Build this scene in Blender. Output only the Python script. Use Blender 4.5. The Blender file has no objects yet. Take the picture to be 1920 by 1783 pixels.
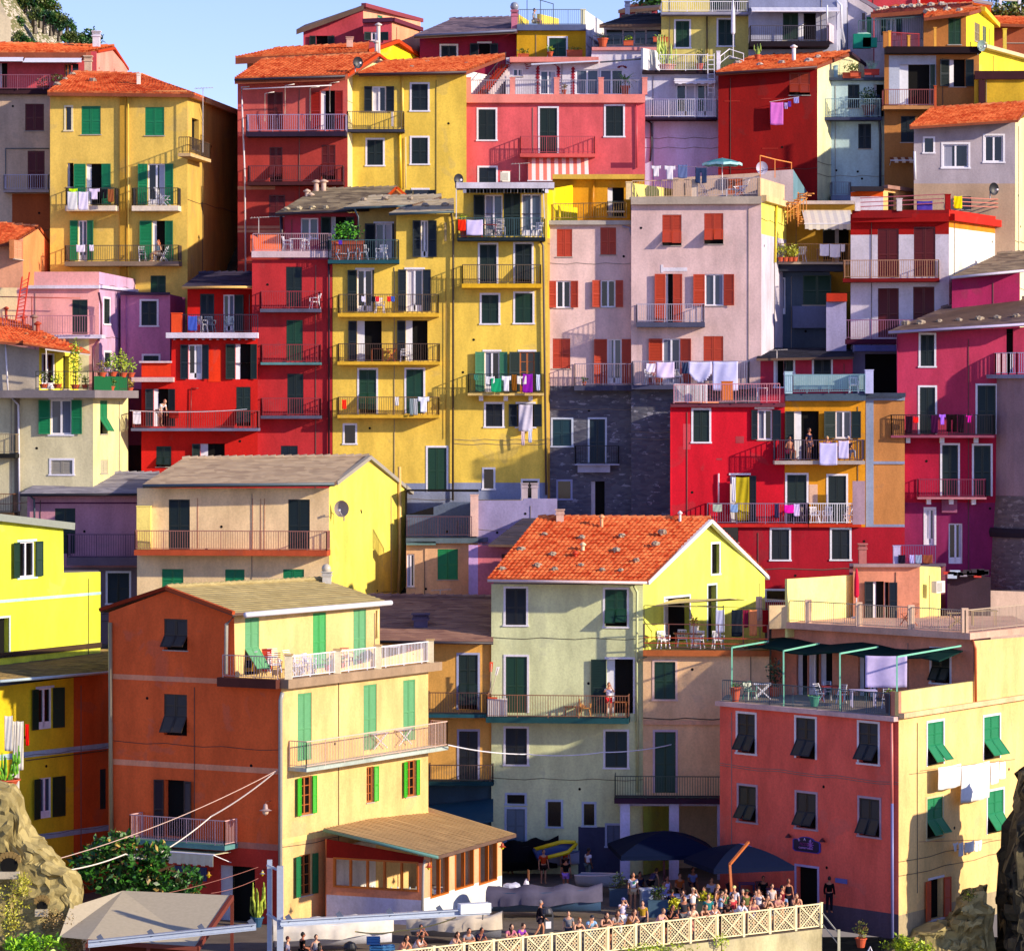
import bpy, math, random
from mathutils import Vector, noise
random.seed(7)
SC = bpy.context.scene
COL = SC.collection
FL, H0, CX, DC, ZC = 6300.0, 760.0, 960.0, 150.0, 24.2
CAM = Vector((0, -DC, ZC))
ZF = {'0':(0,0,1),'A':(0,0,3.9625),'B':(440,0,3.9625),'C':(860,0,3.9625),'D':(1300,0,5.944),'E':(1600,0,5.944),
 'F':(0,420,3.7146),'G':(440,340,3.4286),'H':(820,330,3.4286),'I':(1140,280,3.7146),'J':(1560,280,3.7139),
 'K':(0,840,3.7146),'L':(440,820,3.7146),'M':(880,700,3.7146),'N':(1240,640,3.875),'O':(1560,700,3.714),
 'P':(0,1200,3.058),'Q':(400,1100,3.4286),'R':(400,1400,3.4286),'S':(880,1060,4.0),'T':(880,1440,4.8),
 'U':(1200,1440,4.8),'V':(1320,1060,3.2),'W':(1480,1300,3.691),'X':(0,1180,5.945),'Y':(1640,0,6.857)}
_z = [0, 0, 1]
def Z(k): _z[:] = ZF[k]
def q(x, y): return _z[0] + x/_z[2], _z[1] + y/_z[2]
def P(x, y, Y):
    """point seen at map position (x,y) of the current survey sheet at distance Y"""
    x, y = q(x, y); s = (Y + DC)/FL
    return Vector(((x-CX)*s, Y, ZC + (H0-y)*s))
def ter(Y):
    pts = [(-50,0),(27,0),(30,8),(36,12),(41,14),(45,20),(50,25),(60,33),(70,38),(90,40),(400,42)]
    for (a, za), (b, zb) in zip(pts, pts[1:]):
        if Y <= b: return za + (zb-za)*(Y-a)/(b-a)
    return 42
# ------------------------------------------------------------ materials
def lin(h):
    h = h.lstrip('#'); c = [int(h[i:i+2], 16)/255 for i in (0, 2, 4)]
    return [x/12.92 if x <= .04045 else ((x+.055)/1.055)**2.4 for x in c]
MATS = {}
def newmat(name):
    m = bpy.data.materials.new(name); m.use_nodes = True
    nt = m.node_tree; return m, nt, nt.nodes['Principled BSDF']
def N(nt, t, **k):
    n = nt.nodes.new(t)
    for a, v in k.items():
        if a.startswith('i_'): n.inputs[a[2:].replace('_', ' ')].default_value = v
        else: setattr(n, a, v)
    return n
def plaster(h, var=.21, bump=.3, rough=.9, stain=.8):
    key = ('p', h, var, stain)
    if key in MATS: return MATS[key]
    m, nt, b = newmat('plaster_'+h.strip('#')); L = nt.links
    c = lin(h); g = sum(c)/3; c = [min(.95, max(.004, g+(x-g)*1.03)) for x in c]
    tc = N(nt, 'ShaderNodeTexCoord')
    mp = N(nt, 'ShaderNodeMapping'); mp.inputs['Scale'].default_value = (.8, .8, .3)
    L.new(tc.outputs['Object'], mp.inputs[0])
    n1 = N(nt, 'ShaderNodeTexNoise', i_Scale=1.0, i_Detail=7.0, i_Roughness=.62); L.new(mp.outputs[0], n1.inputs['Vector'])
    n2 = N(nt, 'ShaderNodeTexNoise', i_Scale=9.0, i_Detail=5.0, i_Roughness=.6); L.new(tc.outputs['Object'], n2.inputs['Vector'])
    n3 = N(nt, 'ShaderNodeTexNoise', i_Scale=.55, i_Detail=3.0, i_Distortion=.6); L.new(tc.outputs['Object'], n3.inputs['Vector'])
    r = N(nt, 'ShaderNodeMapRange'); r.inputs[1].default_value = .35; r.inputs[2].default_value = .7
    L.new(n1.outputs[0], r.inputs[0])
    mx = N(nt, 'ShaderNodeMix', data_type='RGBA')
    mx.inputs['A'].default_value = (*[min(1, x*(1+var*.5)) for x in c], 1)
    mx.inputs['B'].default_value = (*[x*(1-var*1.3) for x in c], 1)
    L.new(r.outputs[0], mx.inputs['Factor'])
    r3 = N(nt, 'ShaderNodeMapRange'); r3.inputs[1].default_value = .62; r3.inputs[2].default_value = .655; r3.inputs[4].default_value = stain*.5
    L.new(n3.outputs[0], r3.inputs[0])
    mx2 = N(nt, 'ShaderNodeMix', data_type='RGBA'); g = sum(c)/3
    mx2.inputs['B'].default_value = (*[x*.62+g*.16 for x in c], 1)
    L.new(r3.outputs[0], mx2.inputs['Factor']); L.new(mx.outputs['Result'], mx2.inputs['A'])
    mx3 = N(nt, 'ShaderNodeMix', data_type='RGBA', blend_type='MULTIPLY'); mx3.inputs['Factor'].default_value = .5
    L.new(mx2.outputs['Result'], mx3.inputs['A'])
    r2 = N(nt, 'ShaderNodeMapRange'); r2.inputs[1].default_value = .3; r2.inputs[2].default_value = .6; r2.inputs[3].default_value = .72
    L.new(n2.outputs[0], r2.inputs[0]); L.new(r2.outputs[0], mx3.inputs['B'])
    L.new(mx3.outputs['Result'], b.inputs['Base Color'])
    b.inputs['Roughness'].default_value = rough; b.inputs['Specular IOR Level'].default_value = .25
    bp = N(nt, 'ShaderNodeBump', i_Strength=bump, i_Distance=.03); L.new(n2.outputs[0], bp.inputs['Height']); L.new(bp.outputs[0], b.inputs['Normal'])
    MATS[key] = m; return m
def paint(h, rough=.5, metal=0, var=.15, sc=6.0):
    key = ('c', h, rough, metal)
    if key in MATS: return MATS[key]
    m, nt, b = newmat('paint_'+h.strip('#')); L = nt.links; c = lin(h)
    tc = N(nt, 'ShaderNodeTexCoord'); n1 = N(nt, 'ShaderNodeTexNoise', i_Scale=sc, i_Detail=4.0); L.new(tc.outputs['Object'], n1.inputs['Vector'])
    mx = N(nt, 'ShaderNodeMix', data_type='RGBA')
    mx.inputs['A'].default_value = (*[min(1, x*(1+var)) for x in c], 1); mx.inputs['B'].default_value = (*[x*(1-var) for x in c], 1)
    L.new(n1.outputs[0], mx.inputs['Factor']); L.new(mx.outputs['Result'], b.inputs['Base Color'])
    b.inputs['Roughness'].default_value = rough; b.inputs['Metallic'].default_value = metal
    if rough >= .8: b.inputs['Specular IOR Level'].default_value = .08
    MATS[key] = m; return m
def glass_dark(h='#0b1016'):
    key = ('g', h)
    if key in MATS: return MATS[key]
    m, nt, b = newmat('window_glass'); b.inputs['Base Color'].default_value = (*lin(h), 1)
    b.inputs['Roughness'].default_value = .12; b.inputs['Specular IOR Level'].default_value = .6
    MATS[key] = m; return m
def stonemat(h1, h2, sc=3.0, mortar=None, rows=None, bump=.6):
    key = ('s', h1, h2, sc, rows)
    if key in MATS: return MATS[key]
    m, nt, b = newmat('stone_'+h1.strip('#')); L = nt.links
    tc = N(nt, 'ShaderNodeTexCoord')
    sep = N(nt, 'ShaderNodeMapping'); sep.inputs['Scale'].default_value = (sc, sc, sc*(rows or 1)); L.new(tc.outputs['Object'], sep.inputs[0])
    v = N(nt, 'ShaderNodeTexVoronoi', i_Scale=1.0, i_Randomness=.9); L.new(sep.outputs[0], v.inputs['Vector'])
    n = N(nt, 'ShaderNodeTexNoise', i_Scale=1.2, i_Detail=8.0, i_Roughness=.7); L.new(tc.outputs['Object'], n.inputs['Vector'])
    cr = N(nt, 'ShaderNodeValToRGB'); cr.color_ramp.elements[0].color = (*lin(h1), 1); cr.color_ramp.elements[1].color = (*lin(h2), 1)
    sx = N(nt, 'ShaderNodeSeparateColor'); L.new(v.outputs['Color'], sx.inputs[0])
    mth = N(nt, 'ShaderNodeMath', operation='MULTIPLY'); L.new(sx.outputs[0], mth.inputs[0]); L.new(n.outputs[0], mth.inputs[1])
    m2 = N(nt, 'ShaderNodeMath', operation='MULTIPLY'); m2.inputs[1].default_value = 1.7; L.new(mth.outputs[0], m2.inputs[0]); L.new(m2.outputs[0], cr.inputs[0])
    L.new(cr.outputs[0], b.inputs['Base Color']); b.inputs['Roughness'].default_value = .95
    bp = N(nt, 'ShaderNodeBump', i_Strength=bump, i_Distance=.08); L.new(v.outputs['Distance'], bp.inputs['Height']); bp.invert = True
    bp2 = N(nt, 'ShaderNodeBump', i_Strength=bump, i_Distance=.1); L.new(n.outputs[0], bp2.inputs['Height']); L.new(bp.outputs[0], bp2.inputs['Normal'])
    L.new(bp2.outputs[0], b.inputs['Normal'])
    MATS[key] = m; return m
def patchy(h1, h2, h3, sc=1.0, lo=.5, hi=.62):
    """masonry: two tones with flaking patches of a third"""
    key = ('q', h1, h2, h3, sc)
    if key in MATS: return MATS[key]
    m, nt, b = newmat('masonry_'+h1.strip('#')); L = nt.links
    tc = N(nt, 'ShaderNodeTexCoord')
    mp = N(nt, 'ShaderNodeMapping'); mp.inputs['Scale'].default_value = (2.6, 2.6, 6.5); L.new(tc.outputs['Object'], mp.inputs[0])
    v = N(nt, 'ShaderNodeTexVoronoi', i_Scale=1.0, i_Randomness=.8); L.new(mp.outputs[0], v.inputs['Vector'])
    sx = N(nt, 'ShaderNodeSeparateColor'); L.new(v.outputs['Color'], sx.inputs[0])
    mx = N(nt, 'ShaderNodeMix', data_type='RGBA'); mx.inputs['A'].default_value = (*lin(h1), 1); mx.inputs['B'].default_value = (*lin(h2), 1); L.new(sx.outputs[0], mx.inputs['Factor'])
    n = N(nt, 'ShaderNodeTexNoise', i_Scale=sc, i_Detail=7.0, i_Roughness=.75); L.new(mp.outputs[0], n.inputs['Vector'])
    n_b = N(nt, 'ShaderNodeMath', operation='MULTIPLY_ADD'); n_b.inputs[1].default_value = .34; L.new(sx.outputs[1], n_b.inputs[0]); L.new(n.outputs[0], n_b.inputs[2])
    r = N(nt, 'ShaderNodeMapRange'); r.inputs[1].default_value = hi+.17; r.inputs[2].default_value = hi+.19; L.new(n_b.outputs[0], r.inputs[0])
    m2 = N(nt, 'ShaderNodeMix', data_type='RGBA'); m2.inputs['B'].default_value = (*lin(h3), 1); L.new(mx.outputs['Result'], m2.inputs['A']); L.new(r.outputs[0], m2.inputs['Factor'])
    L.new(m2.outputs['Result'], b.inputs['Base Color']); b.inputs['Roughness'].default_value = .95
    bp = N(nt, 'ShaderNodeBump', i_Strength=.7, i_Distance=.06); bp.invert = True; L.new(v.outputs['Distance'], bp.inputs['Height']); L.new(bp.outputs[0], b.inputs['Normal'])
    MATS[key] = m; return m
def tilemat(h1, h2, kind='tile'):
    key = ('t', h1, h2)
    if key in MATS: return MATS[key]
    m, nt, b = newmat('roof_'+kind); L = nt.links
    tc = N(nt, 'ShaderNodeTexCoord')
    mp = N(nt, 'ShaderNodeMapping'); mp.inputs['Scale'].default_value = (4.0, 3.0, 6.0) if kind == 'tile' else (1.6, 2.5, 7.0); L.new(tc.outputs['Object'], mp.inputs[0])
    v = N(nt, 'ShaderNodeTexVoronoi', i_Scale=1.0); L.new(mp.outputs[0], v.inputs['Vector'])
    sx = N(nt, 'ShaderNodeSeparateColor'); L.new(v.outputs['Color'], sx.inputs[0])
    n = N(nt, 'ShaderNodeTexNoise', i_Scale=.8, i_Detail=6.0); L.new(tc.outputs['Object'], n.inputs['Vector'])
    a = N(nt, 'ShaderNodeMath', operation='ADD'); L.new(sx.outputs[0], a.inputs[0]); L.new(n.outputs[0], a.inputs[1])
    s = N(nt, 'ShaderNodeMath', operation='MULTIPLY'); s.inputs[1].default_value = .5; L.new(a.outputs[0], s.inputs[0])
    cr = N(nt, 'ShaderNodeValToRGB'); cr.color_ramp.elements[0].color = (*lin(h1), 1); cr.color_ramp.elements[1].color = (*lin(h2), 1)
    cr.color_ramp.elements[0].position = .2; cr.color_ramp.elements[1].position = .85
    L.new(s.outputs[0], cr.inputs[0]); L.new(cr.outputs[0], b.inputs['Base Color']); b.inputs['Roughness'].default_value = .9
    b.inputs['Specular IOR Level'].default_value = .2
    MATS[key] = m; return m
def leafmat(h1, h2, trans=.0):
    key = ('l', h1, h2)
    if key in MATS: return MATS[key]
    m, nt, b = newmat('leaf'); L = nt.links
    tc = N(nt, 'ShaderNodeTexCoord'); n = N(nt, 'ShaderNodeTexNoise', i_Scale=5.0, i_Detail=3.0); L.new(tc.outputs['Object'], n.inputs['Vector'])
    cr = N(nt, 'ShaderNodeValToRGB'); cr.color_ramp.elements[0].color = (*lin(h1), 1); cr.color_ramp.elements[1].color = (*lin(h2), 1)
    cr.color_ramp.elements[0].position = .38; cr.color_ramp.elements[1].position = .62
    L.new(n.outputs[0], cr.inputs[0]); L.new(cr.outputs[0], b.inputs['Base Color']); b.inputs['Roughness'].default_value = .45
    MATS[key] = m; return m
# ------------------------------------------------------------ mesh building
class MB:
    def __init__(s): s.v = []; s.f = []; s.m = []; s.mats = []
    def mi(s, mat):
        if mat not in s.mats: s.mats.append(mat)
        return s.mats.index(mat)
    def poly(s, pts, mat):
        n = len(s.v); s.v += [Vector(p) for p in pts]; s.f.append(list(range(n, n+len(pts)))); s.m.append(s.mi(mat))
    def hexa(s, p, mat):   # 8 points: bottom 0-3, top 4-7
        n = len(s.v); s.v += [Vector(x) for x in p]; k = s.mi(mat)
        for f in ((3,2,1,0),(4,5,6,7),(0,1,5,4),(1,2,6,5),(2,3,7,6),(3,0,4,7)):
            s.f.append([n+i for i in f]); s.m.append(k)
    def box(s, O, U, V, W, mat):  # parallelepiped from corner O by vectors
        s.hexa([O, O+U, O+U+V, O+V, O+W, O+U+W, O+U+V+W, O+V+W], mat)
    def cbox(s, c, d, mat, rz=0):
        c = Vector(c); ux = Vector((math.cos(rz), math.sin(rz), 0)); uy = Vector((-math.sin(rz), math.cos(rz), 0))
        U, V, W = ux*d[0], uy*d[1], Vector((0,0,d[2])); s.box(c-U/2-V/2-W/2, U, V, W, mat)
    def bar(s, a, b, w, mat, h=None):
        a, b = Vector(a), Vector(b); d = b-a
        if d.length < 1e-5: return
        d.normalize(); up = Vector((0,0,1)) if abs(d.z) < .9 else Vector((0,1,0))
        x = d.cross(up).normalized(); y = x.cross(d).normalized(); h = h or w
        s.box(a-x*w/2-y*h/2, x*w, b-a, y*h, mat)
    def tube(s, pts, rs, mat, k=6, cap=True):
        pts = [Vector(p) for p in pts]; mi = s.mi(mat)
        if not isinstance(rs, (list, tuple)): rs = [rs]*len(pts)
        rings = []
        for i, p in enumerate(pts):
            d = (pts[min(i+1, len(pts)-1)]-pts[max(i-1, 0)]).normalized()
            up = Vector((0,0,1)) if abs(d.z) < .95 else Vector((1,0,0))
            x = d.cross(up).normalized(); y = x.cross(d).normalized(); n = len(s.v)
            s.v += [p+(x*math.cos(a*2*math.pi/k)+y*math.sin(a*2*math.pi/k))*rs[i] for a in range(k)]; rings.append(n)
        for a, b in zip(rings, rings[1:]):
            for i in range(k): s.f.append([a+i, a+(i+1) % k, b+(i+1) % k, b+i]); s.m.append(mi)
        if cap:
            s.f.append([rings[0]+i for i in range(k)][::-1]); s.m.append(mi); s.f.append([rings[-1]+i for i in range(k)]); s.m.append(mi)
    def lathe(s, c, prof, mat, k=12):
        c = Vector(c); mi = s.mi(mat); rings = []
        for r, z in prof:
            n = len(s.v); s.v += [c+Vector((r*math.cos(a*2*math.pi/k), r*math.sin(a*2*math.pi/k), z)) for a in range(k)]; rings.append(n)
        for a, b in zip(rings, rings[1:]):
            for i in range(k): s.f.append([a+i, a+(i+1) % k, b+(i+1) % k, b+i]); s.m.append(mi)
        s.f.append([rings[0]+i for i in range(k)][::-1]); s.m.append(mi); s.f.append([rings[-1]+i for i in range(k)]); s.m.append(mi)
    def blob(s, c, r, mat, seed=0, amp=.25, nu=10, nv=7, sc=1.5):
        c = Vector(c); mi = s.mi(mat); r = Vector(r) if hasattr(r, '__len__') else Vector((r,r,r)); n = len(s.v)
        for j in range(nv+1):
            th = math.pi*j/nv
            for i in range(nu):
                ph = 2*math.pi*i/nu; d = Vector((math.sin(th)*math.cos(ph), math.sin(th)*math.sin(ph), math.cos(th)))
                k = 1+amp*noise.noise(d*sc+Vector((seed*3.7, seed*1.3, seed)))*2
                s.v.append(c+Vector((d.x*r.x, d.y*r.y, d.z*r.z))*k)
        for j in range(nv):
            for i in range(nu): s.f.append([n+j*nu+i, n+(j+1)*nu+i, n+(j+1)*nu+(i+1) % nu, n+j*nu+(i+1) % nu]); s.m.append(mi)
    def leaf(s, c, size, mat, rnd=random, aspect=.45):
        d = Vector((rnd.uniform(-1,1), rnd.uniform(-1,1), rnd.uniform(-.4,1))).normalized()
        e = d.cross(Vector((rnd.uniform(-1,1), rnd.uniform(-1,1), rnd.uniform(-1,1)))).normalized()
        c = Vector(c); s.poly([c, c+d*size*.5+e*size*aspect*.5, c+d*size, c+d*size*.5-e*size*aspect*.5], mat)
    def build(s, name, parent=None, smooth=False):
        me = bpy.data.meshes.new(name); me.from_pydata([tuple(v) for v in s.v], [], s.f)
        for m in s.mats: me.materials.append(m)
        me.polygons.foreach_set('material_index', s.m)
        if smooth: me.polygons.foreach_set('use_smooth', [True]*len(s.f))
        me.update(); o = bpy.data.objects.new(name, me); COL.objects.link(o)
        if parent: o.parent = parent
        return o
def tag(o, label=None, cat=None, group=None, kind=None):
    if label: o['label'] = label
    if cat: o['category'] = cat
    if group: o['group'] = group
    if kind: o['kind'] = kind
    return o
def rebase(root, base):
    """move a thing's origin to its base; verts of its parts become relative to it"""
    base = Vector(base); done = set()
    def go(o):
        if o.type == 'MESH' and o.data.name not in done:
            done.add(o.data.name)
            for v in o.data.vertices: v.co -= base
        for c in o.children: go(c)
    go(root); root.location = base
    return root
def auto_base(root):
    lo = Vector((1e9,)*3); hi = -lo
    def go(o):
        if o.type == 'MESH':
            for v in o.data.vertices:
                for i in range(3): lo[i] = min(lo[i], v.co[i]); hi[i] = max(hi[i], v.co[i])
        for c in o.children: go(c)
    go(root); return rebase(root, ((lo.x+hi.x)/2, (lo.y+hi.y)/2, lo.z))
def empty(name, label, cat, group=None):
    o = bpy.data.objects.new(name, None); COL.objects.link(o); o.empty_display_size = .3
    return tag(o, label, cat, group)
def copy_tree(o, parent=None):
    kids = [c for c in list(o.children)]
    c = o.copy(); COL.objects.link(c); c.parent = parent
    for ch in kids: copy_tree(ch, c)
    return c
# ------------------------------------------------------------ shared colours
CC = {'g':'#08301f','k':'#0b1c1c','G':'#0f7a4c','r':'#5a100c','R':'#b23c1c','t':'#5a9a68','L':'#35a51c','o':'#c4501f','n':'#a05a28','y':'#a58c5a',
      'w':'#e8e6f2','c':'#e9dcb8','b':'#10161c','B':'#8a8f9c','p':'#c7b8c4'}
def C(k, rough=.5): return paint(CC.get(k, k), rough)
WHITE = '#eae6f0'
DARK = plaster('#0e0c0b', var=.1)
# ------------------------------------------------------------ facades
def vslab(mb, O, U, V, Nn, w, h, t, mat):
    mb.box(O, U*w, V*h, Nn*t, mat)
def leafpanel(mb, O, U, V, Nn, w, h, mat, t=.035, mid=True):
    """one louvred shutter leaf: stiles, rails and slanted slats"""
    s = .065; rails = [0, h-s] + ([h*.46] if mid and h > 1.0 else [])
    vslab(mb, O, U, V, Nn, s, h, t, mat); vslab(mb, O+U*(w-s), U, V, Nn, s, h, t, mat)
    for r in rails: vslab(mb, O+U*s+V*r+Nn*.002, U, V, Nn, w-2*s, s, t-.004, mat)
    mb.poly([O+U*s, O+U*(w-s), O+U*(w-s)+V*h, O+U*s+V*h], mat)
    rs = sorted(rails); p = .085
    for a, b in zip(rs, rs[1:]):
        z = a+s
        while z < b-.03:
            o = O+V*z; z2 = min(p, b-z)
            mb.poly([o+U*s+Nn*(t-.004), o+U*(w-s)+Nn*(t-.004), o+U*(w-s)+V*z2+Nn*.006, o+U*s+V*z2+Nn*.006], mat); z += p
class Face:
    def __init__(s, A, B, house):
        s.A = Vector((A.x, A.y, 0)); s.B = Vector((B.x, B.y, 0)); d = s.B-s.A; s.L = d.length; s.u = d/s.L
        s.n = Vector((s.u.y, -s.u.x, 0)); s.h = house; s.holes = []; s.zones = []; s.tp = None; s.zb = None; s.wm = None
    def uz(s, x, y, n=0):
        x, y = q(x, y); d = Vector(((x-CX)/FL, 1, (H0-y)/FL)); A = s.A+s.n*n
        t = (A-CAM).dot(s.n)/d.dot(s.n); p = CAM+d*t
        return (p-A).dot(s.u), p.z
    def pt(s, u, z, n=0):
        p = s.A+s.u*u+s.n*n; return Vector((p.x, p.y, z))
    def at(s, x, y, n=0): return s.pt(*s.uz(x, y, n), n)
    def top(s, *pts): s.tp = [s.uz(*p) for p in pts]; return s
    def bot(s, z): s.zb = z; return s
    def botp(s, x, y): s.zb = s.uz(x, y)[1]; return s
    def rect(s, x0, y0, x1, y1, n=0):
        u0, z1 = s.uz(x0, y0, n); u1, z0 = s.uz(x1, y1, n)
        if u1 < u0: u0, u1 = u1, u0
        if z1 < z0: z0, z1 = z1, z0
        return u0, u1, z0, z1
    def zone(s, x0, y0, x1, y1, m): s.zones.append((*s.rect(x0, y0, x1, y1), plaster(m) if isinstance(m, str) else m)); return s
    def fbox(s, mb, u0, u1, z0, z1, n0, n1, mat): mb.box(s.pt(u0, z0, n0), s.u*(u1-u0), s.n*(n1-n0), Vector((0,0,z1-z0)), mat)
    def emit(s, mb, mat, zbot):
        zb = s.zb if s.zb is not None else zbot
        tp = sorted(s.tp); tp[0] = (0, tp[0][1]); tp[-1] = (s.L, tp[-1][1])
        def top(u):
            for (a, za), (b, zb_) in zip(tp, tp[1:]):
                if u <= b+1e-6: return za+(zb_-za)*(u-a)/max(b-a, 1e-6)
            return tp[-1][1]
        us = {0, s.L} | {t[0] for t in tp}
        for r in s.holes+[z[:4] for z in s.zones]:
            us |= {min(max(r[0], 0), s.L), min(max(r[1], 0), s.L)}
        us = sorted(us)
        for a, b in zip(us, us[1:]):
            if b-a < 1e-4: continue
            m = (a+b)/2; zs = {zb, max(top(a), top(b))}
            hs = [h for h in s.holes if h[0]-1e-4 <= m <= h[1]+1e-4]; zo = [z for z in s.zones if z[0] <= m <= z[1]]
            for r in hs+zo: zs |= {r[2], r[3]}
            zs = sorted(z for z in zs if z >= zb-1e-6)
            for c, d in zip(zs, zs[1:]):
                if d-c < 1e-4: continue
                k = (c+d)/2
                if any(h[2] <= k <= h[3] for h in hs): continue
                mt = mat
                for z in zo:
                    if z[2] <= k <= z[3]: mt = z[4]
                pl = [(a, c), (b, c), (b, min(d, top(b))), (a, min(d, top(a)))]
                if top(a) <= c and top(b) <= c: continue
                if top(b) < c: pl = [(a, c), (a+(b-a)*(top(a)-c)/(top(a)-top(b)), c), (a, min(d, top(a)))]
                elif top(a) < c: pl = [(b, min(d, top(b))), (b-(b-a)*(top(b)-c)/(top(b)-top(a)), c), (b, c)][::-1]
                elif (top(a)-d)*(top(b)-d) < 0:
                    x = a+(b-a)*(top(a)-d)/(top(a)-top(b))
                    pl = [(a, c), (b, c), (b, min(d, top(b))), (x, d), (a, min(d, top(a)))]
                mb.poly([s.pt(u, z) for u, z in pl], mt)
        for (a, b, c, d) in s.holes:
            r = .3; mt = mat
            for z in s.zones:
                if z[0] <= (a+b)/2 <= z[1] and z[2] <= (c+d)/2 <= z[3]: mt = z[4]
            for (p, p2) in (((a,c),(a,d)), ((a,d),(b,d)), ((b,d),(b,c)), ((b,c),(a,c))):
                mb.poly([s.pt(*p), s.pt(*p2), s.pt(*p2, -r), s.pt(*p, -r)], mt)
    # ---- openings
    def w(s, spec):
        for line in spec.replace(';', '\n').splitlines():
            t = line.split()
            if not t: continue
            s.win(t[0], *map(float, t[1:5]), *t[5:])
        return s
    def win(s, kind, x0, y0, x1, y1, col='g', fr='-', l='0', r='0', lab=None):
        u0, u1, z0, z1 = s.rect(x0, y0, x1, y1)
        s.holes.append((u0, u1, z0, z1)); wd, ht = u1-u0, z1-z0
        px = _z[2]; sc = (s.A.y+s.B.y)/2+DC
        L, R = float(l)/px*sc/FL, float(r)/px*sc/FL
        door = ht > 1.95; nm = 'door' if door else 'window'
        Vz = Vector((0,0,1)); m = C({'g':random.choice(['#08301f','#0c3c2a','#0a2820','#113a24']),'k':random.choice(['#0b1c1c','#10241f','#0c1a24'])}.get(col, col)); mb = MB()
        gl = glass_dark(random.choice(['#0a0e14', '#0c0d10', '#10161c', '#0a0a0c']))
        if kind == 'o' and random.random() < .35: gl = glass_dark('#39465a')
        if kind in 'cf': gl = DARK
        mb.poly([s.pt(u0-.01, z0-.01, -.29), s.pt(u1+.01, z0-.01, -.29), s.pt(u1+.01, z1+.01, -.29), s.pt(u0-.01, z1+.01, -.29)], DARK)
        if kind in 'ogd': mb.poly([s.pt(u0, z0, -.16), s.pt(u1, z0, -.16), s.pt(u1, z1, -.16), s.pt(u0, z1, -.16)], gl)
        if kind == 'b' and random.random() < .7:   # curtain or inner leaf standing half open
            mb.poly([s.pt(u0, z0, -.15), s.pt(u0+wd*.3, z0, -.24), s.pt(u0+wd*.3, z1, -.24), s.pt(u0, z1, -.15)], C('#c9cbd8'))
        wn = mb.build(nm, s.h.root)
        if lab: wn['label'] = lab
        def sub(nm2, fn, smooth=False):
            k = MB(); fn(k); return k.build(nm2, wn)
        def leafat(a, b, c, d, n0, ang=0, left=True, mt=m):
            w_ = b-a
            if ang:
                ca, sa = math.cos(ang), math.sin(ang)
                if left: O = s.pt(b, c, n0); U = -s.u*ca+s.n*sa; sub('shutter', lambda k: leafpanel(k, O, U, Vz, -(s.n*ca+s.u*sa), w_, d-c, mt, -.035))
                else: O = s.pt(a, c, n0); U = s.u*ca+s.n*sa; sub('shutter', lambda k: leafpanel(k, O, U, Vz, s.n*ca-s.u*sa, w_, d-c, mt))
            else: sub('shutter', lambda k: leafpanel(k, s.pt(a, c, n0), s.u, Vz, s.n, w_, d-c, mt))
        if kind == 'c':
            h2 = u0+wd/2
            leafat(u0+.01, h2-.008, z0+.01, z1-.01, -.055); leafat(h2+.008, u1-.01, z0+.01, z1-.01, -.055)
        if kind == 'f':
            hz = z0+ht*.46; h2 = u0+wd/2; a = random.uniform(.5, .7)
            for (a0, a1) in ((u0+.01, h2-.008), (h2+.008, u1-.01)):
                leafat(a0, a1, hz, z1-.01, -.055)
                V = Vector((0,0,-math.cos(a)))+s.n*math.sin(a); Nn = s.n*math.cos(a)+Vector((0,0,math.sin(a)))
                O = s.pt(a0, hz, -.03)
                sub('flap', lambda k, O=O, V=V, Nn=Nn, a0=a0, a1=a1: leafpanel(k, O, s.u, V, Nn, a1-a0, (hz-z0)*.97, m))
                a += random.uniform(-.1, .1)
        if kind == 'o' and random.random() < .75:
            cc = C(random.choice(['#b8bacb','#8c8ea4','#cfcbd2','#6c7488']), .9); wc = wd*random.uniform(.15,.42); aa = u0+.05 if random.random() < .5 else u1-.05-wc
            def cur(k):
                n = 7
                for i in range(n): p, r_ = aa+wc*i/n, aa+wc*(i+1)/n; k.poly([s.pt(p,z0+.05,-.157+.004*(i%2)), s.pt(r_,z0+.05,-.157+.004*((i+1)%2)), s.pt(r_,z1-.05,-.157+.004*((i+1)%2)), s.pt(p,z1-.05,-.157+.004*(i%2))], cc)
            sub('curtain', cur)
        if kind in 'og':
            cw = C('w' if kind == 'o' else 'n'); f = .075
            def cas(k):
                for (a, b, c, d) in ((u0,u0+f,z0,z1),(u1-f,u1,z0,z1),(u0+f,u1-f,z1-f,z1),(u0+f,u1-f,z0,z0+(f if not door else .35)),(u0+wd/2-f*.7,u0+wd/2+f*.7,z0+f,z1-f)):
                    s.fbox(k, a, b, c, d, -.155, -.09, cw)
                if kind == 'g':
                    for i in (1, 2, 3): s.fbox(k, u0+f, u1-f, z0+ht*i/4-.02, z0+ht*i/4+.02, -.157, -.1, cw)
            sub('casement', cas)
        if kind in 'obgcd':
            if L > .05: leafat(u0-L-.01, u0-.01, z0+.01, z1-.01, .075, random.uniform(.03, .28), True)
            if R > .05: leafat(u1+.01, u1+R+.01, z0+.01, z1-.01, .04, random.uniform(.03, .28), False)
        if fr != '-':
            fm = plaster(CC.get(fr, fr), var=.06, stain=.2); f = .11
            t0 = 'T' in fr
            def frm(k):
                s.fbox(k, u0-f, u1+f, z1+.001, z1+f, -.02, .03, fm)
                if L < .05: s.fbox(k, u0-f, u0, z0, z1, -.02, .028, fm)
                if R < .05: s.fbox(k, u1, u1+f, z0, z1, -.02, .028, fm)
                if not door: s.fbox(k, u0-f-.04, u1+f+.04, z0-.09, z0-.001, -.02, .06, fm)
            sub('frame', frm)
        elif not door and kind != 'x':
            sub('sill', lambda k: s.fbox(k, u0-.06, u1+.06, z0-.05, z0-.001, -.05, .06, plaster('#b8b0a8')))
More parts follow.
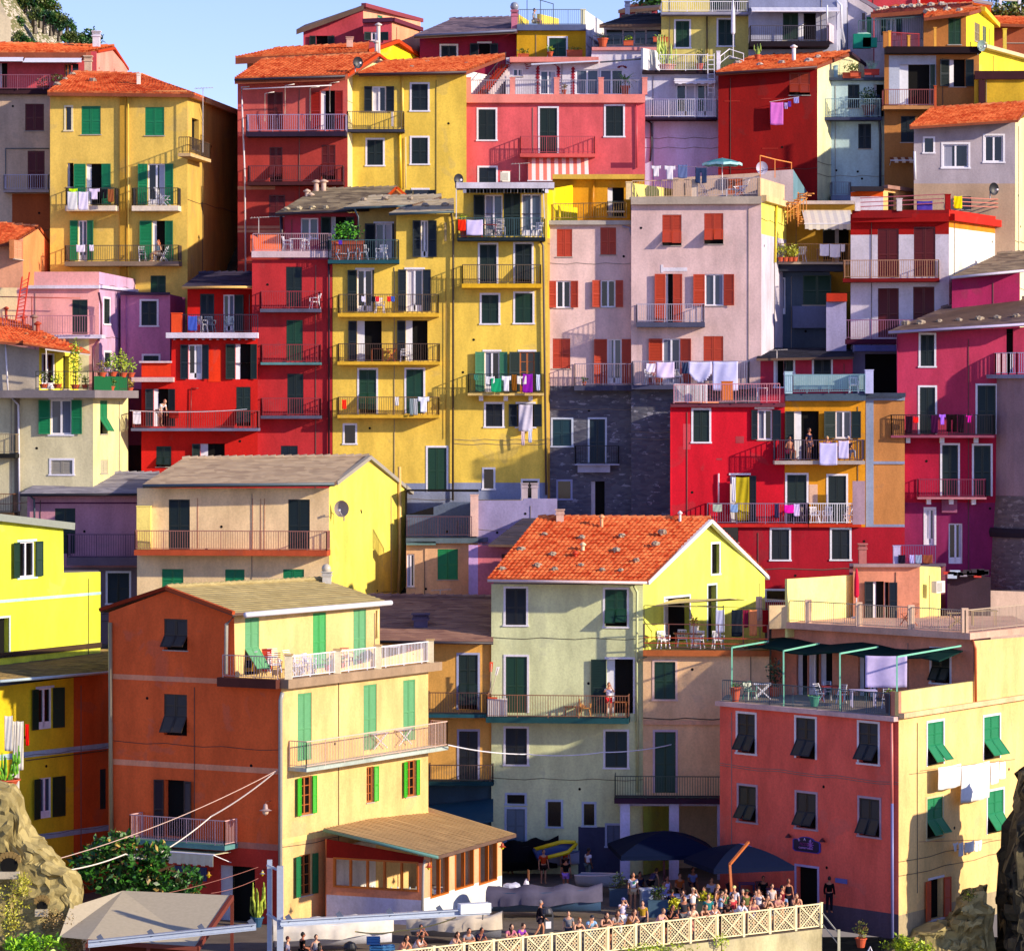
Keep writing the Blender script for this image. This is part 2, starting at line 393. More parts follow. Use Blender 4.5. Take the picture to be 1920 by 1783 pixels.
        return wn
    # ---- other facade parts
    def trim(s, x0, y0, x1, y1, n0, n1, m, name='trim'):
        k = MB(); s.fbox(k, *s.rect(x0, y0, x1, y1, n1), n0, n1, plaster(m) if isinstance(m, str) else m); return k.build(name, s.h.root)
    def rtrim(s, y0, y1, n1, m, name='cornice', e0=0, e1=0, xr=None):
        """band along the whole face"""
        xr = xr if xr is not None else 0
        z1 = s.uz(*y0)[1]; z0 = s.uz(*y1)[1]; k = MB(); s.fbox(k, -e0, s.L+e1, z0, z1, .004, n1, plaster(m) if isinstance(m, str) else m); return k.build(name, s.h.root)
    def band(s, x0, y0, x1, y1, m): return s.trim(x0, y0, x1, y1, .003, .02, m, 'band')
    def pipe(s, pts, r=.05, m='#8d8790', n=.09, name='drainpipe'):
        k = MB(); k.tube([s.at(x, y, n) for x, y in pts], r, C(m, .4), 8); return k.build(name, s.h.root, True)
    def balc(s, x0, x1, ys, yr, d=1.0, th=10, sm='#c9c2c8', rm='k', sp=.13, x0s=None, wall=False, y_at=None, brk=0, sides='lr', bar=.022):
        u0, z = s.uz(x0, ys, d); u1, _ = s.uz(x1, ys, d); zr = s.uz(x0, yr, d)[1]; t = th/_z[2]*(s.A.y+DC)/FL
        k = MB(); s.fbox(k, u0-.04, u1+.04, z-t, z, .003, d+.05, plaster(sm) if isinstance(sm, str) else sm)
        for i in range(brk):
            a = u0+(u1-u0)*(i+.5)/brk; s.fbox(k, a-.12, a+.12, z-t-.3, z-t, .003, d*.6, plaster(WHITE))
        b = k.build('balcony', s.h.root)
        pts = []
        if 'l' in sides: pts.append(s.pt(u0, z, .05))
        pts += [s.pt(u0, z, d), s.pt(u1, z, d)]
        if 'r' in sides: pts.append(s.pt(u1, z, .05))
        if wall: r = MB(); 
        if rm: railing(pts, zr-z, rm, sp, b, bar)
        return b
    def stripe_awning(s, x0, y0, x1, y1, d, m1, m2, drop=0):
        """sloping striped canvas from the wall (y0) out to d metres (y1)"""
        u0, z1 = s.uz(x0, y0, .05); u1, _ = s.uz(x1, y0, .05); z0 = s.uz(x0, y1, d)[1]; k = MB(); n = max(2, int((u1-u0)/.22)); a = C(m1, .9); b = C(m2, .9)
        for i in range(n):
            p, r = u0+(u1-u0)*i/n, u0+(u1-u0)*(i+1)/n; m = a if i % 2 else b
            k.hexa([s.pt(p,z1-.02,.05), s.pt(r,z1-.02,.05), s.pt(r,z0-.02,d), s.pt(p,z0-.02,d), s.pt(p,z1,.05), s.pt(r,z1,.05), s.pt(r,z0,d), s.pt(p,z0,d)], m)
            if drop: k.box(s.pt(p, z0-drop-.05*(i % 2), d), s.u*(r-p), s.n*.01, Vector((0,0,drop+.05*(i % 2))), m)
        k.tube([s.pt(u0-.05, z0, d), s.pt(u1+.05, z0, d)], .04, C('w'), 6)
        for e in (u0, u1): k.bar(s.pt(e, z1-.5, .05), s.pt(e, z0, d), .03, C('w'))
        return k.build('awning', s.h.root)
def railing(pts, h, m='k', sp=.13, parent=None, bar=.022, name='railing', posts=True):
    k = MB(); mt = C(m, .5); Vz = Vector((0,0,1))
    for a, b in zip(pts, pts[1:]):
        L = (b-a).length
        if L < .05: continue
        k.bar(a+Vz*h, b+Vz*h, .045, mt); k.bar(a+Vz*.09, b+Vz*.09, .03, mt)
        n = max(1, int(L/sp))
        for i in range(n+1):
            p = a+(b-a)*i/n; w = bar*1.9 if (posts and i % 12 == 0) or i in (0, n) else bar
            k.bar(p+Vz*(.0 if w > bar else .09), p+Vz*h, w, mt)
    return k.build(name, parent)
def clutter(f):
    """thin service cable, conduit, vents and a meter box where the wall is free"""
    if f.L < 3.2 or f.tp is None: return
    zt = min(t[1] for t in f.tp); zb = max(f.zb if f.zb is not None else -99, ter(min(f.A.y, f.B.y))+1, zt-14); rn = random.Random(int(f.L*977))
    if zt-zb < 3: return
    def free(u0, u1, z0, z1): return not any(h[0]-.3 < u1 and h[1]+.3 > u0 and h[2]-.3 < z1 and h[3]+.3 > z0 for h in f.holes)
    mt = C(rn.choice(['#4c4038','#6c5c54','#8c8078']), .7); n = 0
    for _ in range(30):
        z = rn.uniform(zb, zt-.5)
        if free(0, f.L, z-.25, z+.05):
            k = MB(); m_ = 9; k.tube([f.pt(f.L*i/m_, z-.05*(i % 3 == 1)-.08*(i % 3 == 2), .02) for i in range(m_+1)], .014, mt, 4); k.build('cable', f.h.root); n += 1
            if n >= 2: break
    for _ in range(12):
        u = rn.uniform(.4, f.L-.4)
        if free(u, u, zb, zt):
            k = MB(); k.bar(f.pt(u, zb, .02), f.pt(u, zt-.3, .02), .03, mt); k.build('conduit', f.h.root); break
    for _ in range(3):
        u, z = rn.uniform(.5, f.L-.5), rn.uniform(zb+.5, zt-.6)
        if free(u-.1, u+.1, z-.1, z+.1):
            k = MB(); k.tube([f.pt(u, z, -.01), f.pt(u, z, .012)], .075, DARK, 8); k.build('vent', f.h.root)
class House:
    def __init__(s, label, cat='house', name='house', D=8):
        s.root = empty(name, label, cat); s.faces = []; s.D = D; s.last = None
    def face(s, x0, Y0, x1, Y1):
        A = P(x0, 0, Y0); B = P(x1, 0, Y1); f = Face(A, B, s); s.faces.append(f); s.last = B; return f
    def next(s, x1, Y1):
        B = P(x1, 0, Y1); f = Face(s.last, B, s); s.faces.append(f); s.last = B; return f
    def wall(s, mat, mats=None, cap=True, capz=None, back=True):
        mt = plaster(mat) if isinstance(mat, str) else mat; mb = MB()
        ymin = min(min(f.A.y, f.B.y) for f in s.faces); ymax = max(max(f.A.y, f.B.y) for f in s.faces)
        zb = ter(ymin)-1.0
        for i, f in enumerate(s.faces):
            m = mt
            if mats and mats[i]: m = plaster(mats[i]) if isinstance(mats[i], str) else mats[i]
            f.emit(mb, m, zb)
        if back:
            zl = min(t[1] for t in s.faces[0].tp); 
            for f in s.faces: zl = min(zl, min(t[1] for t in f.tp))
            zt = (capz if capz is not None else zl)-.02
            A = s.faces[0].A; B = s.faces[-1].B; yb = max(ymax, A.y, B.y)+s.D
            def bk(p):
                k = (yb+DC)/(p.y+DC); return Vector((p.x*k, yb, 0))
            A2, B2 = bk(A), bk(B); c = (A2+B2)/2; A2 = A2+(c-A2)*.04; B2 = B2+(c-B2)*.04
            pl = [A]+[f.B for f in s.faces]+[B2, A2]
            zb2 = min([zb]+[f.zb for f in s.faces if f.zb is not None])
            def v(p, z): return Vector((p.x, p.y, z))
            for a, b in ((B, B2), (B2, A2), (A2, A)): mb.poly([v(a, zb2), v(b, zb2), v(b, zt), v(a, zt)], mt)
            if cap: mb.poly([v(p, zt) for p in pl], plaster('#8b7f78'))
        s.w = mb.build('wall', s.root)
        for f in s.faces: clutter(f)
        return s
    def roof(s, eL, eR, rR, rL, kind='tile', th=.12, cols=None, caps=True, name='roof', gut=None):
        c = [P(*e) for e in (eL, eR, rR, rL)]
        o = roofmesh(c, kind, th, cols, caps, name, s.root)
        if gut:
            k = MB(); d = Vector((0,-.09,-.07)); k.tube([c[0]+d, c[1]+d], .075, C(gut), 8); k.build('gutter', o, True)
        o['_c'] = 0; s.rc = c; s.ro = o; return o
    def chim(s, x, yt, yb, w, Y, m='#d8cfc8', kind=0, roof=None):
        a = P(x-w/2, yb, Y); b = P(x+w/2, yt, Y); W = b.x-a.x; k = MB(); c = ((a.x+b.x)/2, Y); h = b.z-a.z; mt = plaster(m)
        k.cbox((c[0], c[1], a.z+h*.35), (W, W, h*.7+.3), mt)
        k.cbox((c[0], c[1], a.z+h*.74), (W*1.25, W*1.25, h*.07), mt)
        for i in (1, 2): k.cbox((c[0], c[1], a.z+h*(.76+.08*i)), (W*1.15, W*1.15, h*.035), mt)
        k.cbox((c[0], c[1], a.z+h*.88), (W*.7, W*.7, h*.2), DARK); k.cbox((c[0], c[1], a.z+h*.985), (W*1.35, W*1.35, h*.05), mt)
        return k.build('chimney', roof or s.root)
    def flue(s, x, yt, yb, Y, r=.08, m='#d8d0c8', roof=None, cowl=True):
        a = P(x, yb, Y); b = P(x, yt, Y); k = MB(); k.tube([a-Vector((0,0,.3)), b], r, C(m, .6), 8)
        if cowl: k.lathe(b, [(r*1.1, -.05), (r*1.9, 0), (r*1.9, .05), (r*.4, .16)], C(m, .6), 8)
        return k.build('flue', roof or s.root, True)
    def rail(s, pts, h, m='k', sp=.13, bar=.022, name='railing'): return railing([P(*p) for p in pts], h, m, sp, s.root, bar, name)
    def slab(s, pts, t, m, name='slab'):
        """horizontal slab through plan points (x,y,Y) at the height of the first"""
        p = [P(*e) for e in pts]; z = p[0].z; k = MB(); n = len(p); mt = plaster(m) if isinstance(m, str) else m
        k.poly([(v.x, v.y, z) for v in p], mt); k.poly([(v.x, v.y, z-t) for v in p][::-1], mt)
        for i in range(n):
            a, b = p[i], p[(i+1) % n]; k.poly([(a.x,a.y,z-t), (b.x,b.y,z-t), (b.x,b.y,z), (a.x,a.y,z)], mt)
        return k.build(name, s.root)
    def pillar(s, x, y0, y1, w, Y, m, name='pillar', dy=None):
        a = P(x-w/2, y1, Y); b = P(x+w/2, y0, Y); W = b.x-a.x; k = MB(); mt = plaster(m)
        k.box(Vector((a.x, Y-.001, a.z)), Vector((W,0,0)), Vector((0,dy or W,0)), Vector((0,0,b.z-a.z)), mt)
        k.box(Vector((a.x-.03, Y-.03, b.z)), Vector((W+.06,0,0)), Vector((0,(dy or W)+.06,0)), Vector((0,0,.05)), mt); return k.build(name, s.root)
    def wallseg(s, a, b, h, m, name='parapet', t=.15, y2=None):
        """low wall from plan point a to b (x,ytop,Y), h metres high"""
        p, r = P(*a), P(*b); r.z = p.z if y2 is None else r.z; d = (r-p); d.z = 0; d.normalize(); nn = Vector((d.y, -d.x, 0)); k = MB(); z = Vector((0,0,-h)); mt = plaster(m)
        k.hexa([p+z, r+z, r+z-nn*t, p+z-nn*t, p, r, r-nn*t, p-nn*t], mt); return k.build(name, s.root)
    def done(s): auto_base(s.root); return s.root
ROOFC = {'tile':('#b43c18','#ec8850'), 'slate':('#76685c','#b8a590'), 'dark':('#4a4350','#6e6472'), 'brown':('#7a6a4a','#a8905c'), 'olive':('#8f7f55','#b39c6b')}
def roofmesh(c, kind, th, cols, caps, name, parent):
    eL, eR, rR, rL = c; W = (eR-eL).length; Hh = ((rL-eL).length+(rR-eR).length)/2; nn = (eR-eL).cross(rL-eL).normalized()
    if nn.z < 0: nn = -nn
    m = tilemat(*(cols or ROOFC[kind]), 'tile' if kind == 'tile' else 'slate'); k = MB(); tile = kind == 'tile'
    nc = max(1, int(Hh/(.36 if tile else .3))); nt = max(1, int(W/.24)); spt = 6 if tile else 1; rnd = random.Random(int(W*100))
    if not tile: nt = max(1, int(W/.6))
    nu = nt*spt
    def bl(a, b): return (eL*(1-a)+eR*a)*(1-b)+(rL*(1-a)+rR*a)*b
    mi = k.mi(m)
    for j in range(nc):
        base = len(k.v); jit = rnd.uniform(-.006, .006)
        for (b, lift) in ((j/nc, .085 if tile else .028), ((j+1)/nc, .012 if tile else .004)):
            for i in range(nu+1):
                w = .05*abs(math.cos(math.pi*i/spt)) if tile else 0
                k.v.append(bl(i/nu, b)+nn*(lift+w+jit+(rnd.uniform(-.004,.006))))
        r = nu+1
        for i in range(nu): k.f.append([base+i, base+i+1, base+r+i+1, base+r+i]); k.m.append(mi)
        # riser
        for i in range(nu+1): k.v.append(bl(i/nu, j/nc)+nn*(-.01))
        rr = base+2*r
        for i in range(nu): k.f.append([rr+i, rr+i+1, base+i+1, base+i]); k.m.append(mi)
    dn = Vector((0,0,-th)); sm = plaster('#6a5348') if not tile else plaster('#8a4a35')
    k.hexa([eL+dn, eR+dn, rR+dn, rL+dn, eL, eR, rR, rL], sm)
    if caps:
        n = max(2, int((rR-rL).length/.42)); cm = tilemat('#b8401c', '#ee9a62') if not cols or tile else m
        for i in range(n):
            a, b = rL+(rR-rL)*i/n, rL+(rR-rL)*(i+1)/n
            k.tube([a+nn*.04, b+nn*.08], [.11, .13], cm, 8)
    return k.build(name, parent)
def subhouse(h, D=5):
    k = House.__new__(House); k.root = h.root; k.faces = []; k.D = D; k.last = None; return k
def verge(h, a, b, r=.1, m='#b8401c', name='verge'):
    k = MB(); k.bar(P(*a), P(*b), r*2, C(m, .8), r*1.6); return k.build(name, h.root)
def quoins(f, x, y0, y1, n, m='#9c1f34', w=14):
    k = MB(); mt = plaster(m)
    for i in range(n):
        y = y0+(y1-y0)*i/n; ww = w if i % 2 else w*.55
        s = f.rect(x-ww, y, x+ww, y+(y1-y0)/n*.93); f.fbox(k, *s, .003, .03, mt)
    return k.build('brick_quoins', f.h.root)
def hrails(h, pts, n, hh, m, name='railing'):
    k = MB(); p = [P(*e) for e in pts]; mt = C(m, .5)
    for a, b in zip(p, p[1:]):
        for i in range(n): z = Vector((0,0,hh*(i+1)/n)); k.bar(a+z, b+z, .05, mt)
    return k.build(name, h.root)
# =========================================================== top left
Z('A')
h = House('cream house gable cut by the top left corner, before the wooded hill', D=5)
f = h.face(-160,75,80,75).top((-160,-40),(0,0),(50,120),(80,150)); h.wall('#e0cfae'); h.done()

h = House('pink house with two long white awnings over its terrace at the upper left', D=6)
f = h.face(-60,62,718,62).top((-60,385),(718,385)); f2 = h.next(948,70).top((718,385),(845,362),(948,520))
f.w('b -10 470 55 690 k; g 478 475 530 690 k - ; d 535 475 583 690 k')
h.wall('#cf5560', [None, '#f0a090'])
h.roof((-60,392,60.8),(640,392,60.8),(850,352,68),(-60,330,66), 'tile', .35)
verge(h, (845,360,66),(948,518,70.5)); verge(h, (720,385,62),(845,360,66))
f.stripe_awning(-50,375,195,455,1.8,'#d8dcf4','#d8dcf4'); f.stripe_awning(205,378,625,462,1.8,'#d8dcf4','#d8dcf4')
h.chim(717,235,375,52,66,'#d6d4e0'); h.chim(655,418,560,50,61,'#d8b8a0'); h.done()

h = House('grey rendered house with maroon shutters and a small balcony at the left edge')
f = h.face(-80,55,371,55).top((-80,700),(371,700))
f.w('c 187 773 327 974 r; c 205 1122 332 1408 r'); f.zone(90,1440,371,2600,'#b25a34')
f.rtrim((0,660),(0,705),.5,'#3a2028')
f.balc(30,360,1412,1300,.9,18,'#b0a0a0','#b8b0c8'); f.pipe([(42,1105),(42,1410)],.03,'#4a5a60'); f.pipe([(40,1105),(365,1105)],.03,'#4a5a60')
h.wall('#d4b8a0'); h.rail([(-60,668,54.4),(370,668,54.4)],.9,'#8a5060'); h.done()

h = House('tall yellow house with orange hipped roof and green shutters, left of the sky gap', D=1)
f = h.face(372,50,1393,49.4).top((372,718),(1393,718)); f2 = h.next(1775,63).top((1393,725),(1775,835))
f.w('''d 490 798 530 968 n c; c 605 790 748 1000 G; c 1078 798 1220 1008 G; b 500 1212 545 1390 G
b 640 1218 755 1525 G - 88 70; o 1098 1218 1226 1525 G - 70 64''')
f.balc(490,855,1530,1400,1.0,38,'#e8d8c4','#3a3430'); f.balc(985,1320,1530,1400,1.0,38,'#e8d8c4','#3a3430')
f.rtrim((372,685),(372,722),.35,'#d8a468'); f2.rtrim((1395,690),(1395,726),.3,'#d8a468')
f.trim(890,724,940,2600,.003,.16,'#c79a3c','pilaster'); f.pipe([(952,724),(955,2400)],.05,'#e0c050',.2)
f2.w('b 1425 875 1478 1122 r'); f2.balc(1410,1560,1138,1020,.7,24,'#d0b080','#4a3a2a')
Z('F'); f.w('o 545 -24 607 258 G - 55 48; b 1060 -22 1150 258 G - 85 60; c 1048 360 1155 490 g')
f.balc(455,1240,262,152,1.2,32,'#8f7a68','#5a4838')
Z('A'); h.wall('#ecc865', [None, '#d0ac58'])
h.roof((352,688,49.2),(1432,700,48.8),(1035,562,54),(545,545,54),'tile',.2)
h.roof((1432,700,48.8),(1785,838,64),(1360,690,62),(1035,562,54),'tile',.2)
h.chim(1030,545,610,26,51,'#e8e0d8'); h.done()

# pink tower and neighbours
Z('B')
h = House('salmon tower with maroon shutters and two long balconies under an orange roof')
f = h.face(22,52.4,840,52).top((22,625),(840,590)); f2 = h.next(1142,61).top((840,590),(1060,418),(1142,470))
f.w('''c 243 687 358 968 r; b 640 675 745 965 #8c1408 - 72 60; f 258 1095 355 1352 r; f 645 1078 748 1340 r; c 255 1450 375 1608 r''')
f.zone(0,1012,860,5000,'#b0403a')
f.balc(88,820,980,855,1.1,36,'#2a1c34','#9a8aae'); f.balc(100,800,1352,1235,1.0,26,'#4a2228','#5a2a30')
f.band(22,1385,300,1410,'#c88a70'); f.band(22,1680,338,1700,'#c88a70'); f.band(22,1710,338,1728,'#c88a70')
f.pipe([(110,645),(50,650),(55,760),(75,1300),(82,2100)],.05,'#d8d0d8',.25)
k = MB()
for x, y0, y1 in ((375,632,850),(707,615,835),(560,650,900),(225,690,905)): k.tube([f.at(x+70,y0-5,1.4), f.at(x,y0+6,1.4), f.at(x,y1,1.3)],.03,C('#e0d8d0'))
k.tube([f.at(60,665,1.4), f.at(720,636,1.4)],.035,C('#e0d8e0')); k.build('awning_frame', h.root, True)
h.wall('#cc615c', [None, '#efe0a8'])
h.roof((0,588,51.2),(822,560,50.6),(1062,408,55.5),(195,455,55.5),'tile',.32,gut='#2e2838'); verge(h,(1062,405,55.4),(1142,465,60.5)); verge(h,(828,562,51),(1062,408,55.3),.12); h.done()

h = House('tan house with dark flat eaves rising behind the salmon tower')
f = h.face(92,60,985,59.4).top((92,435),(985,395)); f2 = h.next(1372,67).top((985,395),(1205,315),(1372,430)); h.wall('#c08a60', [None, '#f0cf30'])
h.roof((5,432,58.6),(985,385,58.2),(1000,333,62.5),(290,372,62.5),'tile',.4); verge(h,(985,385,59),(1208,308,63),.14); verge(h,(1208,308,63),(1374,420,67),.14)
h.chim(855,278,335,45,60,'#d8b0a0'); h.flue(1068,190,410,58,.12,'#d8c8c0'); h.flue(1052,320,400,57,.1,'#c8b8b0'); h.done()

h = House('pink house with stepped roof standing highest against the sky')
f = h.face(510,68,955,68).top((510,228),(955,50)); f2 = h.next(1382,78).top((955,50),(1382,160)); f.w('b 605 268 690 350 k - 48 52')
f2.w('c 1060 112 1098 142 G'); h.wall('#c44c5c', [None,'#f0a888'])
h.roof((458,225,66.8),(958,42,66.8),(985,34,80),(520,190,80),'dark',.3,caps=False); verge(h,(958,40,67),(1386,155,78.5),.16,'#8a4048')
a = subhouse(h); f = a.face(955,66,1168,66).top((955,165),(1168,155)); f2 = a.next(1378,71).top((1168,155),(1378,225)); f.w('o 1015 240 1082 305 k - 52 62'); a.wall('#c44c5c',[None,'#eda27e'])
verge(h,(950,158,65.8),(1172,148,65.8),.16,'#4a2840'); verge(h,(1172,148,65.8),(1385,222,71.2),.16,'#6a3040'); h.done()

h = House('maroon house with grey slate roof behind the pink terraces')
f = h.face(1375,66,2110,66).top((1375,275),(2110,232)); f.w('c 1535 342 1648 440 k w'); Z('C'); f.w('b 150 325 232 430 k w 66 60')
f.pipe([(430,240),(435,430)],.04,'#6a3048'); h.wall('#9c2a48')
h.roof((-330,262,64.4),(432,222,64.4),(425,140,70),(-70,152,70),'slate',.25,('#5a5060','#94808a'),gut='#5a6080'); h.chim(415,80,230,46,65,'#c87890')
k = MB(); k.blob(P(415,50,65.5),.28,C('#8a90a0',.25,),1,.02,12,10); k.build('wind_cowl', h.root, True); h.done()

h = House('small yellow house with a roof terrace and a sheeted green door near the skyline')
f = h.face(432,65,945,65).top((432,225),(945,225)); f2 = h.next(1052,72).top((945,225),(1052,225)); f.w('c 672 285 798 422 g w')
h.wall('#cc9c28', [None,'#c8c4d4']); f.rtrim((432,188),(432,232),.35,'#5a6488')
h.wallseg((440,105,65.2),(520,120,69),.95,'#f4dc60'); h.wallseg((600,105,66),(745,190,68.8),.9,'#f4dc60'); h.pillar(925,75,195,34,65,'#e0dcb8')
h.rail([(445,190,65),(920,190,65)],1.0,'#5a6a78'); h.wallseg((942,80,65),(1098,135,73),1.5,'#e8e6ee')
k = MB()
for x, y in ((508,-20),(608,-20),(703,30)): k.bar(P(x,190,66), P(x,y,66),.05,C('#4a5868'))
k.bar(P(560,-10,66), P(703,32,66),.05,C('#4a5868')); k.build('pergola_frame', h.root); h.done()

h = House('low house with black roof and wide dark glazing between the yellow houses')
f = h.face(1080,64,1512,64).top((1080,200),(1512,200)); f.w('d 1098 225 1215 332 b; d 1228 232 1300 332 b; d 1312 230 1385 332 b; d 1398 225 1508 332 b')
f.trim(1078,192,1512,220,.003,.06,WHITE); f.zone(1000,345,1512,800,'#d6d2e0'); h.wall('#b8b0c4')
h.roof((1045,188,62.8),(1512,178,62.8),(1512,118,67),(1210,130,67),'dark',.2,('#22222e','#3a3a48'))
h.rail([(1000,350,62.6),(1500,330,62.6)],.7,'#4a4a58',.4); h.done()
h = House('small pink gable behind the black roofed house')
f = h.face(1195,72,1475,72).top((1195,85),(1475,62)); f.w('d 1325 100 1420 135 b w'); h.wall('#b85060'); h.roof((1185,80,71),(1490,55,71),(1510,35,75),(1240,60,75),'dark',.2); h.chim(1254,12,140,34,68,'#6a74a0'); h.done()

h = House('white penthouse with brick quoins, arched window and red stair over the pink house', D=5)
f = h.face(352,58,1500,58).top((352,430),(985,430),(990,365),(1500,365))
f.w('o 402 512 478 570 k; o 605 525 725 705 k; o 870 518 1040 705 k; o 1050 518 1222 705 k; d 1410 480 1450 560 k')
for x, y0, y1 in ((588,500,705),(742,500,705),(850,500,705)): quoins(f,x,y0,y1,20)
k = MB(); c0 = f.at(440,512,.02)
for i in range(17):
    a = math.pi*i/16; d = f.u*math.cos(a)+Vector((0,0,1))*math.sin(a); r0, r1 = .33*3.3/2.2, (.82 if i % 2 else .66)
    k.bar(c0+d*r0, c0+d*r1, .05, plaster('#9c1f34'))
k.build('brick_arch', h.root)
for x in (663,1215): 
    k = MB(); c0 = f.at(x,505,.02)
    for i in range(13):
        a = math.pi*i/12; d = f.u*math.cos(a)*1.0+Vector((0,0,1))*math.sin(a)*.45; k.bar(c0+d*.5*(1.1 if x<700 else .3), c0+d*(.62 if i % 2 else .56)*(1.1 if x<700 else .5), .05, plaster('#9c1f34'))
    k.build('brick_arch', h.root)
h.wall('#d8d4e2'); f.trim(380,425,1040,462,.003,.9,'#dd8a80','eaves'); f.trim(990,352,1500,375,.003,.3,'#d8908c','coping')
k = MB(); k.bar(f.at(540,480,1.6), f.at(1040,455,1.6),.09,C('#c8cce0')); k.bar(f.at(1050,465,1.6), f.at(1390,438,1.5),.09,C('#3a3c48')); k.build('awning', h.root)
# stair wall
h.wallseg((50,525,54.6),(360,425,60),4,'#ece6ea','stair_wall',.2)
k = MB(); mt = plaster('#b03828')
for i in range(16):
    t = i/16; a = P(150+200*t, 715-250*t, 54.4+3.6*t); k.cbox((a.x, a.y+.4, a.z-.12), (.5,.8,.26), mt); k.cbox((a.x+.1, a.y+.03, a.z-.42), (.5,.06,.5), plaster('#e8dcdc'))
k.build('stair', h.root); h.rail([(200,690,54.1),(350,500,57.4)],.9,'#3a3038',.5); h.done()

h = House('rose pink house with white framed shutters, striped awning and pillared roof terrace', D=4.5)
f = h.face(52,54,1385,54).top((52,765),(1385,765))
f.w('c 147 815 274 1040 k w; c 603 805 731 1140 k w; c 1093 790 1222 1013 k w; c 152 1247 278 1400 k w')
f.rtrim((52,705),(52,768),.3,'#ea8c82'); f.balc(460,1010,1142,1015,.9,26,'#d8605c','#b04850')
f.stripe_awning(515,1175,962,1345,1.7,'#f0e2dc','#e07c6c')
f.zone(1130,1210,1290,1250,'#8a3048'); h.wall('#dc6268')
for x in (72,400,728,1058,1383): h.pillar(x,582,704,38,54,'#e8948a')
for a, b in ((92,380),(420,708),(748,1038),(1078,1362)): h.rail([(a,720,54.1),(b,720,54.1)],1.0,'#8a8498')
f.pipe([(1320,770),(1325,1250)],.05,'#c84a58'); h.done()

h = House('yellow house with orange roof, small corner balcony and white framed dark shutters')
Z('B')
f = h.face(845,53,1722,53).top((845,560),(1722,548))
f.w('o 1022 643 1125 832 k - 58 60; c 1315 627 1435 822 k w; c 985 1040 1102 1228 k w; c 1315 1025 1435 1218 k w; d 1325 1412 1435 1460 k w 60 60')
f.balc(840,1255,960,830,1.0,22,'#3a3a48','#6a5a48'); f.pipe([(1245,560),(1250,940)],.07,'#f0d060'); f.pipe([(1225,975),(1235,1400)],.09,'#e8c030'); f.pipe([(1270,1020),(1272,1400)],.03,'#f0e0b0')
h.wall('#ecca5a'); f.band(1165,690,1180,940,'#d8d0d8')
h.roof((920,548,52),(1722,530,52),(2010,418,57),(1100,470,57),'tile',.2,gut='#3a2c38'); h.done()

# =========================================================== top right
Z('D')
h = House('pale yellow house with green doors and white balcony at the top right of centre')
f = h.face(-357,62,618,62).top((-357,-60),(618,-60)); f2 = h.next(770,67).top((618,-60),(770,-60))
f.w('c -196 238 -45 530 g w; c 278 222 440 512 g w; c 180 -50 515 130 g'); f.balc(-350,610,135,20,1.0,32,'#9a98ac','w')
f.pipe([(152,175),(152,620)],.05,'#5a4a30'); h.wall('#dccb76', [None,'#f2ea80']); h.done()
h = House('grey white house with a wide green door and dark balcony slab near the top', D=6)
f = h.face(615,61,1600,61).top((615,-60),(1600,-60)); f2 = h.next(1725,66).top((1600,-60),(1725,-30))
f.w('c 998 148 1170 455 g; b 1175 148 1368 455 #0f6a50'); f.zone(615,-200,1600,125,'#8a90b0'); f.stripe_awning(640,85,1600,130,1.6,'#dcdce8','#d4d4e4')
f.balc(640,1510,462,290,1.6,60,'#1c1420','#4a4450'); f.pipe([(1600,15),(1648,60),(1650,320)],.06,'#e4e8ff'); f.pipe([(1492,60),(1492,275)],.05,'#e4e8ff',1.6)
h.wall('#aeb0c6'); h.wallseg((1515,260,59.4),(1660,330,64),1.1,'#e0c8d4'); h.done()
h = House('white house with white railings on two levels and a ladder, right of the pink house')
f = h.face(-570,57,292,57).top((-570,800),(292,800)); f.w('o -190 945 25 1305 k; o 40 945 228 1305 k')
f.zone(-600,1330,300,4000,'#c4c8ec'); f.stripe_awning(-215,870,235,905,.9,'#dcdae8','#dcdae8',.15)
f.balc(-565,262,1310,1108,1.3,26,'#241630','w'); f.pipe([(-545,1320),(-470,1380),(-465,1620),(-480,1800)],.06,'#2a2c40'); f.rtrim((-570,795),(-570,830),.5,'#2a1c24')
h.wall('#d2cfe0'); h.rail([(-380,795,56.4),(160,795,56.4)],1.0,'w'); h.pillar(280,580,790,40,56.4,'#e0dcec'); h.rail([(300,720,56.6),(400,640,58),(560,690,58)],.5,'w',.6)
h.wallseg((-560,540,56.2),(-320,600,58.5),1.3,'#e8e8ee')
k = MB()
for x in (160,232): k.bar(P(x,600,56.2),P(x+5,1075,56.2),.05,C('w'))
for i in range(9): y = 620+i*52; k.bar(P(160,y,56.2),P(234,y,56.2),.04,C('w'))
k.build('ladder', h.root); h.done()
h = House('deep red windowless front under an orange roof with pink washing line', D=6)
f = h.face(277,55,1382,54.6).top((277,820),(1382,750)); f2 = h.next(1905,63).top((1382,750),(1745,612),(1905,735))
f.w('f 1070 812 1300 1062 #8a2c14'); f.band(345,1125,520,1135,'#a83028'); f.band(750,1098,870,1106,'#a83028'); f.band(765,1652,945,1662,'#a83028')
h.wall('#8c0e0c', [None,'#e6e4b4'])
h.roof((250,812,54),(1378,738,53.8),(1748,592,60),(612,655,60),'tile',.2,gut='#4a2c30'); h.flue(1120,530,690,57,.12,'#e8e0e0'); verge(h,(1748,595,59.8),(1910,730,63.5),.12,'#3a2a38'); h.pillar(1585,740,930,50,57.5,'#b8dce0'); h.done()
h = House('pale blue white house with dark shutters and plant terrace', D=6)
f = h.face(1382,57,2142,57).top((1382,900),(1588,900),(1590,880),(2142,880))
f.w('c 1722 945 1852 1208 k'); Z('E'); f.w('b 230 945 344 1300 k; c 55 1382 200 1660 k'); f.pipe([(280,1060),(285,1280),(300,1500),(300,2200)],.08,'#2a3450',.2)
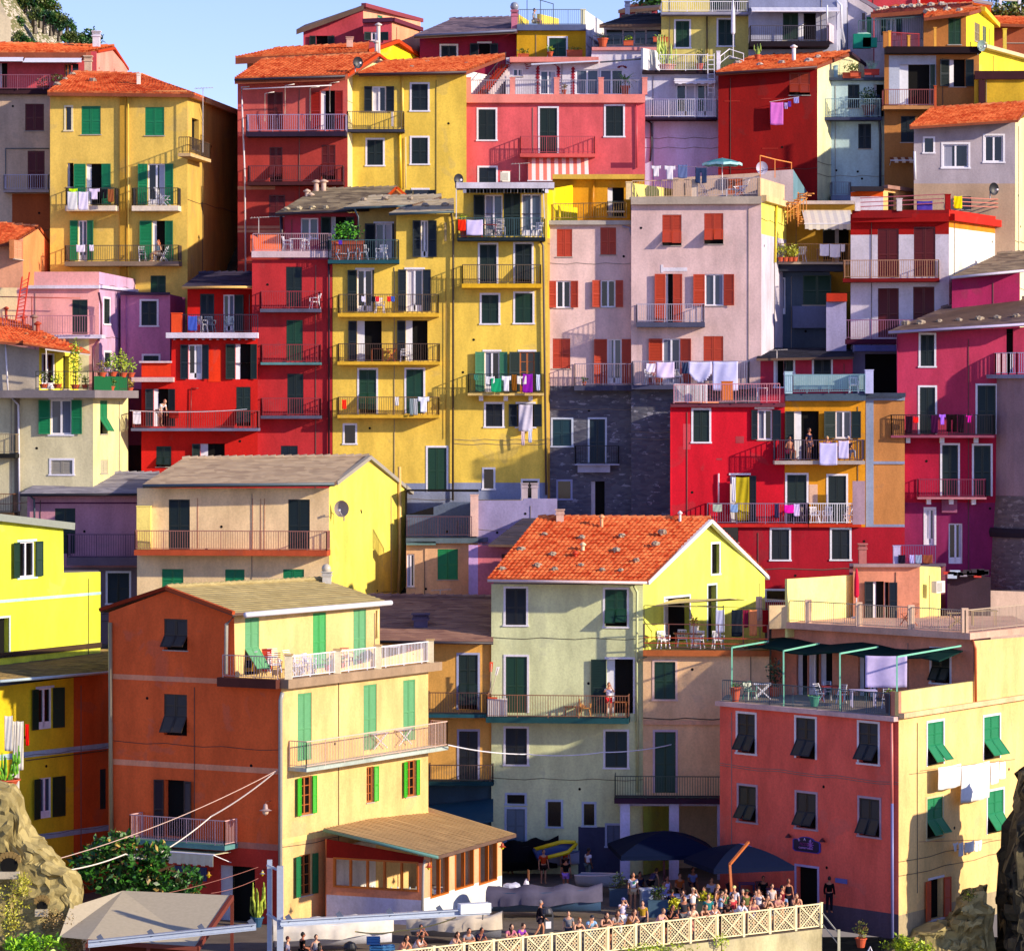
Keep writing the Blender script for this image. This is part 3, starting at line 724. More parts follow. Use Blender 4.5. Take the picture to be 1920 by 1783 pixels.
Z('D'); f.balc(1402,2095,1308,1105,1.1,32,'#3c4260','#7c98a8'); f.rtrim((1590,872),(1590,905),.4,'#3a4458'); h.wall('#b6d0d8'); Z('J')
f.balc(0,130,320,230,1.2,38,'#8a90a8','#8a90a0'); h.done()
Z('E')
h = House('pale lilac gable house with teal shutter behind the blue white house', D=5)
f = h.face(-80,66,222,66).top((-80,-60),(0,-60),(222,110)); f.w('c 97 150 130 330 #b8a8a0; c 148 190 205 382 G'); h.wall('#d0c8d6'); verge(h,(-20,-70,65.5),(285,110,65.5),.14,'#8a7f8c'); h.done()
h = House('bright red house peeking over the roofs at the top right', D=5)
f = h.face(150,74,700,74).top((150,-80),(700,-80)); f2 = h.next(1345,74.2).top((700,-80),(1345,-80)); h.wall('#cc4650',[None,'#b40c0c']); f.pipe([(728,-40),(730,62)],.1,'#e8b0a0',.3); h.done()
h = House('grey white house with white casement between dark shutters under a stone weighted roof', D=5)
f = h.face(235,64,782,64).top((235,165),(782,125)); f.w('o 367 215 475 400 k - 64 62'); h.rail([(60,500,62.5),(780,450,62.5)],1.5,'#3a5a60'); h.wall('#c6bfce')
h.roof((195,160,63),(1190,82,63),(1335,52,67),(420,88,67),'tile',.25,('#3a1c24','#8a3a34')); h.done()
h = House('orange lean building right behind the stone weighted roof', D=3)
f = h.face(1185,69,1535,69).top((1185,35),(1340,30),(1535,65)); h.wall('#e0682c'); verge(h,(1330,5,68.6),(1550,48,68.6),.12,'#b0a0a0'); h.done()
h = House('orange and yellow gabled penthouse with one tall dark shutter', D=3)
f = h.face(782,60,1257,60).top((782,200),(1257,150)); f2 = h.next(1568,67).top((1257,150),(1440,112),(1568,292))
f.w('c 1058 207 1200 500 g'); f2.w('c 1350 248 1410 482 #8a7a58; c 1440 288 1482 482 #6a7458'); h.wall('#b87840',[None,'#f4dc40'])
h.roof((790,200,59),(1292,138,58.8),(1440,100,63.5),(850,132,63.5),'tile',.2); verge(h,(1440,104,63),(1605,288,68),.18,'#f0c840'); h.done()
h = House('tan house with black slab, deep loggia and dark shutters right of the pale blue house', D=6)
f = h.face(345,56,1402,56).top((345,600),(1402,560)); f2 = h.next(1960,64).top((1402,530),(1960,620))
f.zone(397,622,922,1172,'#b4bcd0'); f.w('b 515 722 855 1165 k - 0 55; b 1070 665 1248 970 k - 108 92; c 530 1298 690 1588 k')
f.balc(345,915,1182,1000,1.1,38,'#c08858','#8a4444'); f.rtrim((345,540),(345,612),1.0,'#1c0e16','slab',0,0); h.wall('#b57a46',[None,'#f2d848'])
for x, y in ((360,365),(405,355),(620,405),(912,315)): h.pillar(x,y,535,28 if x != 360 else 50,55.2,'#f0b050' if x != 360 else '#b87840')
h.rail([(425,545,55.3),(600,555,57.5),(735,560,59)],1.0,'#8c1c24'); f2.rtrim((1402,500),(1402,540),.5,'#d8c8a0')
h.pillar(1690,330,560,38,60,'#f0d050'); f.stripe_awning(405,1755,690,1790,.8,'#e0c8b0','#8a5038',.1); h.done()
h = House('yellow wall framed in dark brown at the right edge, above the orange roof', D=3)
f = h.face(1348,54.5,1960,54.5).top((1348,800),(1960,790)); f.rtrim((1348,798),(1348,890),.25,'#3a1a22'); f.trim(1400,892,1470,1400,.003,.24,'#3a1a22'); h.wall('#cdaa36'); h.done()
h = House('brown shaded house with tiled eaves at the far right behind a yellow pillar', D=4)
f = h.face(1560,69,1960,69).top((1560,255),(1960,270)); h.wall('#a65a40'); h.roof((1555,262,68),(1960,275,68),(1960,215,71),(1560,205,71),'tile',.2); f.w('b 1700 330 1960 480 k'); h.done()
h = House('weathered grey house with orange tile roof and white windows at the right edge')
f = h.face(675,50,1805,50).top((675,1420),(1805,1345)); f2 = h.next(1975,53).top((1805,1345),(1975,1290))
Z('J'); f.zone(0,240,1500,900,'#b49a84'); f.w('d 905 330 970 420 #5a4a48'); Z('E')
f.w('d 795 1545 890 1700 b w; o 1000 1610 1282 1868 b w; o 1465 1515 1668 1805 b w'); h.wall('#aaa0aa',[None,'#ecd8a8'])
h.roof((628,1415,48.8),(1835,1338,48.8),(1980,1150,54),(855,1222,54),'tile',.15); h.pillar(915,965,1210,26,50.5,'#c05a38'); f.pipe([(682,1690),(690,2000)],.07,'#e8e8f0'); h.done()
# white and red house
Z('J')
h = House('white house with dark red shutters and red banded roof terrace on the right')
f = h.face(130,44,815,43.2).top((130,475),(815,465)); f2 = h.next(1400,56).top((815,470),(1400,515))
f.zone(100,400,900,592,'#a51614'); f2.zones.append((0,f2.L,f2.uz(815,545)[1],60,plaster('#e8882c')))
f.w('c 318 555 465 895 r; c 570 542 720 890 r; c 320 968 465 1310 r; c 565 958 713 1300 r')
f.balc(80,742,900,775,1.1,26,'#7a1214','#b08060'); f.balc(82,600,1322,1190,1.0,36,'#4a1430','#9a6484')
f.rtrim((130,455),(130,512),.35,'#a81818'); f2.rtrim((815,450),(815,498),.35,'#cc2c20')
h.wall('#d6cedb',[None,'#f0e8dc'])
h.wallseg((140,425,43.4),(815,395,43.0),.45,'#8c1018'); h.wallseg((815,420,43),(1400,445,56),.4,'#c42c20')
for x, y in ((180,368),(470,348),(808,318)): h.pillar(x,y,430,36,43.1,'#e0d4d8' if x < 500 else '#a81818')
h.pillar(1188,340,430,36,50.5,'#e8d8c8'); hrails(h,[(195,432,43.2),(780,405,43.2)],3,.75,'#a04858'); hrails(h,[(840,420,43.4),(1380,440,55)],3,.7,'#c07060')
a = subhouse(h,3); f = a.face(130,49,357,49).top((130,300),(357,268)); f2 = a.next(785,57).top((357,268),(785,330)); f.zone(100,200,400,330,'#d8561c'); f2.w('d 390 300 445 455 w'); a.wall('#d4cad8',[None,'#efb878'])
f.rtrim((130,262),(130,295),.4,'#2a2630'); f2.rtrim((357,250),(357,275),.3,'#9a7468'); h.done()
h = House('low raspberry building with slate roof beside the white lit wall', D=4)
f = h.face(835,42,1308,42).top((835,890),(1308,860)); f2 = h.next(1450,46).top((1308,860),(1450,830)); h.wall('#a62a5c',[None,'#f0dcb8'])
h.roof((825,888,41),(1335,838,41),(1420,722,46.5),(1150,735,46.5),'slate',.16,('#6a5a50','#a8957c'),gut='#c4bcd0'); h.done()
# magenta house
h = House('magenta house with slate roof, stone weights and two long balconies on the right', D=7)
f = h.face(455,38,1420,37.6).top((455,1285),(1420,1235))
f.w('c 617 1292 712 1510 k w; b 1215 1250 1262 1560 k'); f.pipe([(455,1300),(458,3200)],.04,'#a02050')
Z('O'); f.zone(500,440,1500,900,'#b02040'); f.zone(500,900,1500,2000,'#8c2a5c')
f.w('c 612 98 718 425 k w; c 1013 85 1140 425 k w; c 767 500 877 855 k w; c 988 503 1105 855 k w; o 652 945 712 1195 #6a7a98 w; o 812 1045 908 1325 #8a90b8')
f.balc(415,1128,432,290,1.0,16,'#9a5068','#140812',brk=3); f.balc(600,1070,862,738,.9,14,'#c07c88','#7c2444',brk=3); f.trim(765,880,872,970,.003,.2,'#9a5a78')
Z('J'); h.wall('#bc3c5e')
h.roof((392,1268,36.6),(1430,1205,36.4),(1430,1030,42.5),(760,1110,42.5),'slate',.18,('#4a3c48','#8c7468'),gut='#a8a0c8'); h.done()
# stone tower
Z('O')
h = House('round rough stone tower with white railed top at the right edge', 'tower', 'tower')
def zz(y): return P(1100,y,36).z
c = P(1100,0,36.5); cx = c.x+3.9; k = MB(); pm = patchy('#5c5054','#6e6264','#8c8080',.8,hi=.64); pl = plaster('#9a8088')
k.lathe((cx,39,0), [(3.75,zz(2600)),(3.95,zz(1530)),(3.8,zz(1145))], pm, 40); k.lathe((cx,39,0), [(3.95,zz(1145)),(4.0,zz(1110)),(3.95,zz(1082))], plaster('#2c2430'), 40)
k.lathe((cx,39,0), [(3.75,zz(1082)),(3.65,zz(855))], pm, 40); k.lathe((cx,39,0), [(3.65,zz(855)),(3.6,zz(35))], pl, 40)
k.build('wall', h.root); k = MB(); k.lathe((cx,39,0), [(4.1,zz(35)),(4.15,zz(8))], plaster('#8c90b0'), 40); k.build('cornice', h.root)
pts = [Vector((cx+3.7*math.cos(a), 39+3.7*math.sin(a), zz(8))) for a in [math.pi*(1.02+.05*i) for i in range(18)]]
railing(pts, 1.2, 'w', .14, h.root, .04); k = MB(); a = math.pi*1.36
O = Vector((cx+3.66*math.cos(a), 39+3.66*math.sin(a), zz(330))); leafpanel(k, O, Vector((-math.sin(a), math.cos(a),0)), Vector((0,0,1)), Vector((math.cos(a), math.sin(a),0)), .9, 1.95, C('#0c4434')); k.build('shutter', h.root)
h.done()
# =========================================================== middle left
Z('F')
h = House('orange pink gable with a small tiled roof at the left edge', D=5)
f = h.face(-90,46,160,46).top((-90,150),(95,132),(160,100)); f2 = h.next(372,52).top((160,100),(265,35),(372,180)); f2.w('c 98 110 158 250 #d09070'); h.wall('#e8a888',[None,'#e8925c'])
h.roof((-90,150,45),(90,130,45),(268,25,50),(-60,0,50),'tile',.15); verge(h,(268,28,49.6),(378,180,52.4),.1,'#b85a34'); h.done()
h = House('lilac pink terraced house with a long rail and white eaves on the left')
f = h.face(-80,43,690,42.6).top((-80,445),(235,445),(238,334),(690,334)); f2 = h.next(955,50).top((690,334),(955,388))
f.zone(-100,400,120,800,'#ecd8a8'); f.w('c 503 528 610 768 k'); f2.w('c 722 520 763 697 k w; c 727 895 770 1000 k w')
f.trim(195,428,690,450,.003,.3,'#dcd4e4','eaves'); f2.rtrim((690,428),(690,448),.2,'#d8d0f0')
f.balc(380,705,772,640,1.2,26,'#dcd6ec',None); h.rail([(20,768,41.2),(660,768,41.2)],1.05,'#a87080',.14); f.zone(480,800,620,1200,'#e8e2bc')
f2.pipe([(688,480),(705,560),(705,780),(650,860),(648,1200)],.07,'#5a2840',.2); f.pipe([(0,508),(560,518)],.03,'#a84838',.8,'line_pole'); f.pipe([(222,505),(222,640)],.03,'#a84838',.8,'line_pole')
h.wall('#eaa8a4',[None,'#cca4c8']); h.done()
h = House('orchid purple house with white framed dark shutters beside the red house', D=5)
f = h.face(840,46,1185,46).top((840,490),(1185,490)); f2 = h.next(1290,49).top((1185,490),(1290,515)); f.w('c 985 537 1092 707 k w; c 1000 918 1105 958 k w'); f.pipe([(878,500),(878,1000)],.03,'#a868a0')
f.rtrim((840,478),(840,496),.3,'#4a3850'); h.wall('#cc84a8',[None,'#a05480']); h.done()
h = House('scarlet house with two wide balconies and a railed upper terrace', D=5)
f = h.face(985,41,1795,41).top((985,965),(1193,965),(1196,802),(1795,802))
f.w('''o 1312 840 1408 1082 k - 54 48; b 1640 836 1745 1082 k - 66 45; b 1070 1148 1172 1410 k - 56 50; f 1645 1135 1745 1408 k; f 1088 1548 1193 1690 k; b 1395 1530 1565 1642 k - 56 0''')
f.zone(960,900,1190,1062,'#dc3c20'); f.trim(915,1068,1205,1100,.003,.9,'#d8b8b8','canopy'); f.trim(968,955,1195,968,.003,.2,'#d8c0c8')
f.balc(918,1795,1422,1302,1.4,20,'#6c6c88','#8a3a3a'); f.band(1450,880,1540,1100,'#e83c20')
f.trim(1155,757,1795,795,.003,.8,'#d8d0e4','terrace_edge'); k = MB()
for i in range(12): x = 1215+i*50; f.fbox(k,*f.rect(x,797,x+14,810),.003,.7,plaster('#8a6a78'))
k.build('eaves_brackets', h.root); h.rail([(1200,755,40.4),(1795,755,40.4)],1.0,'#2c1a30',.12); h.pillar(1228,625,755,70,40.3,'#e4512c'); f.pipe([(1332,1145),(1328,1420)],.025,'#6a2020'); f.pipe([(1332,1145),(1382,1145)],.025,'#6a2020')
h.wall('#cc2420')
a = subhouse(h,3); f = a.face(1305,43.5,1795,43.5).top((1305,455),(1795,455)); f.w('c 1393 487 1492 752 k; o 1555 493 1632 752 k - 0 68'); a.wall('#c8221e')
h.roof((1268,435,42.3),(1795,432,42.3),(1795,350,46.5),(1385,350,46.5),'dark',.14,('#302a3c','#4c4458'),gut='#e0b060'); h.done()
h = House('dark plum wall in the gap left of the scarlet house', D=3)
f = h.face(800,42.5,992,42.5).top((800,1150),(992,1150)); f.zone(890,1540,992,2000,'#1e0a10'); h.wall('#6c2c44'); h.done()
h = House('grey rendered upper floor with tiled roof behind the plant filled terrace', D=5)
f = h.face(-80,39,272,39).top((-80,818),(272,880)); f2 = h.next(640,44).top((272,860),(640,905)); f.pipe([(38,820),(55,1160)],.05,'#e4e0e8',.2)
f2.w('o 290 900 388 1150 #2a8a90; b 440 920 480 1150 #6a4a28'); h.wall('#b8ac9c',[None,'#e8d850'])
h.roof((-80,812,37.8),(530,860,38.6),(55,650,44),(-80,612,44),'tile',.14); h.roof((160,832,37.2),(625,905,37.4),(560,868,41),(150,800,41),'tile',.08,caps=False)
k = MB(); k.bar(P(315,873,37.0),P(628,912,37.0),.07,C('#e8dcd0')); k.bar(P(322,880,37),P(322,1150,37),.05,C('#e8dcd0')); k.build('canopy_frame', h.root)
h.flue(237,650,760,41,.13,'#8a6a60'); h.flue(262,698,770,41,.12,'#a83c20'); h.flue(45,592,650,43,.1,'#a83c20'); h.flue(165,650,700,42,.12,'#a83c20'); h.done()
h = House('pale olive house with green shutters below the plant filled terrace', D=3)
f = h.face(-80,36.2,648,35.6).top((-80,1185),(648,1185)); f2 = h.next(892,41).top((648,1190),(892,1200))
f.w('o 352 1225 498 1465 G w 80 76; c 357 1645 505 1742 #8f8a80 w'); f2.w('f 697 1230 748 1462 G; c 700 1645 752 1735 #b8b296')
f.pipe([(70,1200),(128,1260),(135,2000)],.06,'#dcd8e4',.15); h.wall('#d8cfaa',[None,'#e4daa0'])
h.slab([(-80,1158,34.2),(660,1158,33.6),(965,1158,39.6),(700,1100,44),(-80,1100,44)],.42,'#7c7478','terrace_slab')
f.trim(100,1215,135,2400,.003,.1,'#8a7c6c','pilaster'); h.rail([(250,1155,33.9),(650,1155,33.7),(890,1160,38.5)],1.0,'#3a4030',.3)
k = MB(); c = C('#1c5c38',.9); k.poly([P(655,1060,33.6),P(885,1065,38.4),P(885,1165,38.4),P(655,1155,33.6)],c); k.build('wind_screen', h.root)
f.balc(-60,105,1600,1465,1.0,30,'#1c1c1c','#8a7a60'); Z('K'); f.balc(-60,90,450,320,1.0,18,'#5a4430','#7a5030'); h.done()
# =========================================================== middle towers
Z('G')
h = House('narrow red tower with three stacked balconies and one dark door on each', D=3)
f = h.face(112,42,628,42).top((112,505),(628,505)); f.w('c 330 550 432 815 k; c 332 892 438 1158 g; c 338 1237 442 1502 k; c 297 1700 405 1835 k')
f.balc(168,548,820,708,1.0,22,'#56566e','#9a3038'); f.balc(172,550,1164,1050,1.0,16,'#5a8a90','#8c2c34'); f.balc(172,552,1506,1395,1.0,20,'#56566e','#8c2c34')
f.rtrim((112,450),(112,492),.4,'#d4bcc4','cornice'); f.pipe([(604,520),(606,600),(606,1900)],.06,'#3c1c2c',.12); h.wall('#ba3238')
h.rail([(118,450,41.6),(620,450,41.6)],1.0,'#a88a94',.12); h.wallseg((118,345,42),(150,345,45.5),1.0,'#e86848'); h.wallseg((150,345,45.5),(300,362,45.6),1.0,'#ec7c50')
a = subhouse(h,3); f = a.face(320,46,800,46).top((320,215),(800,200)); f.w('o 425 237 538 372 k; b 620 228 715 445 k - 65 55'); f.pipe([(298,225),(305,440)],.1,'#2c1c2c'); a.wall('#b9485c')
h.roof((262,205,44.8),(860,178,44.8),(1045,48,50.5),(505,62,50.5),'slate',.16,('#5c5048','#a8987c'),gut='#2a2430'); 
for x, y in ((465,68),(490,90)): h.flue(x,y,y+45,49,.12,'#c0a898')
h.flue(525,8,68,50.4,.15,'#c8a898'); h.flue(572,5,60,50.4,.15,'#c8a898'); h.done()
h = House('yellow tower with four long balconies full of white chairs, next to the red tower', D=3)
f = h.face(630,42,1402,42).top((630,520),(1036,520),(1040,212),(1402,212))
f.w('''o 1197 252 1243 490 k - 52 55; o 787 570 885 840 k w 60 10; o 1103 567 1210 836 k w 52 50; b 787 897 945 1157 k - 55 0; b 1100 895 1240 1154 k - 54 0
f 800 1212 910 1497 g w; c 1103 1210 1213 1494 g w; d 707 1568 775 1684 b w''')
f.balc(604,1052,505,378,.9,24,'#20505c','#3c5860'); f.balc(668,1308,848,728,1.0,24,'#dcae3c','#5a4a38'); f.balc(665,1315,1160,1045,1.0,20,'#dcae3c','#4a3428'); f.balc(665,1312,1502,1388,1.0,20,'#dcae3c','#6a4c2c')
f.pipe([(770,180),(795,230),(792,370)],.05,'#2a3c44',.3); f.pipe([(1270,620),(1358,620),(1358,1650)],.018,'#8c6c28'); f.pipe([(1392,205),(1405,290),(1403,2050)],.06,'#4a4038',.15)
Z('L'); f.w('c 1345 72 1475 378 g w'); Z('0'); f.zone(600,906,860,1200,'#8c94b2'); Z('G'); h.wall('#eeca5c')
a = subhouse(h,2.5); f = a.face(795,45,1040,45).top((795,170),(1040,165)); f.w('o 905 272 1012 498 k w 68 12'); a.wall('#ccb26c')
h.roof((704,168,43.3),(1140,152,43.3),(1330,100,47.5),(860,108,47.5),'slate',.14,('#9a8c78','#c8bca4'),gut='#3c5058'); h.roof((992,205,40.9),(1410,190,40.9),(1410,130,45),(1130,140,45),'slate',.14,('#9a8c78','#c8bca4'),gut='#3c5058')
a = subhouse(h,1); f = a.face(985,49,1105,49).top((985,95),(1042,45),(1105,95)); a.wall('#e8a860'); verge(h,(985,95,48.8),(1042,40,48.8),.09,'#d8501c'); verge(h,(1042,40,48.8),(1108,98,48.8),.09,'#d8501c'); h.done()
Z('H')
h = House('yellow tower with a white awning on top and washing on its lower balcony', D=3)
f = h.face(102,42,708,42).top((102,240),(166,240),(170,88),(708,88)); f2 = h.next(908,50).top((708,88),(908,52))
f.w('''o 305 122 420 388 k - 72 0; c 425 112 535 388 k; o 542 118 668 388 k; c 273 442 380 692 k w; f 500 438 607 692 k w; c 285 765 393 948 g w; c 500 755 612 945 g w
o 303 1130 400 1390 #3c7a58 w 60 50; g 530 1130 625 1390 k w 68 35; c 312 1465 418 1610 b w; b 515 1465 620 1612 k w 55 50''')
f.balc(132,690,395,272,1.1,22,'#16242e','#305058'); f.balc(162,665,694,572,1.0,26,'#e0b030','#5c4c3c'); f.balc(200,680,1396,1275,1.0,16,'#d4b878','#182826',brk=3)
f.trim(122,42,752,80,.003,1.7,'#d0ccdc','canopy'); k = MB(); 
for i in range(24): x = 165+i*22; k.box(f.at(x,82,1.6),f.u*.38,f.n*.02,Vector((0,0,-.25)),C('#e8e4f0' if i % 2 else '#8a8ca0',.9))
k.bar(f.at(122,85,1.65),f.at(122,275,1.15),.05,C('w')); k.bar(f.at(680,75,1.65),f.at(690,275,1.15),.05,C('w')); k.build('awning', h.root)
f.pipe([(655,410),(680,450),(686,900),(700,2050)],.06,'#5a4a48',.15); f.band(45,300,60,420,'#c8b080')
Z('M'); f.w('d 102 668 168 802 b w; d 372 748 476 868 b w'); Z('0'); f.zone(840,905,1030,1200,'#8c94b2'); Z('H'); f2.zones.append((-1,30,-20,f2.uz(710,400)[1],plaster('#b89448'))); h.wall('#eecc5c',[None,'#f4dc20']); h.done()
h = House('amber coloured flat roofed house behind the drying rack terrace', D=6)
f = h.face(740,48.5,1330,48.5).top((740,20),(1330,20)); f.w('b 1095 75 1200 265 k; d 870 -10 872 0 k'); f.balc(1095,1200,225,165,.5,10,'#e8d8c0','#3a4440'); f.rtrim((740,-5),(740,25),.6,'#d8b050')
f.pipe([(1005,30),(1000,270)],.05,'#d08c20'); h.wall('#dc9c2c'); h.done()
h = House('dusty pink block with russet shutters on a dark stone base, left half', D=4)
f = h.face(708,42.6,1264,42.6).top((708,312),(1264,312))
f.w('c 768 342 867 520 R; c 1048 332 1150 508 R; o 765 674 857 848 R - 56 48; o 1050 670 1145 845 R - 55 48; c 742 1046 855 1238 R; o 1092 1048 1185 1338 R - 85 60')
sm = patchy('#4c4e60','#606270','#8c8ea0',.6,hi=.68); f.zones.append((-1,f.L+1,-20,f.uz(720,1350)[1],sm))
f.w('c 742 1565 862 1735 #0c3440 #c0cce4'); Z('M'); f.w('c 838 320 945 625 #0c2430 #c0cce4; d 618 752 705 872 b #9aa0c8; b 848 752 943 1100 b')
f.balc(740,1040,632,505,.8,8,'#b8bcd8','#12141c'); f.trim(755,640,980,690,.003,.5,'#b4b8d4','corbel'); Z('H')
f.balc(885,1262,1346,1208,1.0,34,'#44465e','#8c7c90'); f.rtrim((708,288),(708,316),.3,'#b4aca4','cornice'); f.pipe([(1190,325),(1235,335),(1256,400),(1262,1345)],.06,'#9a94b0',.15); f.pipe([(1268,1365),(1275,1900)],.05,'#b8a8b8',.15)
h.wall('#e6c6c2'); h.wallseg((710,180,42.9),(745,180,42.9),.9,'#e8c040'); h.wallseg((745,185,43),(900,225,46),.9,'#f4dc30'); h.rail([(745,282,42.8),(1215,272,42.8)],.9,'#a88448',.14); h.done()
Z('I')
h = House('tall dusty pink block with russet shutters and a parasol on its roof terrace', D=5)
f = h.face(162,41.6,1068,41).top((162,380),(1068,368)); f2 = h.next(1242,48).top((1068,368),(1242,385))
f.w('f 378 457 512 670 R; f 670 447 803 660 R; b 402 868 452 1205 R - 76 64; o 675 870 805 1090 R - 80 74; o 380 1318 503 1640 R - 95 78; c 665 1302 803 1480 R')
f.balc(200,668,1205,1080,1.0,34,'#50526c','#a8a2b8'); f.balc(170,982,1642,1478,1.0,30,'#4c4e6a','#8a88a0'); f2.zones.append((0,f2.L,f2.uz(1068,590)[1],60,plaster('#eee06c')))
f.band(368,805,385,860,'#eee8f4'); f.band(385,825,552,850,'#eee8f4'); f2.pipe([(1175,385),(1165,790)],.07,'#e8d040')
f.rtrim((162,335),(162,388),.35,'#b8aa9c','cornice'); f2.rtrim((1068,320),(1068,362),.3,'#dcc090','cornice'); f.zones.append((-1,f.L+1,-20,f.uz(720,1665)[1],sm)); h.wall('#e6c6c4',[None,'#ccc4d4'])
h.pillar(146,232,350,40,41.3,'#e8cfa0'); h.pillar(603,216,332,44,41.3,'#dcc8b8'); h.wallseg((165,235,42),(450,280,47.5),.9,'#f4e884'); h.wallseg((1062,200,41.2),(1230,225,47.6),1.05,'#e2bc94'); h.rail([(168,345,41.3),(580,335,41.3)],1.0,'#c8a888',.14); h.rail([(625,335,41.3),(1060,318,41.3)],1.0,'#a89a9c',.14)
a = subhouse(h,3); f = a.face(450,46,1060,46).top((450,200),(1060,165)); f.w('c 825 205 940 320 #b4562a'); a.wall('#c8ac9c')
a = subhouse(h,4); f = a.face(1060,49,1290,49).top((1060,155),(1290,142)); f2 = a.next(1385,54).top((1290,142),(1385,295)); a.wall('#c4b2b4',[None,'#6c90a0'])
k = MB()
for p in ((1060,45,200),(1163,72,200),(1278,95,140)): k.bar(P(p[0],p[1],41.5+(p[0]-1060)/60),P(p[0],p[2],41.5+(p[0]-1060)/60),.05,C('#e88c40'))
k.bar(P(1060,45,41.5),P(1163,72,43.2),.05,C('#e88c40')); k.bar(P(1163,72,43.2),P(1278,95,45.1),.05,C('#e88c40')); k.build('terrace_frame', h.root); h.done()
h = House('shaded slate blue house with dark green openings under the awning terrace', D=5)
f = h.face(1080,47,1545,47).top((1080,850),(1545,850)); f.w('o 1152 893 1237 1150 #2c4450; c 1090 885 1145 1150 g; c 1357 877 1555 1085 g'); f.trim(1285,1092,1522,1245,.3,.45,'#5a6488','low_wall')
f.trim(1100,800,1640,850,.003,1.3,'#2a2e3c','slab'); f.balc(1180,1690,785,660,1.6,16,'#a89888','#a87840'); h.wall('#465468'); h.done()
h = House('ochre terrace room under a cream awning beside the spiral stair', D=5)
f = h.face(1240,48.6,1720,48.6).top((1240,368),(1720,372)); f.w('b 1580 545 1680 785 b - 85 0'); f.stripe_awning(1350,425,1690,520,2.2,'#e0d8cc','#ccc6c4',.3); f.rtrim((1240,362),(1240,385),.4,'#c8b8b0'); h.wall('#b48c38')
k = MB()
for i in range(14):
    a = i*.45; c0 = P(1325,520-i*16,47); k.cbox((c0.x+.5*math.cos(a), c0.y+.5*math.sin(a), c0.z), (.9,.32,.05), C('#d89040'), a)
c0 = P(1325,540,47); k.bar(c0, P(1325,300,47),.08,C('#d89040')); k.bar(P(1250,400,46.5),P(1390,300,46.5),.05,C('#e8a048')); k.bar(P(1250,440,46.5),P(1390,340,46.5),.05,C('#e8a048'))
for i in range(7): k.bar(P(1250+i*22,400-i*16,46.5),P(1250+i*22,520-i*16,46.5),.04,C('#d89040'))
k.build('spiral_stair', h.root); h.done()
h = House('lilac grey block with red coping below the dark red shutters', D=4)
f = h.face(1520,43,1660,43).top((1520,1060),(1660,1050)); f.rtrim((1520,1005),(1520,1062),.4,'#b83420'); h.wall('#9c96bc'); h.done()
# =========================================================== crimson / orange right of centre
Z('N')
h = House('pink red upper room with dark flat roof behind the glass railed terrace', D=5)
f = h.face(720,41,1390,41).top((720,125),(1390,110)); f.w('b 830 135 890 330 k w; c 905 135 958 230 k w; c 1108 125 1232 320 k w'); h.wall('#c43c54')
h.roof((690,125,39.8),(1400,112,39.8),(1400,50,45),(740,48,45),'dark',.14,('#1c1c28','#343444'),caps=False); f.pipe([(840,70),(840,130)],.03,'#d8c8c0',.5); h.done()
h = House('dark open carport with lavender post beside the magenta house', D=5)
f = h.face(1390,42,1790,42).top((1390,62),(1790,55)); f.w('b 1480 92 1770 380 k'); f.rtrim((1390,30),(1390,75),1.2,'#545a90'); h.wall('#7c7a9c'); h.done()
h = House('crimson house with peeling patches and a yellow curtained door', D=4)
f = h.face(65,37,897,37).top((65,475),(897,470)); f.w('c 232 499 348 730 k w; o 700 497 805 715 k - 45 62; b 500 975 640 1315 b - 0 48'); f.trim(678,475,820,492,.003,.06,WHITE); f.trim(492,958,650,972,.003,.06,WHITE); f.pipe([(416,960),(416,1180)],.05,'#e0c8d0')
f.rtrim((65,448),(65,478),.35,'#6a3444','cornice'); f.zone(65,470,78,2000,'#e02030'); h.wall('#d01c30')
for (x0,y0,x1,y1) in ((158,600,212,785),(540,690,600,740),(400,850,440,862)): f.trim(x0,y0,x1,y1,.002,.006,'#d84c58' if x0 < 400 else '#a84048','plaster_patch')
h.rail([(92,450,36.6),(330,450,39.5)],1.05,'w',.12,.03); h.rail([(92,452,36.5),(860,445,36.5)],1.05,'#c48090',.14); h.pillar(480,296,428,78,36.5,'#dc7c40'); h.wallseg((100,440,37),(440,360,41.5),.6,'#d89070'); h.done()
h = House('ochre house with people on its middle balcony and grey cornice', D=4)
f = h.face(897,37,1482,37).top((897,435),(1482,430)); f.w('b 965 507 1145 862 k - 66 0; o 1265 507 1380 705 k - 86 68; c 914 970 1055 1322 k w; c 1213 977 1342 1322 k w')
f.balc(828,1475,868,718,1.2,26,'#b4a8a4','#44344c'); f.balc(342,1066,1326,1178,1.0,24,'#c42c28','#7c6c88'); f.balc(1072,1448,1326,1178,1.0,24,'#c83820','w')
f.rtrim((897,380),(897,432),.45,'#46586c','cornice'); f.trim(1390,1015,1480,1330,1.0,1.06,'#a88c9c','screen'); f.band(1075,1040,1135,1180,'#e0b8a0'); h.wall('#d8942a')
h.rail([(900,378,36.4),(1480,372,36.4)],1.0,'#6c94a4',.1); h.pillar(925,226,380,55,36.4,'#b4d0e0'); h.pillar(1512,212,380,58,36.4,'#b8bce8'); h.wallseg((960,240,37.2),(1470,240,37.2),.85,'#98b4c0')
a = subhouse(h,4); f = a.face(1482,37.3,1768,37.3).top((1482,400),(1768,395)); f.trim(1486,430,1542,1352,.003,.08,'#8c9cbc','pilaster'); f.rtrim((1482,405),(1482,430),.1,'#8c9cbc'); f.trim(1542,872,1768,892,.003,.07,'#9098b8'); f.trim(1542,1330,1768,1352,.003,.07,'#9098b8'); a.wall('#c48650')
f.rtrim((1482,375),(1482,405),.5,'#3a4458'); h.done()
h = House('dark red ground floor with two black windows below the ochre house', D=2)
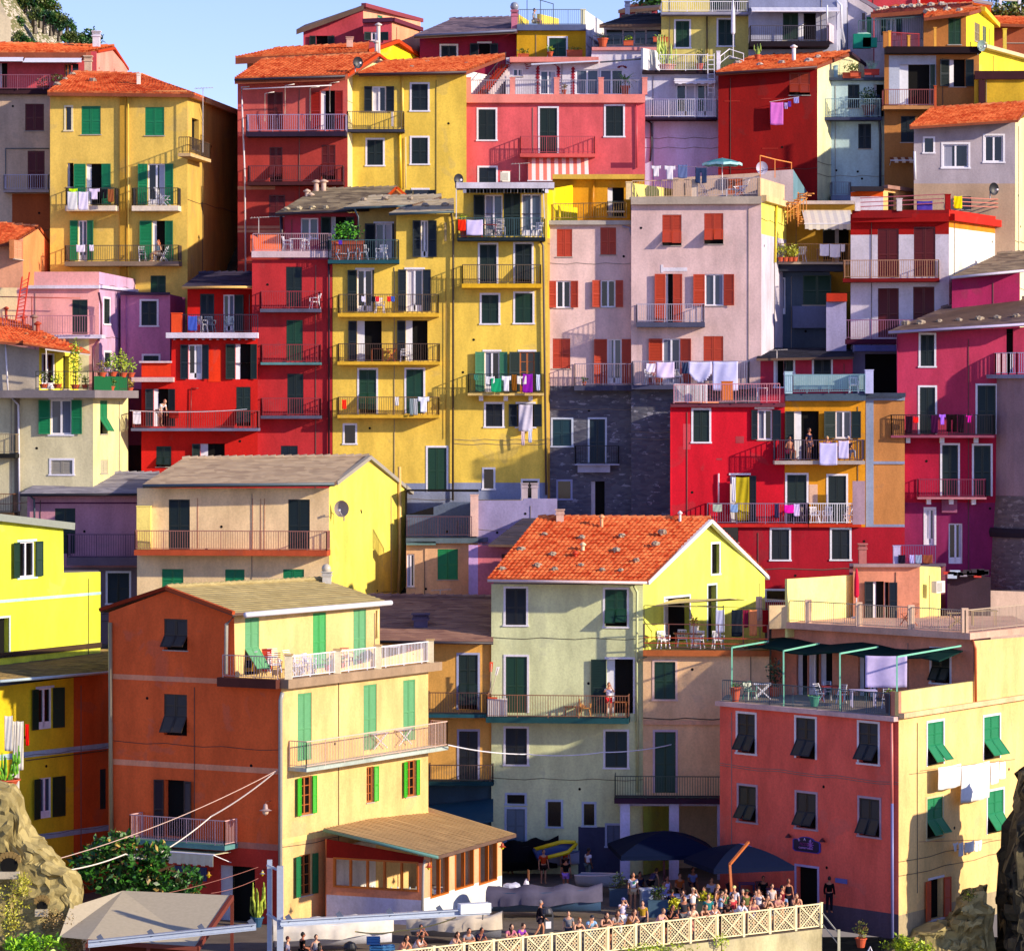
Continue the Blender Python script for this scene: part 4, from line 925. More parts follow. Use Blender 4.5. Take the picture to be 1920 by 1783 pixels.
f = h.face(430,36.2,1768,36.2).top((430,1345),(1768,1350)); f.w('c 802 1367 928 1585 b w; c 1239 1367 1367 1583 b w; d 440 1352 560 1460 b'); Z('S'); f.w('d 2230 190 2400 260 b w'); Z('N'); h.wall('#a61a2c'); h.done()
# =========================================================== second row left
Z('K')
h = House('mauve house with grey slate roof behind the bright yellow gable', D=4)
f = h.face(190,35,1005,35).top((190,325),(1005,325)); f.w('c 383 420 525 735 k; c 750 870 900 1080 k w'); f.band(230,378,1000,388,'#5c2c50'); f.zone(100,830,1010,1600,'#7c6c78')
f.balc(470,960,762,602,1.2,55,'#6c5c6c','#5c3c5c'); f.pipe([(205,330),(238,360),(240,500)],.06,'#4a5a68',.2); h.wall('#c48ea2')
h.roof((142,318,34),(1015,315,34),(1110,185,39),(370,178,39),'slate',.12,('#7c7884','#a4a0a8'),gut='#1e1c24'); h.done()
Z('0')
h = House('cream house with brown slate roof, long railed balcony and sunlit yellow gable', D=2)
f = h.face(257,32,617,31).top((257,915),(617,915)); f2 = h.next(762,41).top((617,912),(690,866),(762,918))
Z('K'); f.w('c 1175 358 1322 708 k; c 1128 842 1277 992 G; c 1568 845 1703 960 G')
for x0, x1 in ((1375,1378),(1757,1760)): f.band(x0,350,x1,700,'#b06850')
Z('L'); f.w('c 373 432 523 782 k; c 337 918 483 1008 G')
for x0, x1 in ((122,125),(180,183),(205,208)): f.band(x0,425,x1,780,'#a86850')
f2.pipe([(1148,205),(1150,800),(1140,1110)],.1,'#e0b870',.12); f2.pipe([(1195,330),(1195,1110)],.06,'#5a5048',.1)
Z('0'); f.balc(253,612,1031,995,1.2,10,'#bc5434','#9c6458'); h.wall('#f6d6a8',[None,'#eedc68'])
h.pillar(269,950,1030,26,31.4,'#f0dc80',dy=1.2); h.roof((268,908,30.8),(627,905,30.0),(693,857,36),(342,861,36),'slate',.2,('#a48e78','#ccb698'),gut='#50606c'); verge(h,(693,858,35.8),(772,924,41.8),.13,'#9a948c'); verge(h,(629,906,30.4),(693,857,35.8),.13,'#9a948c'); h.done()
Z('K')
h = House('bright lemon yellow house with green shutters at the left edge', D=2)
f = h.face(-60,15,700,23).top((-60,495),(440,560),(443,868),(700,862)); f.w('o 128 655 245 895 g #b8d4e0 82 76; b -40 1190 62 1440 g #c8d4d0')
f.rtrim((0,1058),(0,1078),.03,'#b4d4d8','band'); f.trim(-60,1052,-10,1075,.03,.04,'#b4d4d8','band'); h.wall('#e6ea4e'); verge(h,(-60,478,14.6),(498,545,20.6),.22,'#8a9088'); k = MB(); f.fbox(k,.2,f.L,f.uz(700,1385)[1]-.02,f.uz(700,1352)[1],.003,.06,plaster('#4a3828')); k.build('plinth', h.root)
h.done()
Z('X')
h = House('yellow house with shade-tinted rust end in the narrow gap left of the big orange house', D=1)
f = h.face(-60,12,1210,18).top((-60,640),(1210,490)); f.zone(820,400,1300,3500,'#d0602c')  # right end tinted rust for shade and colour bleed on the yellow wall
f.w('o 418 662 582 1100 g #cfd4f0 105 150'); Z('P'); f.w('o 225 792 298 1015 g - 62 96; b 230 1215 310 1500 b; c 573 740 608 966 b')
for y in (640,1122):
    f.rtrim((150,y),(150,y+32),.02,'#a4bccc','band')
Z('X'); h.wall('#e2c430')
h.roof((0,560,10.2),(1215,462,16.4),(1215,212,25),(-60,300,19),'slate',.14,('#6a5a3c','#9c8454'),caps=False,gut='#b0c4cc')
f.pipe([(290,1460),(1190,1345)],.025,'#4a3a20'); h.done()
# big orange house
Z('0')
h = House('big orange house with pale yellow sunlit side, green shutters and roof terrace', D=.5)
f = h.face(204,11,527,6.5).top((204,1148),(312,1108),(439,1152),(441,1280),(527,1283)); f2 = h.next(803,17).top((527,1280),(803,1213))
Z('K'); f.w('f 1143 1187 1305 1410 #33281c'); Z('P'); f.w('f 940 307 1072 550 #33281c; b 945 798 1058 1130 #2a0c0c - 62 58; b 1258 1287 1462 1700 b')
f.rtrim((650,193),(650,222),.02,'#f0a078','band'); f.rtrim((650,680),(650,712),.02,'#f0a078','band'); f.rtrim((1300,1150),(1300,1185),.02,'#c47c68','band')
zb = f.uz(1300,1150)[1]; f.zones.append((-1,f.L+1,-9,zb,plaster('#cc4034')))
f.balc(745,1288,1140,1000,1.1,26,'#5c8c8c','#d0a8a8'); f.stripe_awning(870,1180,1325,1205,1.6,'#e8dcbc','#e4d6b4',.5); f.pipe([(632,-100),(635,600),(640,1125)],.1,'#9c8c68',.12)
Z('Q'); f2.w('c 542 688 632 1108 t; c 965 633 1050 1040 t; c 1220 602 1298 982 t'); Z('R')
f2.w('g 557 195 632 428 L - 55 42; g 985 130 1028 352 L - 0 42; g 1237 92 1300 312 L - 45 36; g 552 698 632 945 #0c6a40 - 62 50')
f2.rtrim((455,590),(455,625),.02,'#f0dc88','band'); f.pipe([(445,-350),(432,-300),(430,1400)],.1,'#9a9a94',.1)
Z('Q'); f2.balc(597,1503,1166,996,1.0,24,'#b4c0b8','#d8b8a8')
f2.trim(467,588,1380,520,.003,.45,'#9c8068','terrace_edge') if 0 else None
k = MB(); zt = f2.uz(470,590)[1]; f2.fbox(k,-.1,f2.L+.5,zt-.42,zt,.003,.5,plaster('#a08870')); k.build('terrace_edge', h.root)
k = MB(); u0 = f.uz(60,585)[0]; f.fbox(k,u0,f.L+.02,zt-.42,zt,.003,.5,plaster('#5c3028')); k.build('terrace_edge', h.root)
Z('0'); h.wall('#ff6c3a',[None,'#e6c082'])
# terrace posts and rails on the sunlit edge
for u in (.25, 4.2, 7.6, f2.L-.2):
    c = f2.pt(u,zt,.25); k = MB(); k.cbox((c.x,c.y,zt+.55),(.34,.34,1.1),plaster('#ece0c0')); k.cbox((c.x,c.y,zt+1.13),(.42,.42,.07),plaster('#c8a878')); k.build('pillar', h.root)
railing([f2.pt(.4,zt,.25), f2.pt(f2.L-.3,zt,.25)],1.05,'w',.13,h.root,.028); railing([f.pt(u0+.2,zt,.3), f.pt(f.L,zt,.3)],1.05,'#b89c94',.14,h.root)
Z('0'); a = subhouse(h,.5); g = a.face(439,7.7,712,17).top((439,1154),(712,1137)); g.zb = zt-.3; Z('Q'); g.w('f 203 203 295 560 t; c 640 170 725 520 #3c9c50; c 900 150 982 500 t'); a.wall('#e6c284')
g.pipe([(1058,150),(1055,330)],.05,'#f4e8a0'); f.pipe([(150,170),(85,240),(80,560)],.09,'#b0b0a8',.2)
Z('0'); h.roof((436,1149,6.9),(730,1129,17.2),(609,1087,19.8),(312,1102,9.4),'slate',.14,('#9c8c60','#b4a474')); h.roof((312,1102,9.4),(609,1087,19.8),(480,1135,22.5),(188,1143,11.8),'slate',.14,('#9c8c60','#b4a474'),caps=False)
verge(h,(188,1143,11.6),(312,1102,9.2),.1,'#8c3018'); verge(h,(312,1102,9.2),(438,1149,6.8),.1,'#b4502c'); k = MB(); k.tube([P(460,1153,6.9),P(733,1130,16.9)],.13,C('w'),8); k.build('awning_case', h.root, True)
h.chim(613,1072,1098,16,19,'#c8c4bc'); k = MB(); k.blob(P(612,1066,19),.24,C('#c0b8a8',.3),2,.03,12,8); k.build('wind_cowl', h.root, True); h.done()
# restaurant pavilion
h = House('glazed restaurant pavilion with wooden windows and a broad tan lean-to roof', 'pavilion', 'pavilion', D=1.5)
f0 = h.face(606,10.6,612,8.2).top((606,1572),(612,1572)); f = h.next(795,6.3).top((612,1572),(795,1606)); f2 = h.next(941,14).top((795,1606),(941,1572))
def void(f, x0, y0, x1, y1, n):
    u0, u1, z0, z1 = f.rect(x0,y0,x1,y1); f.holes.append((u0,u1,z0,z1)); k = MB(); m = C('#c0661c',.45); g = .08
    for a, b, c, d in ((u0,u0+g,z0,z1),(u1-g,u1,z0,z1),(u0+g,u1-g,z1-g,z1),(u0+g,u1-g,z0,z0+g)): f.fbox(k,a,b,c,d,-.16,.04,m)
    for i in range(1, n): a = u0+(u1-u0)*i/n; f.fbox(k,a-.04,a+.04,z0+g,z1-g,-.155,.035,m)
    return k.build('window', f.h.root)
Z('R'); void(f,772,708,1318,932,5); void(f2,1395,695,1512,940,2); void(f2,1552,652,1672,888,2); void(f2,1707,608,1822,855,2)
f.zones.append((-1,30,f.uz(790,715)[1],9,plaster('#8c1c14'))); f.zones.append((-1,30,-3,f.uz(790,945)[1]-.05,plaster('#c8c4dc'))); f2.zones.append((-1,30,-3,f2.uz(1395,955)[1]-.05,plaster('#e8ecec')))
h.wall('#e0906c',[None,None,'#e8b088'],cap=False,back=False)
k = MB(); fl = f.uz(790,945)[1]-.7; q1 = [f.A, f.B, f2.B, Vector((f.A.x+3, 15, 0))]; k.poly([(p.x,p.y,fl) for p in q1], plaster('#b8b0a8')); a, b = Vector((f.A.x,f.A.y,0)), Vector((f.A.x+3.6,16.5,0)); c = f2.B
for p, r in ((a,b),(b,c)): k.poly([(p.x,p.y,fl),(r.x,r.y,fl),(r.x,r.y,3.25),(p.x,p.y,3.25)], plaster('#e4dcd4'))
k.build('interior_wall', h.root); Z('0')
h.roof((607,1553,8.0),(821,1604,4.6),(968,1563,14.4),(803,1513,18.8),'slate',.16,('#bc9c6e','#c2a272'),caps=False,gut='#5c8c84'); f.pipe([(797,1612),(794,1625),(792,1706)],.06,'#b8b4b0',.15); h.done()
# brown roofed house between orange and green
h = House('ochre house with wide brown slate roof squeezed between orange and green houses', D=3)
f = h.face(700,24.5,926,24.2).top((700,1206),(926,1206)); Z('Q'); f.w('f 1577 437 1700 790 k #a8b0d8; c 1580 928 1700 1240 b #a8a8c8')
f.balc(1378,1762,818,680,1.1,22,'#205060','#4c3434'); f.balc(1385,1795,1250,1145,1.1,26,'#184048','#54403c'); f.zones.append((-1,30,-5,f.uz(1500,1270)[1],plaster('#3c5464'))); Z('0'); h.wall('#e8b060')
h.roof((690,1200,23.6),(925,1203,23.2),(925,1121,31),(690,1118,31),'slate',.14,('#846058','#b08874'),gut='#2c2430'); h.chim(789,1150,1190,26,26,'#5c5470'); 
k = MB(); k.hexa([P(805,1560,20),P(925,1540,20),P(925,1500,24),P(805,1512,24),P(805,1557,20),P(925,1537,20),P(925,1497,24),P(805,1509,24)],C('#2c5468',.8)); k.build('lean_to', h.root); h.done()
Z('L')
h = House('small peach house with one bright green shutter behind the brown slate roof', D=3)
f = h.face(1195,36,1695,36).top((1195,740),(1695,735)); f2 = h.next(1800,39.5).top((1695,735),(1800,735)); f.w('o 1200 812 1253 1042 b; c 1413 777 1555 990 #0c7c44'); h.wall('#e8b890',[None,'#e0b0dc'])
f.trim(1195,725,1400,750,.003,.4,'#6c8c8c'); f.rtrim((1195,700),(1195,735),.4,'#60707c'); h.rail([(1200,690,35.6),(1650,690,35.6)],1.1,'#5c3c48',.14); f2.rtrim((1695,700),(1695,730),.3,'#606880'); h.done()
h = House('low dark terrace wall with a tarpaulin below the yellow towers', D=2)
f = h.face(1195,39,1690,39).top((1195,540),(1500,450),(1690,450)); f.zone(1200,300,1385,540,'#16141c'); h.wall('#5c6884')
k = MB(); k.hexa([P(1195,375,38.6),P(1700,380,38.6),P(1700,370,41),P(1195,370,41),P(1195,366,38.6),P(1700,372,38.6),P(1700,362,41),P(1195,362,41)],C('#0c0e16',.8)); k.build('tarpaulin', h.root); h.done()
Z('M')
h = House('lilac parapet block with a pale pink flue pier left of the stone basement', D=2.5)
f = h.face(50,37,612,37).top((50,885),(378,885),(380,872),(612,872)); h.wall('#9c94bc'); h.pillar(35,850,1135,55,36.6,'#ecc4b8'); h.chim(385,765,872,44,37.2,'#c8b8c0'); h.chim(455,765,872,44,37.2,'#c8b8c0'); h.done()
h = House('little pink house under a dark grey roof left of the big tiled roof', D=2)
f = h.face(-5,33,330,33).top((-5,1195),(330,1200)); f.zone(-10,1100,60,1800,'#d0a8dc'); f.w('c 225 1258 262 1320 r'); h.wall('#d87888')
h.roof((133,1192,32.2),(470,1196,32.2),(470,1008,37),(375,1008,37),'dark',.12,('#3c3844','#504a58'),caps=False); h.done()
# green house
Z('S')
h = House('pale green four storey house with stone weighted orange roof and a sun-tinted lemon gable', D=1.5)
f = h.face(165,24,1303,23.2); Z('0'); f.top((921,1095),(1205,1097)); f2 = h.next(1434,34.5).top((1205,1094),(1331,982),(1434,1082)); Z('S')
f.w('c 272 172 426 446 b w; f 1017 180 1182 458 g w; c 273 683 433 1105 g w; b 1030 702 1228 1110 g w 115 0; c 272 1220 432 1492 b w; c 1020 1243 1183 1515 k w')
f.balc(130,1188,1138,970,1.2,40,'#1e4c54','#8c5c44'); f.pipe([(1232,150),(1258,200),(1256,620),(1262,1700)],.07,'#c4cc98',.15)
Z('T'); f.w('c 335 365 500 660 #5c6c7c #b8c4dc; d 340 238 498 320 b #b8c4dc; d 705 300 825 525 b #b8c4dc; d 1030 320 1125 515 b #b8c4dc; c 1240 512 1358 700 #4c5474 #a8b0d4')
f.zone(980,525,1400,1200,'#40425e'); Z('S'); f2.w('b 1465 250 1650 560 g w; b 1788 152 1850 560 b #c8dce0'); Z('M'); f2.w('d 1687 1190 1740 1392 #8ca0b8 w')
Z('0'); h.wall('#dce2b2',[None,'#e6ec6c'])  # gable coloured as the sunlit side of the same green wall
h.roof((914,1086,22.5),(1213,1090,21.7),(1333,973,28.6),(1009,971,28.6),'tile',.1,gut='#d8c4c4'); h.roof((1333,973,28.6),(1009,971,28.6),(1100,1070,35),(1442,1078,35.6),'tile',.1,caps=False)
verge(h,(1213,1093,21.9),(1332,977,28.4),.12,'#e8e4ec'); verge(h,(1332,977,28.4),(1440,1084,35.2),.12,'#d8d8e8')
h.flue(1128,970,990,27.5,.09,'#e0a070'); h.flue(1093,1022,1042,25,.09,'#e0c8a0',); h.flue(1079,1038,1062,24.4,.09,'#c83c18'); h.chim(1050,955,985,14,28.2,'#d8b4a4'); h.flue(1275,963,985,28.2,.07,'#d8d0d0')
h.done()
# peach house
Z('S')
h = House('peach house with a wood railed roof deck and white columned ground floor', D=3)
f = h.face(1303,22.9,2250,22.6).top((1303,636),(2250,636)); f.w('c 1388 722 1545 1003 g #e4c4b8; c 1392 1247 1547 1705 g #d0b8c8'); f.rtrim((1303,632),(1303,675),.35,'#b8683c','cornice'); f.rtrim((1303,1160),(1303,1192),.12,'#e8b490','cornice')
f.pipe([(1330,680),(1275,700),(1258,720)],.06,'#8c8c6c'); Z('0'); f.balc(1153,1352,1497,1455,1.6,9,'#3c2438','#2c4438'); f.zb = f.uz(1250,1506)[1]; h.wall('#f6ca9c')
for x, w in ((1172,18),(1264,18),(1349,8)): h.pillar(x,1506,1660,w,21.5,'#ccc8ec','column')
k = MB(); z0 = f.zb; A, B = f.pt(-1.3,0,-.2), f.pt(f.L,0,-.2); k.box(Vector((A.x,A.y-1.2,z0-.02)),Vector((B.x-A.x,0,0)),Vector((0,1.3,0)),Vector((0,0,.2)),plaster('#d0c4e0')); k.build('beam', h.root)
Z('S'); hrails(h,[(1310,620,22.3),(2240,632,22.1)],2,.55,'#a83c18'); h.rail([(1310,620,22.4),(2240,632,22.2)],1.25,'#6c3c34',1.2,.05); h.done()
Z('V')
h = House('coral corner house with a pergola terrace and tall sunlit cream side, right of the bar', D=1)
f = h.face(95,17,1168,8.5).top((95,838),(1168,908)); f2 = h.next(1960,19.6).top((1168,908),(1619,853),(1621,452),(1960,425))
f.w('f 202 885 307 1130 b w; f 553 910 668 1165 b w; f 930 940 1045 1192 b w'); Z('W'); f.w('f 50 682 185 940 b #b8a0b0; f 485 720 625 995 b #b8a0b0'); Z('U'); f.w('f 888 152 1045 490 k #b8a0b0; b 1408 878 1598 1260 b #c0b0e0')
Z('W'); f2.w('f 955 205 1065 485 G w; f 1345 165 1455 445 G w; f 952 730 1060 985 G #d4c89c; f 1370 682 1480 950 G w; b 968 1292 1062 1545 #d0501c w 80 78')
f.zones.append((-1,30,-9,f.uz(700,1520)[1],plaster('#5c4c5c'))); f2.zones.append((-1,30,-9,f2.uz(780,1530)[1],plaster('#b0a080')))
f.pipe([(708,185),(712,760)],.07,'#e08078',.12); f.pipe([(712,760),(714,1690)],.07,'#7c80b8',.13); Z('V'); f2.pipe([(1612,452),(1628,500),(1630,830)],.07,'#b0542c',.12)
f.rtrim((95,812),(95,838),.35,'#dcb8b4','cornice'); f2.rtrim((1170,885),(1170,915),.3,'#e8c498','cornice')
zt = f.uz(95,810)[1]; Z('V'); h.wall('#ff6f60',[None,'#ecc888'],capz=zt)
k = MB(); f2.fbox(k,0,f2.uz(1619,760)[0],zt,zt+1.15,-.2,.0,plaster('#f0dc90')); k.build('parapet', h.root); k = MB(); f.fbox(k,f.L-.5,f.L,zt,zt+1.15,-.2,-.002,plaster('#e0947c')); k.build('parapet', h.root)
railing([f.pt(.3,zt,.1), f.pt(f.L-.5,zt,.1)],1.05,'#2c4c5c',.13,h.root)
a = subhouse(h,.5); g = a.face(405,24,1614,14.9).top((405,378),(1614,432)); g.zb = zt-.3; g.w('b 555 470 620 790 b; o 625 475 690 790 k; b 692 480 770 800 b; b 925 515 985 800 b; o 990 515 1040 800 b; f 1365 500 1475 708 k w'); a.wall('#e89c80')
# upper terrace slab with its own posts
k = MB(); zu = g.uz(1600,438)[1]; c1 = [g.pt(-.6,0,.7), g.pt(g.L+.35,0,.7)]; f2b = f2.B+f2.n*.35; f2a = c1[1]; bk = Vector((g.A.x, 27.5, 0)); bk2 = Vector((f2b.x, 27.5, 0))
pl = [c1[0], f2a, f2b, bk2, bk]; m = plaster('#d8ac98')
k.poly([(p.x,p.y,zu+.32) for p in pl], m); k.poly([(p.x,p.y,zu) for p in pl][::-1], m)
for p, r in zip(pl, pl[1:]+pl[:1]): k.poly([(p.x,p.y,zu),(r.x,r.y,zu),(r.x,r.y,zu+.32),(p.x,p.y,zu+.32)], m)
k.build('terrace_slab', h.root); zu += .32
def edge(p0, p1, n, t0=0, t1=1):
    for i in range(n+1):
        c = p0+(p1-p0)*(t0+(t1-t0)*i/n); k = MB(); k.cbox((c.x,c.y+.15,zu+.6),(.32,.32,1.2),plaster('#ecc8ac')); k.build('pillar', h.root)
e0 = c1[0]+Vector((.3,.3,0)); e1 = c1[1]+Vector((-.2,.25,0)); edge(e0,e1,4); railing([Vector((p.x,p.y,zu)) for p in (e0,e1,f2b+Vector((-.2,.3,0)))],1.1,'#b4a08c',.14,h.root)
h.zu = zu; h.zt = zt; h.e0, h.e1 = e0, e1
a = subhouse(h,2.5); s = a.face(895,26,1295,26).top((895,0),(1295,5)); s2 = a.next(1420,30).top((1295,5),(1420,12)); s.w('b 1015 95 1080 315 b - 52 0; b 1082 100 1110 315 k - 0 48'); a.wall('#dc9478',[None,'#f0e484'])
s.rtrim((895,-10),(895,8),.3,'#a88c90'); h.wallseg((500,82,22.5),(930,72,27),3.0,'#f4ec98'); h.wallseg((392,240,22.2),(500,80,22.4),1.2,'#e8c898')
CORAL = h; CORALF = f; CORALG = g; h.done()
# bits beyond upper right terrace
h = House('small dark clutter covered shed beyond the coral house terrace', D=2)
f = h.face(1460,31,1720,31).top((1460,60),(1560,45),(1720,70)); f2 = h.next(1960,33).top((1720,150),(1960,160)); h.wall('#3c2c3c',[None,'#b0988c'])
k = MB()
for i in range(14): c = P(1470+i*17,48+random.uniform(-12,10),30.6); k.cbox(c,(random.uniform(.2,.6),.4,random.uniform(.1,.4)),C(random.choice(['#b83424','#a8b8d8','#2c2430','#8c8498'])))
k.build('clutter', h.root); h.done()
h = House('low terrace wall with white door post and laundry below the magenta house', D=2)
Z('O'); f = h.face(120,33,790,33).top((120,1335),(790,1335)); f.rtrim((120,1322),(120,1342),.2,'#6c5c70'); h.wall('#9c5c68'); h.pillar(452,1205,1330,48,32.8,'#c8bce4'); h.rail([(430,1325,32.9),(720,1325,32.9)],1.0,'#5c4c78'); h.chim(212,1185,1318,52,33,'#c87c78'); h.done()
# =========================================================== props
def on(x, y, Yf, dy=.4):
    p = P(x, y, Yf); return Vector((p.x, p.y+dy, p.z))
def part(root, name, fn, smooth=False):
    k = MB(); fn(k); return k.build(name, root, smooth)
def group_at(o, p, rz=0, s=1):
    o.location = p; o.rotation_euler = (0,0,rz); o.scale = (s,s,s); return o
def chair_proto(m, kind):
    r = empty('chair', None, 'chair')
    mt = C(m, .35)
    if kind == 'plastic':
        part(r,'seat',lambda k: k.cbox((0,0,.43),(.46,.44,.035),mt))
        def bk(k):
            for i in range(6): x = -.2+i*.08; k.bar((x,.2,.46),(x*1.05,.3,.86),.035,mt)
            k.bar((-.23,.3,.86),(.23,.3,.86),.06,mt); k.bar((-.22,.2,.5),(.22,.2,.5),.04,mt)
        part(r,'backrest',bk)
        for sx in (-1,1):
            part(r,'armrest',lambda k: (k.bar((sx*.25,.27,.66),(sx*.27,-.2,.66),.05,mt,.03), k.bar((sx*.27,-.2,.66),(sx*.24,-.22,.43),.04,mt)))
            for sy in (-1,1): part(r,'leg',lambda k: k.bar((sx*.2,sy*.18,.43),(sx*.26,sy*.25,0),.045,mt))
    elif kind == 'recliner':
        part(r,'seat',lambda k: [k.cbox((0,-.25+i*.09,.36),(.5,.07,.025),mt) for i in range(6)])
        part(r,'backrest',lambda k: [k.bar((-.25,.25+i*.04,.4+i*.085),(.25,.25+i*.04,.4+i*.085),.06,mt,.025) for i in range(9)])
        for sx in (-1,1):
            part(r,'armrest',lambda k: k.bar((sx*.27,.4,.62),(sx*.27,-.25,.58),.05,mt,.03))
            part(r,'leg',lambda k: k.bar((sx*.27,-.3,.0),(sx*.27,.3,.6),.04,mt)); part(r,'leg',lambda k: k.bar((sx*.25,.4,.0),(sx*.25,-.2,.58),.04,mt))
    else:
        part(r,'seat',lambda k: [k.cbox((0,-.16+i*.08,.44),(.4,.06,.02),mt) for i in range(5)])
        part(r,'backrest',lambda k: [k.bar((-.2,.2+i*.015,.6+i*.1),(.2,.2+i*.015,.6+i*.1),.05,mt,.02) for i in range(4)])
        for sx in (-1,1):
            part(r,'leg',lambda k: k.bar((sx*.19,-.22,0),(sx*.19,.24,.92),.03,mt)); part(r,'leg',lambda k: k.bar((sx*.17,.24,0),(sx*.17,-.16,.44),.03,mt))
    return r
PROTO = {}; USED = {}
def inst(key, make):
    if key not in PROTO: PROTO[key] = make(); USED[key] = False
    if not USED[key]: USED[key] = True; return PROTO[key]
    return copy_tree(PROTO[key])
def chair(p, rz, label, m='w', kind='plastic', group=None):
    o = inst(('ch',m,kind), lambda: chair_proto(m,kind)); group_at(o,p,rz); tag(o,label,'chair',group); return o
def table(p, label, w=.9, d=.7, m='w', rz=0, h=.74, cloth=None, x=False):
    r = empty('table',label,'table'); mt = C(m,.4)
    part(r,'tabletop',lambda k: k.cbox((0,0,h),(w,d,.04),mt))
    for sx in (-1,1):
        for sy in (-1,1):
            a = (sx*w*.43,sy*d*.4,0); b = (sx*w*.43*(-1 if x else 1),sy*d*.4,h-.02); part(r,'leg',lambda k: k.bar(a,b,.045,mt))
    return group_at(r,p,rz)
def cloth(x0, y0, x1, y1, Y, col, label, cat='towel', name='towel', shape='rect', wob=.028, n2=None, group=None):
    """hanging fabric with folds and real thickness"""
    a, b = P(x0,y0,Y), P(x1,y0,Y if n2 is None else n2); z0 = P(x0,y1,Y).z; H = a.z-z0; U = b-a; U.z = 0; W = U.length; u = U/W; nn = Vector((u.y,-u.x,0)); b.z = a.z
    nu, nv = 14, 10; k = MB(); m = C(col,.9); idx = {}; ph = random.uniform(0,6)
    def keep(i, j):
        s, t = (i+.5)/nu, (j+.5)/nv
        if shape == 'shirt': return (t < .32) or (.2 < s < .8)
        if shape == 'pants': return t < .35 or abs(s-.5) > .1
        if shape == 'curve': return t < .55+.45*math.sin(math.pi*s)
        return True
    def pt(i, j, s):
        t = j/nv; w = wob*t*math.sin(i/nu*W*5+ph)+wob*.3*math.sin(i*.9+j*.5)
        sag = 0 if shape == 'rect' else 0
        return a+u*(W*i/nu)+Vector((0,0,-H*t-.03*math.sin(math.pi*i/nu)+random.uniform(-1,1)*.0))+nn*(w+s*.008)
    mi = k.mi(m)
    for s in (-1,1):
        for j in range(nv+1):
            for i in range(nu+1): idx[(i,j,s)] = len(k.v); k.v.append(pt(i,j,s))
    def q4(l): k.f.append([idx[e] for e in l]); k.m.append(mi)
    for j in range(nv):
        for i in range(nu):
            if not keep(i,j): continue
            q4([(i,j,1),(i,j+1,1),(i+1,j+1,1),(i+1,j,1)]); q4([(i,j,-1),(i+1,j,-1),(i+1,j+1,-1),(i,j+1,-1)])
            for di, dj, e0, e1 in ((-1,0,(0,0),(0,1)),(1,0,(1,1),(1,0)),(0,-1,(1,0),(0,0)),(0,1,(0,1),(1,1))):
                ii, jj = i+di, j+dj
                if not (0 <= ii < nu and 0 <= jj < nv and keep(ii,jj)):
                    p, r = (i+e0[0],j+e0[1]), (i+e1[0],j+e1[1]); q4([(*p,1),(*p,-1),(*r,-1),(*r,1)])
    o = k.build(name, None, True); tag(o,label,cat,group); return rebase(o,a)
def line(pts, label, r=.012, m='w', name='clothes_line', cat='line', sag=.0):
    k = MB(); out = []
    for a, b in zip(pts, pts[1:]):
        for i in range(13 if sag else 2):
            t = i/(12 if sag else 1); p = a+(b-a)*t; out.append(p-Vector((0,0,sag*4*t*(1-t))))
    k.tube(out,r,C(m,.5),5); o = k.build(name); tag(o,label,cat); return rebase(o,pts[0])
def pot(p, label, kind='bush', s=1, pm='#c0502c', lm=('#2c5a14','#8cb030'), name='potted_plant', h=.35, w=.2, fh=.5, box=None, n=90):
    r = empty(name,label,'plant'); pmat = C(pm,.7)
    if box: part(r,'planter',lambda k: (k.cbox((0,0,h/2),(box,.26,h),pmat), k.cbox((0,0,h-.02),(box+.05,.3,.05),pmat)))
    else: part(r,'pot',lambda k: k.lathe((0,0,0),[(w*.65,0),(w*.95,h*.85),(w*1.1,h*.86),(w*1.1,h),(w*.9,h),(w*.9,h-.04)],pmat,14))
    lf = leafmat(*lm); rnd = random.Random(int(p.x*1000)&65535)
    def fol(k):
        if kind == 'bush':
            for _ in range(n):
                d = Vector((rnd.gauss(0,1),rnd.gauss(0,1),rnd.gauss(0,1))).normalized()*rnd.random()**.4
                k.leaf((d.x*(box or w*2.6)*.5,d.y*.28,h+fh*.5+d.z*fh*.55),rnd.uniform(.1,.2),lf,rnd)
        elif kind == 'palm':
            for i in range(26):
                a = i*2.4; el = rnd.uniform(.15,1.25); L = fh*rnd.uniform(.8,1.1); pr = Vector((0,0,h+fh*.25)); dx = Vector((math.cos(a),math.sin(a),0)); side = Vector((-dx.y,dx.x,0))
                for j in range(8):
                    t = (j+1)/8; nx = Vector((0,0,h+fh*.25))+dx*L*t*math.cos(el*.6)+Vector((0,0,L*(math.sin(el)*t-.55*t*t)))
                    for sg in (-1,1): k.poly([pr,pr+side*sg*.13*(1.1-t)+(nx-pr)*1.2,nx],lf)
                    pr = nx
        elif kind == 'cactus':
            for i in range(n//10):
                x, y = rnd.uniform(-w,w)*.8, rnd.uniform(-w,w)*.5; z0 = h+rnd.uniform(0,fh*.4); z1 = z0+fh*rnd.uniform(.35,.6); x2 = x*1.6
                k.tube([(x*.5,y,h-.02),(x,y,z0),(x2,y,z0+.1*fh),(x2,y,z1)],[.04,.05,.05,.02],lf,7)
        else:   # flowers / grasses
            for _ in range(n):
                a = rnd.uniform(0,6.28); t = rnd.uniform(.3,1); e = Vector((math.cos(a)*(box or w*2)*.5*t,math.sin(a)*.2*t,h+fh*rnd.uniform(.6,1))); b0 = Vector((e.x*.4,e.y*.4,h)); sd = Vector((-.02,.01,0)); k.poly([b0,b0+sd,e],lf); k.leaf(e,.08,lf,rnd)
    part(r,'trunk' if kind == 'palm' else 'stem',lambda k: k.tube([(0,0,h-.05),(.02,0,h+fh*.35)],[.03,.02],C('#5a4428',.9),6))
    part(r,'foliage',fol); return group_at(r,p,0,s)
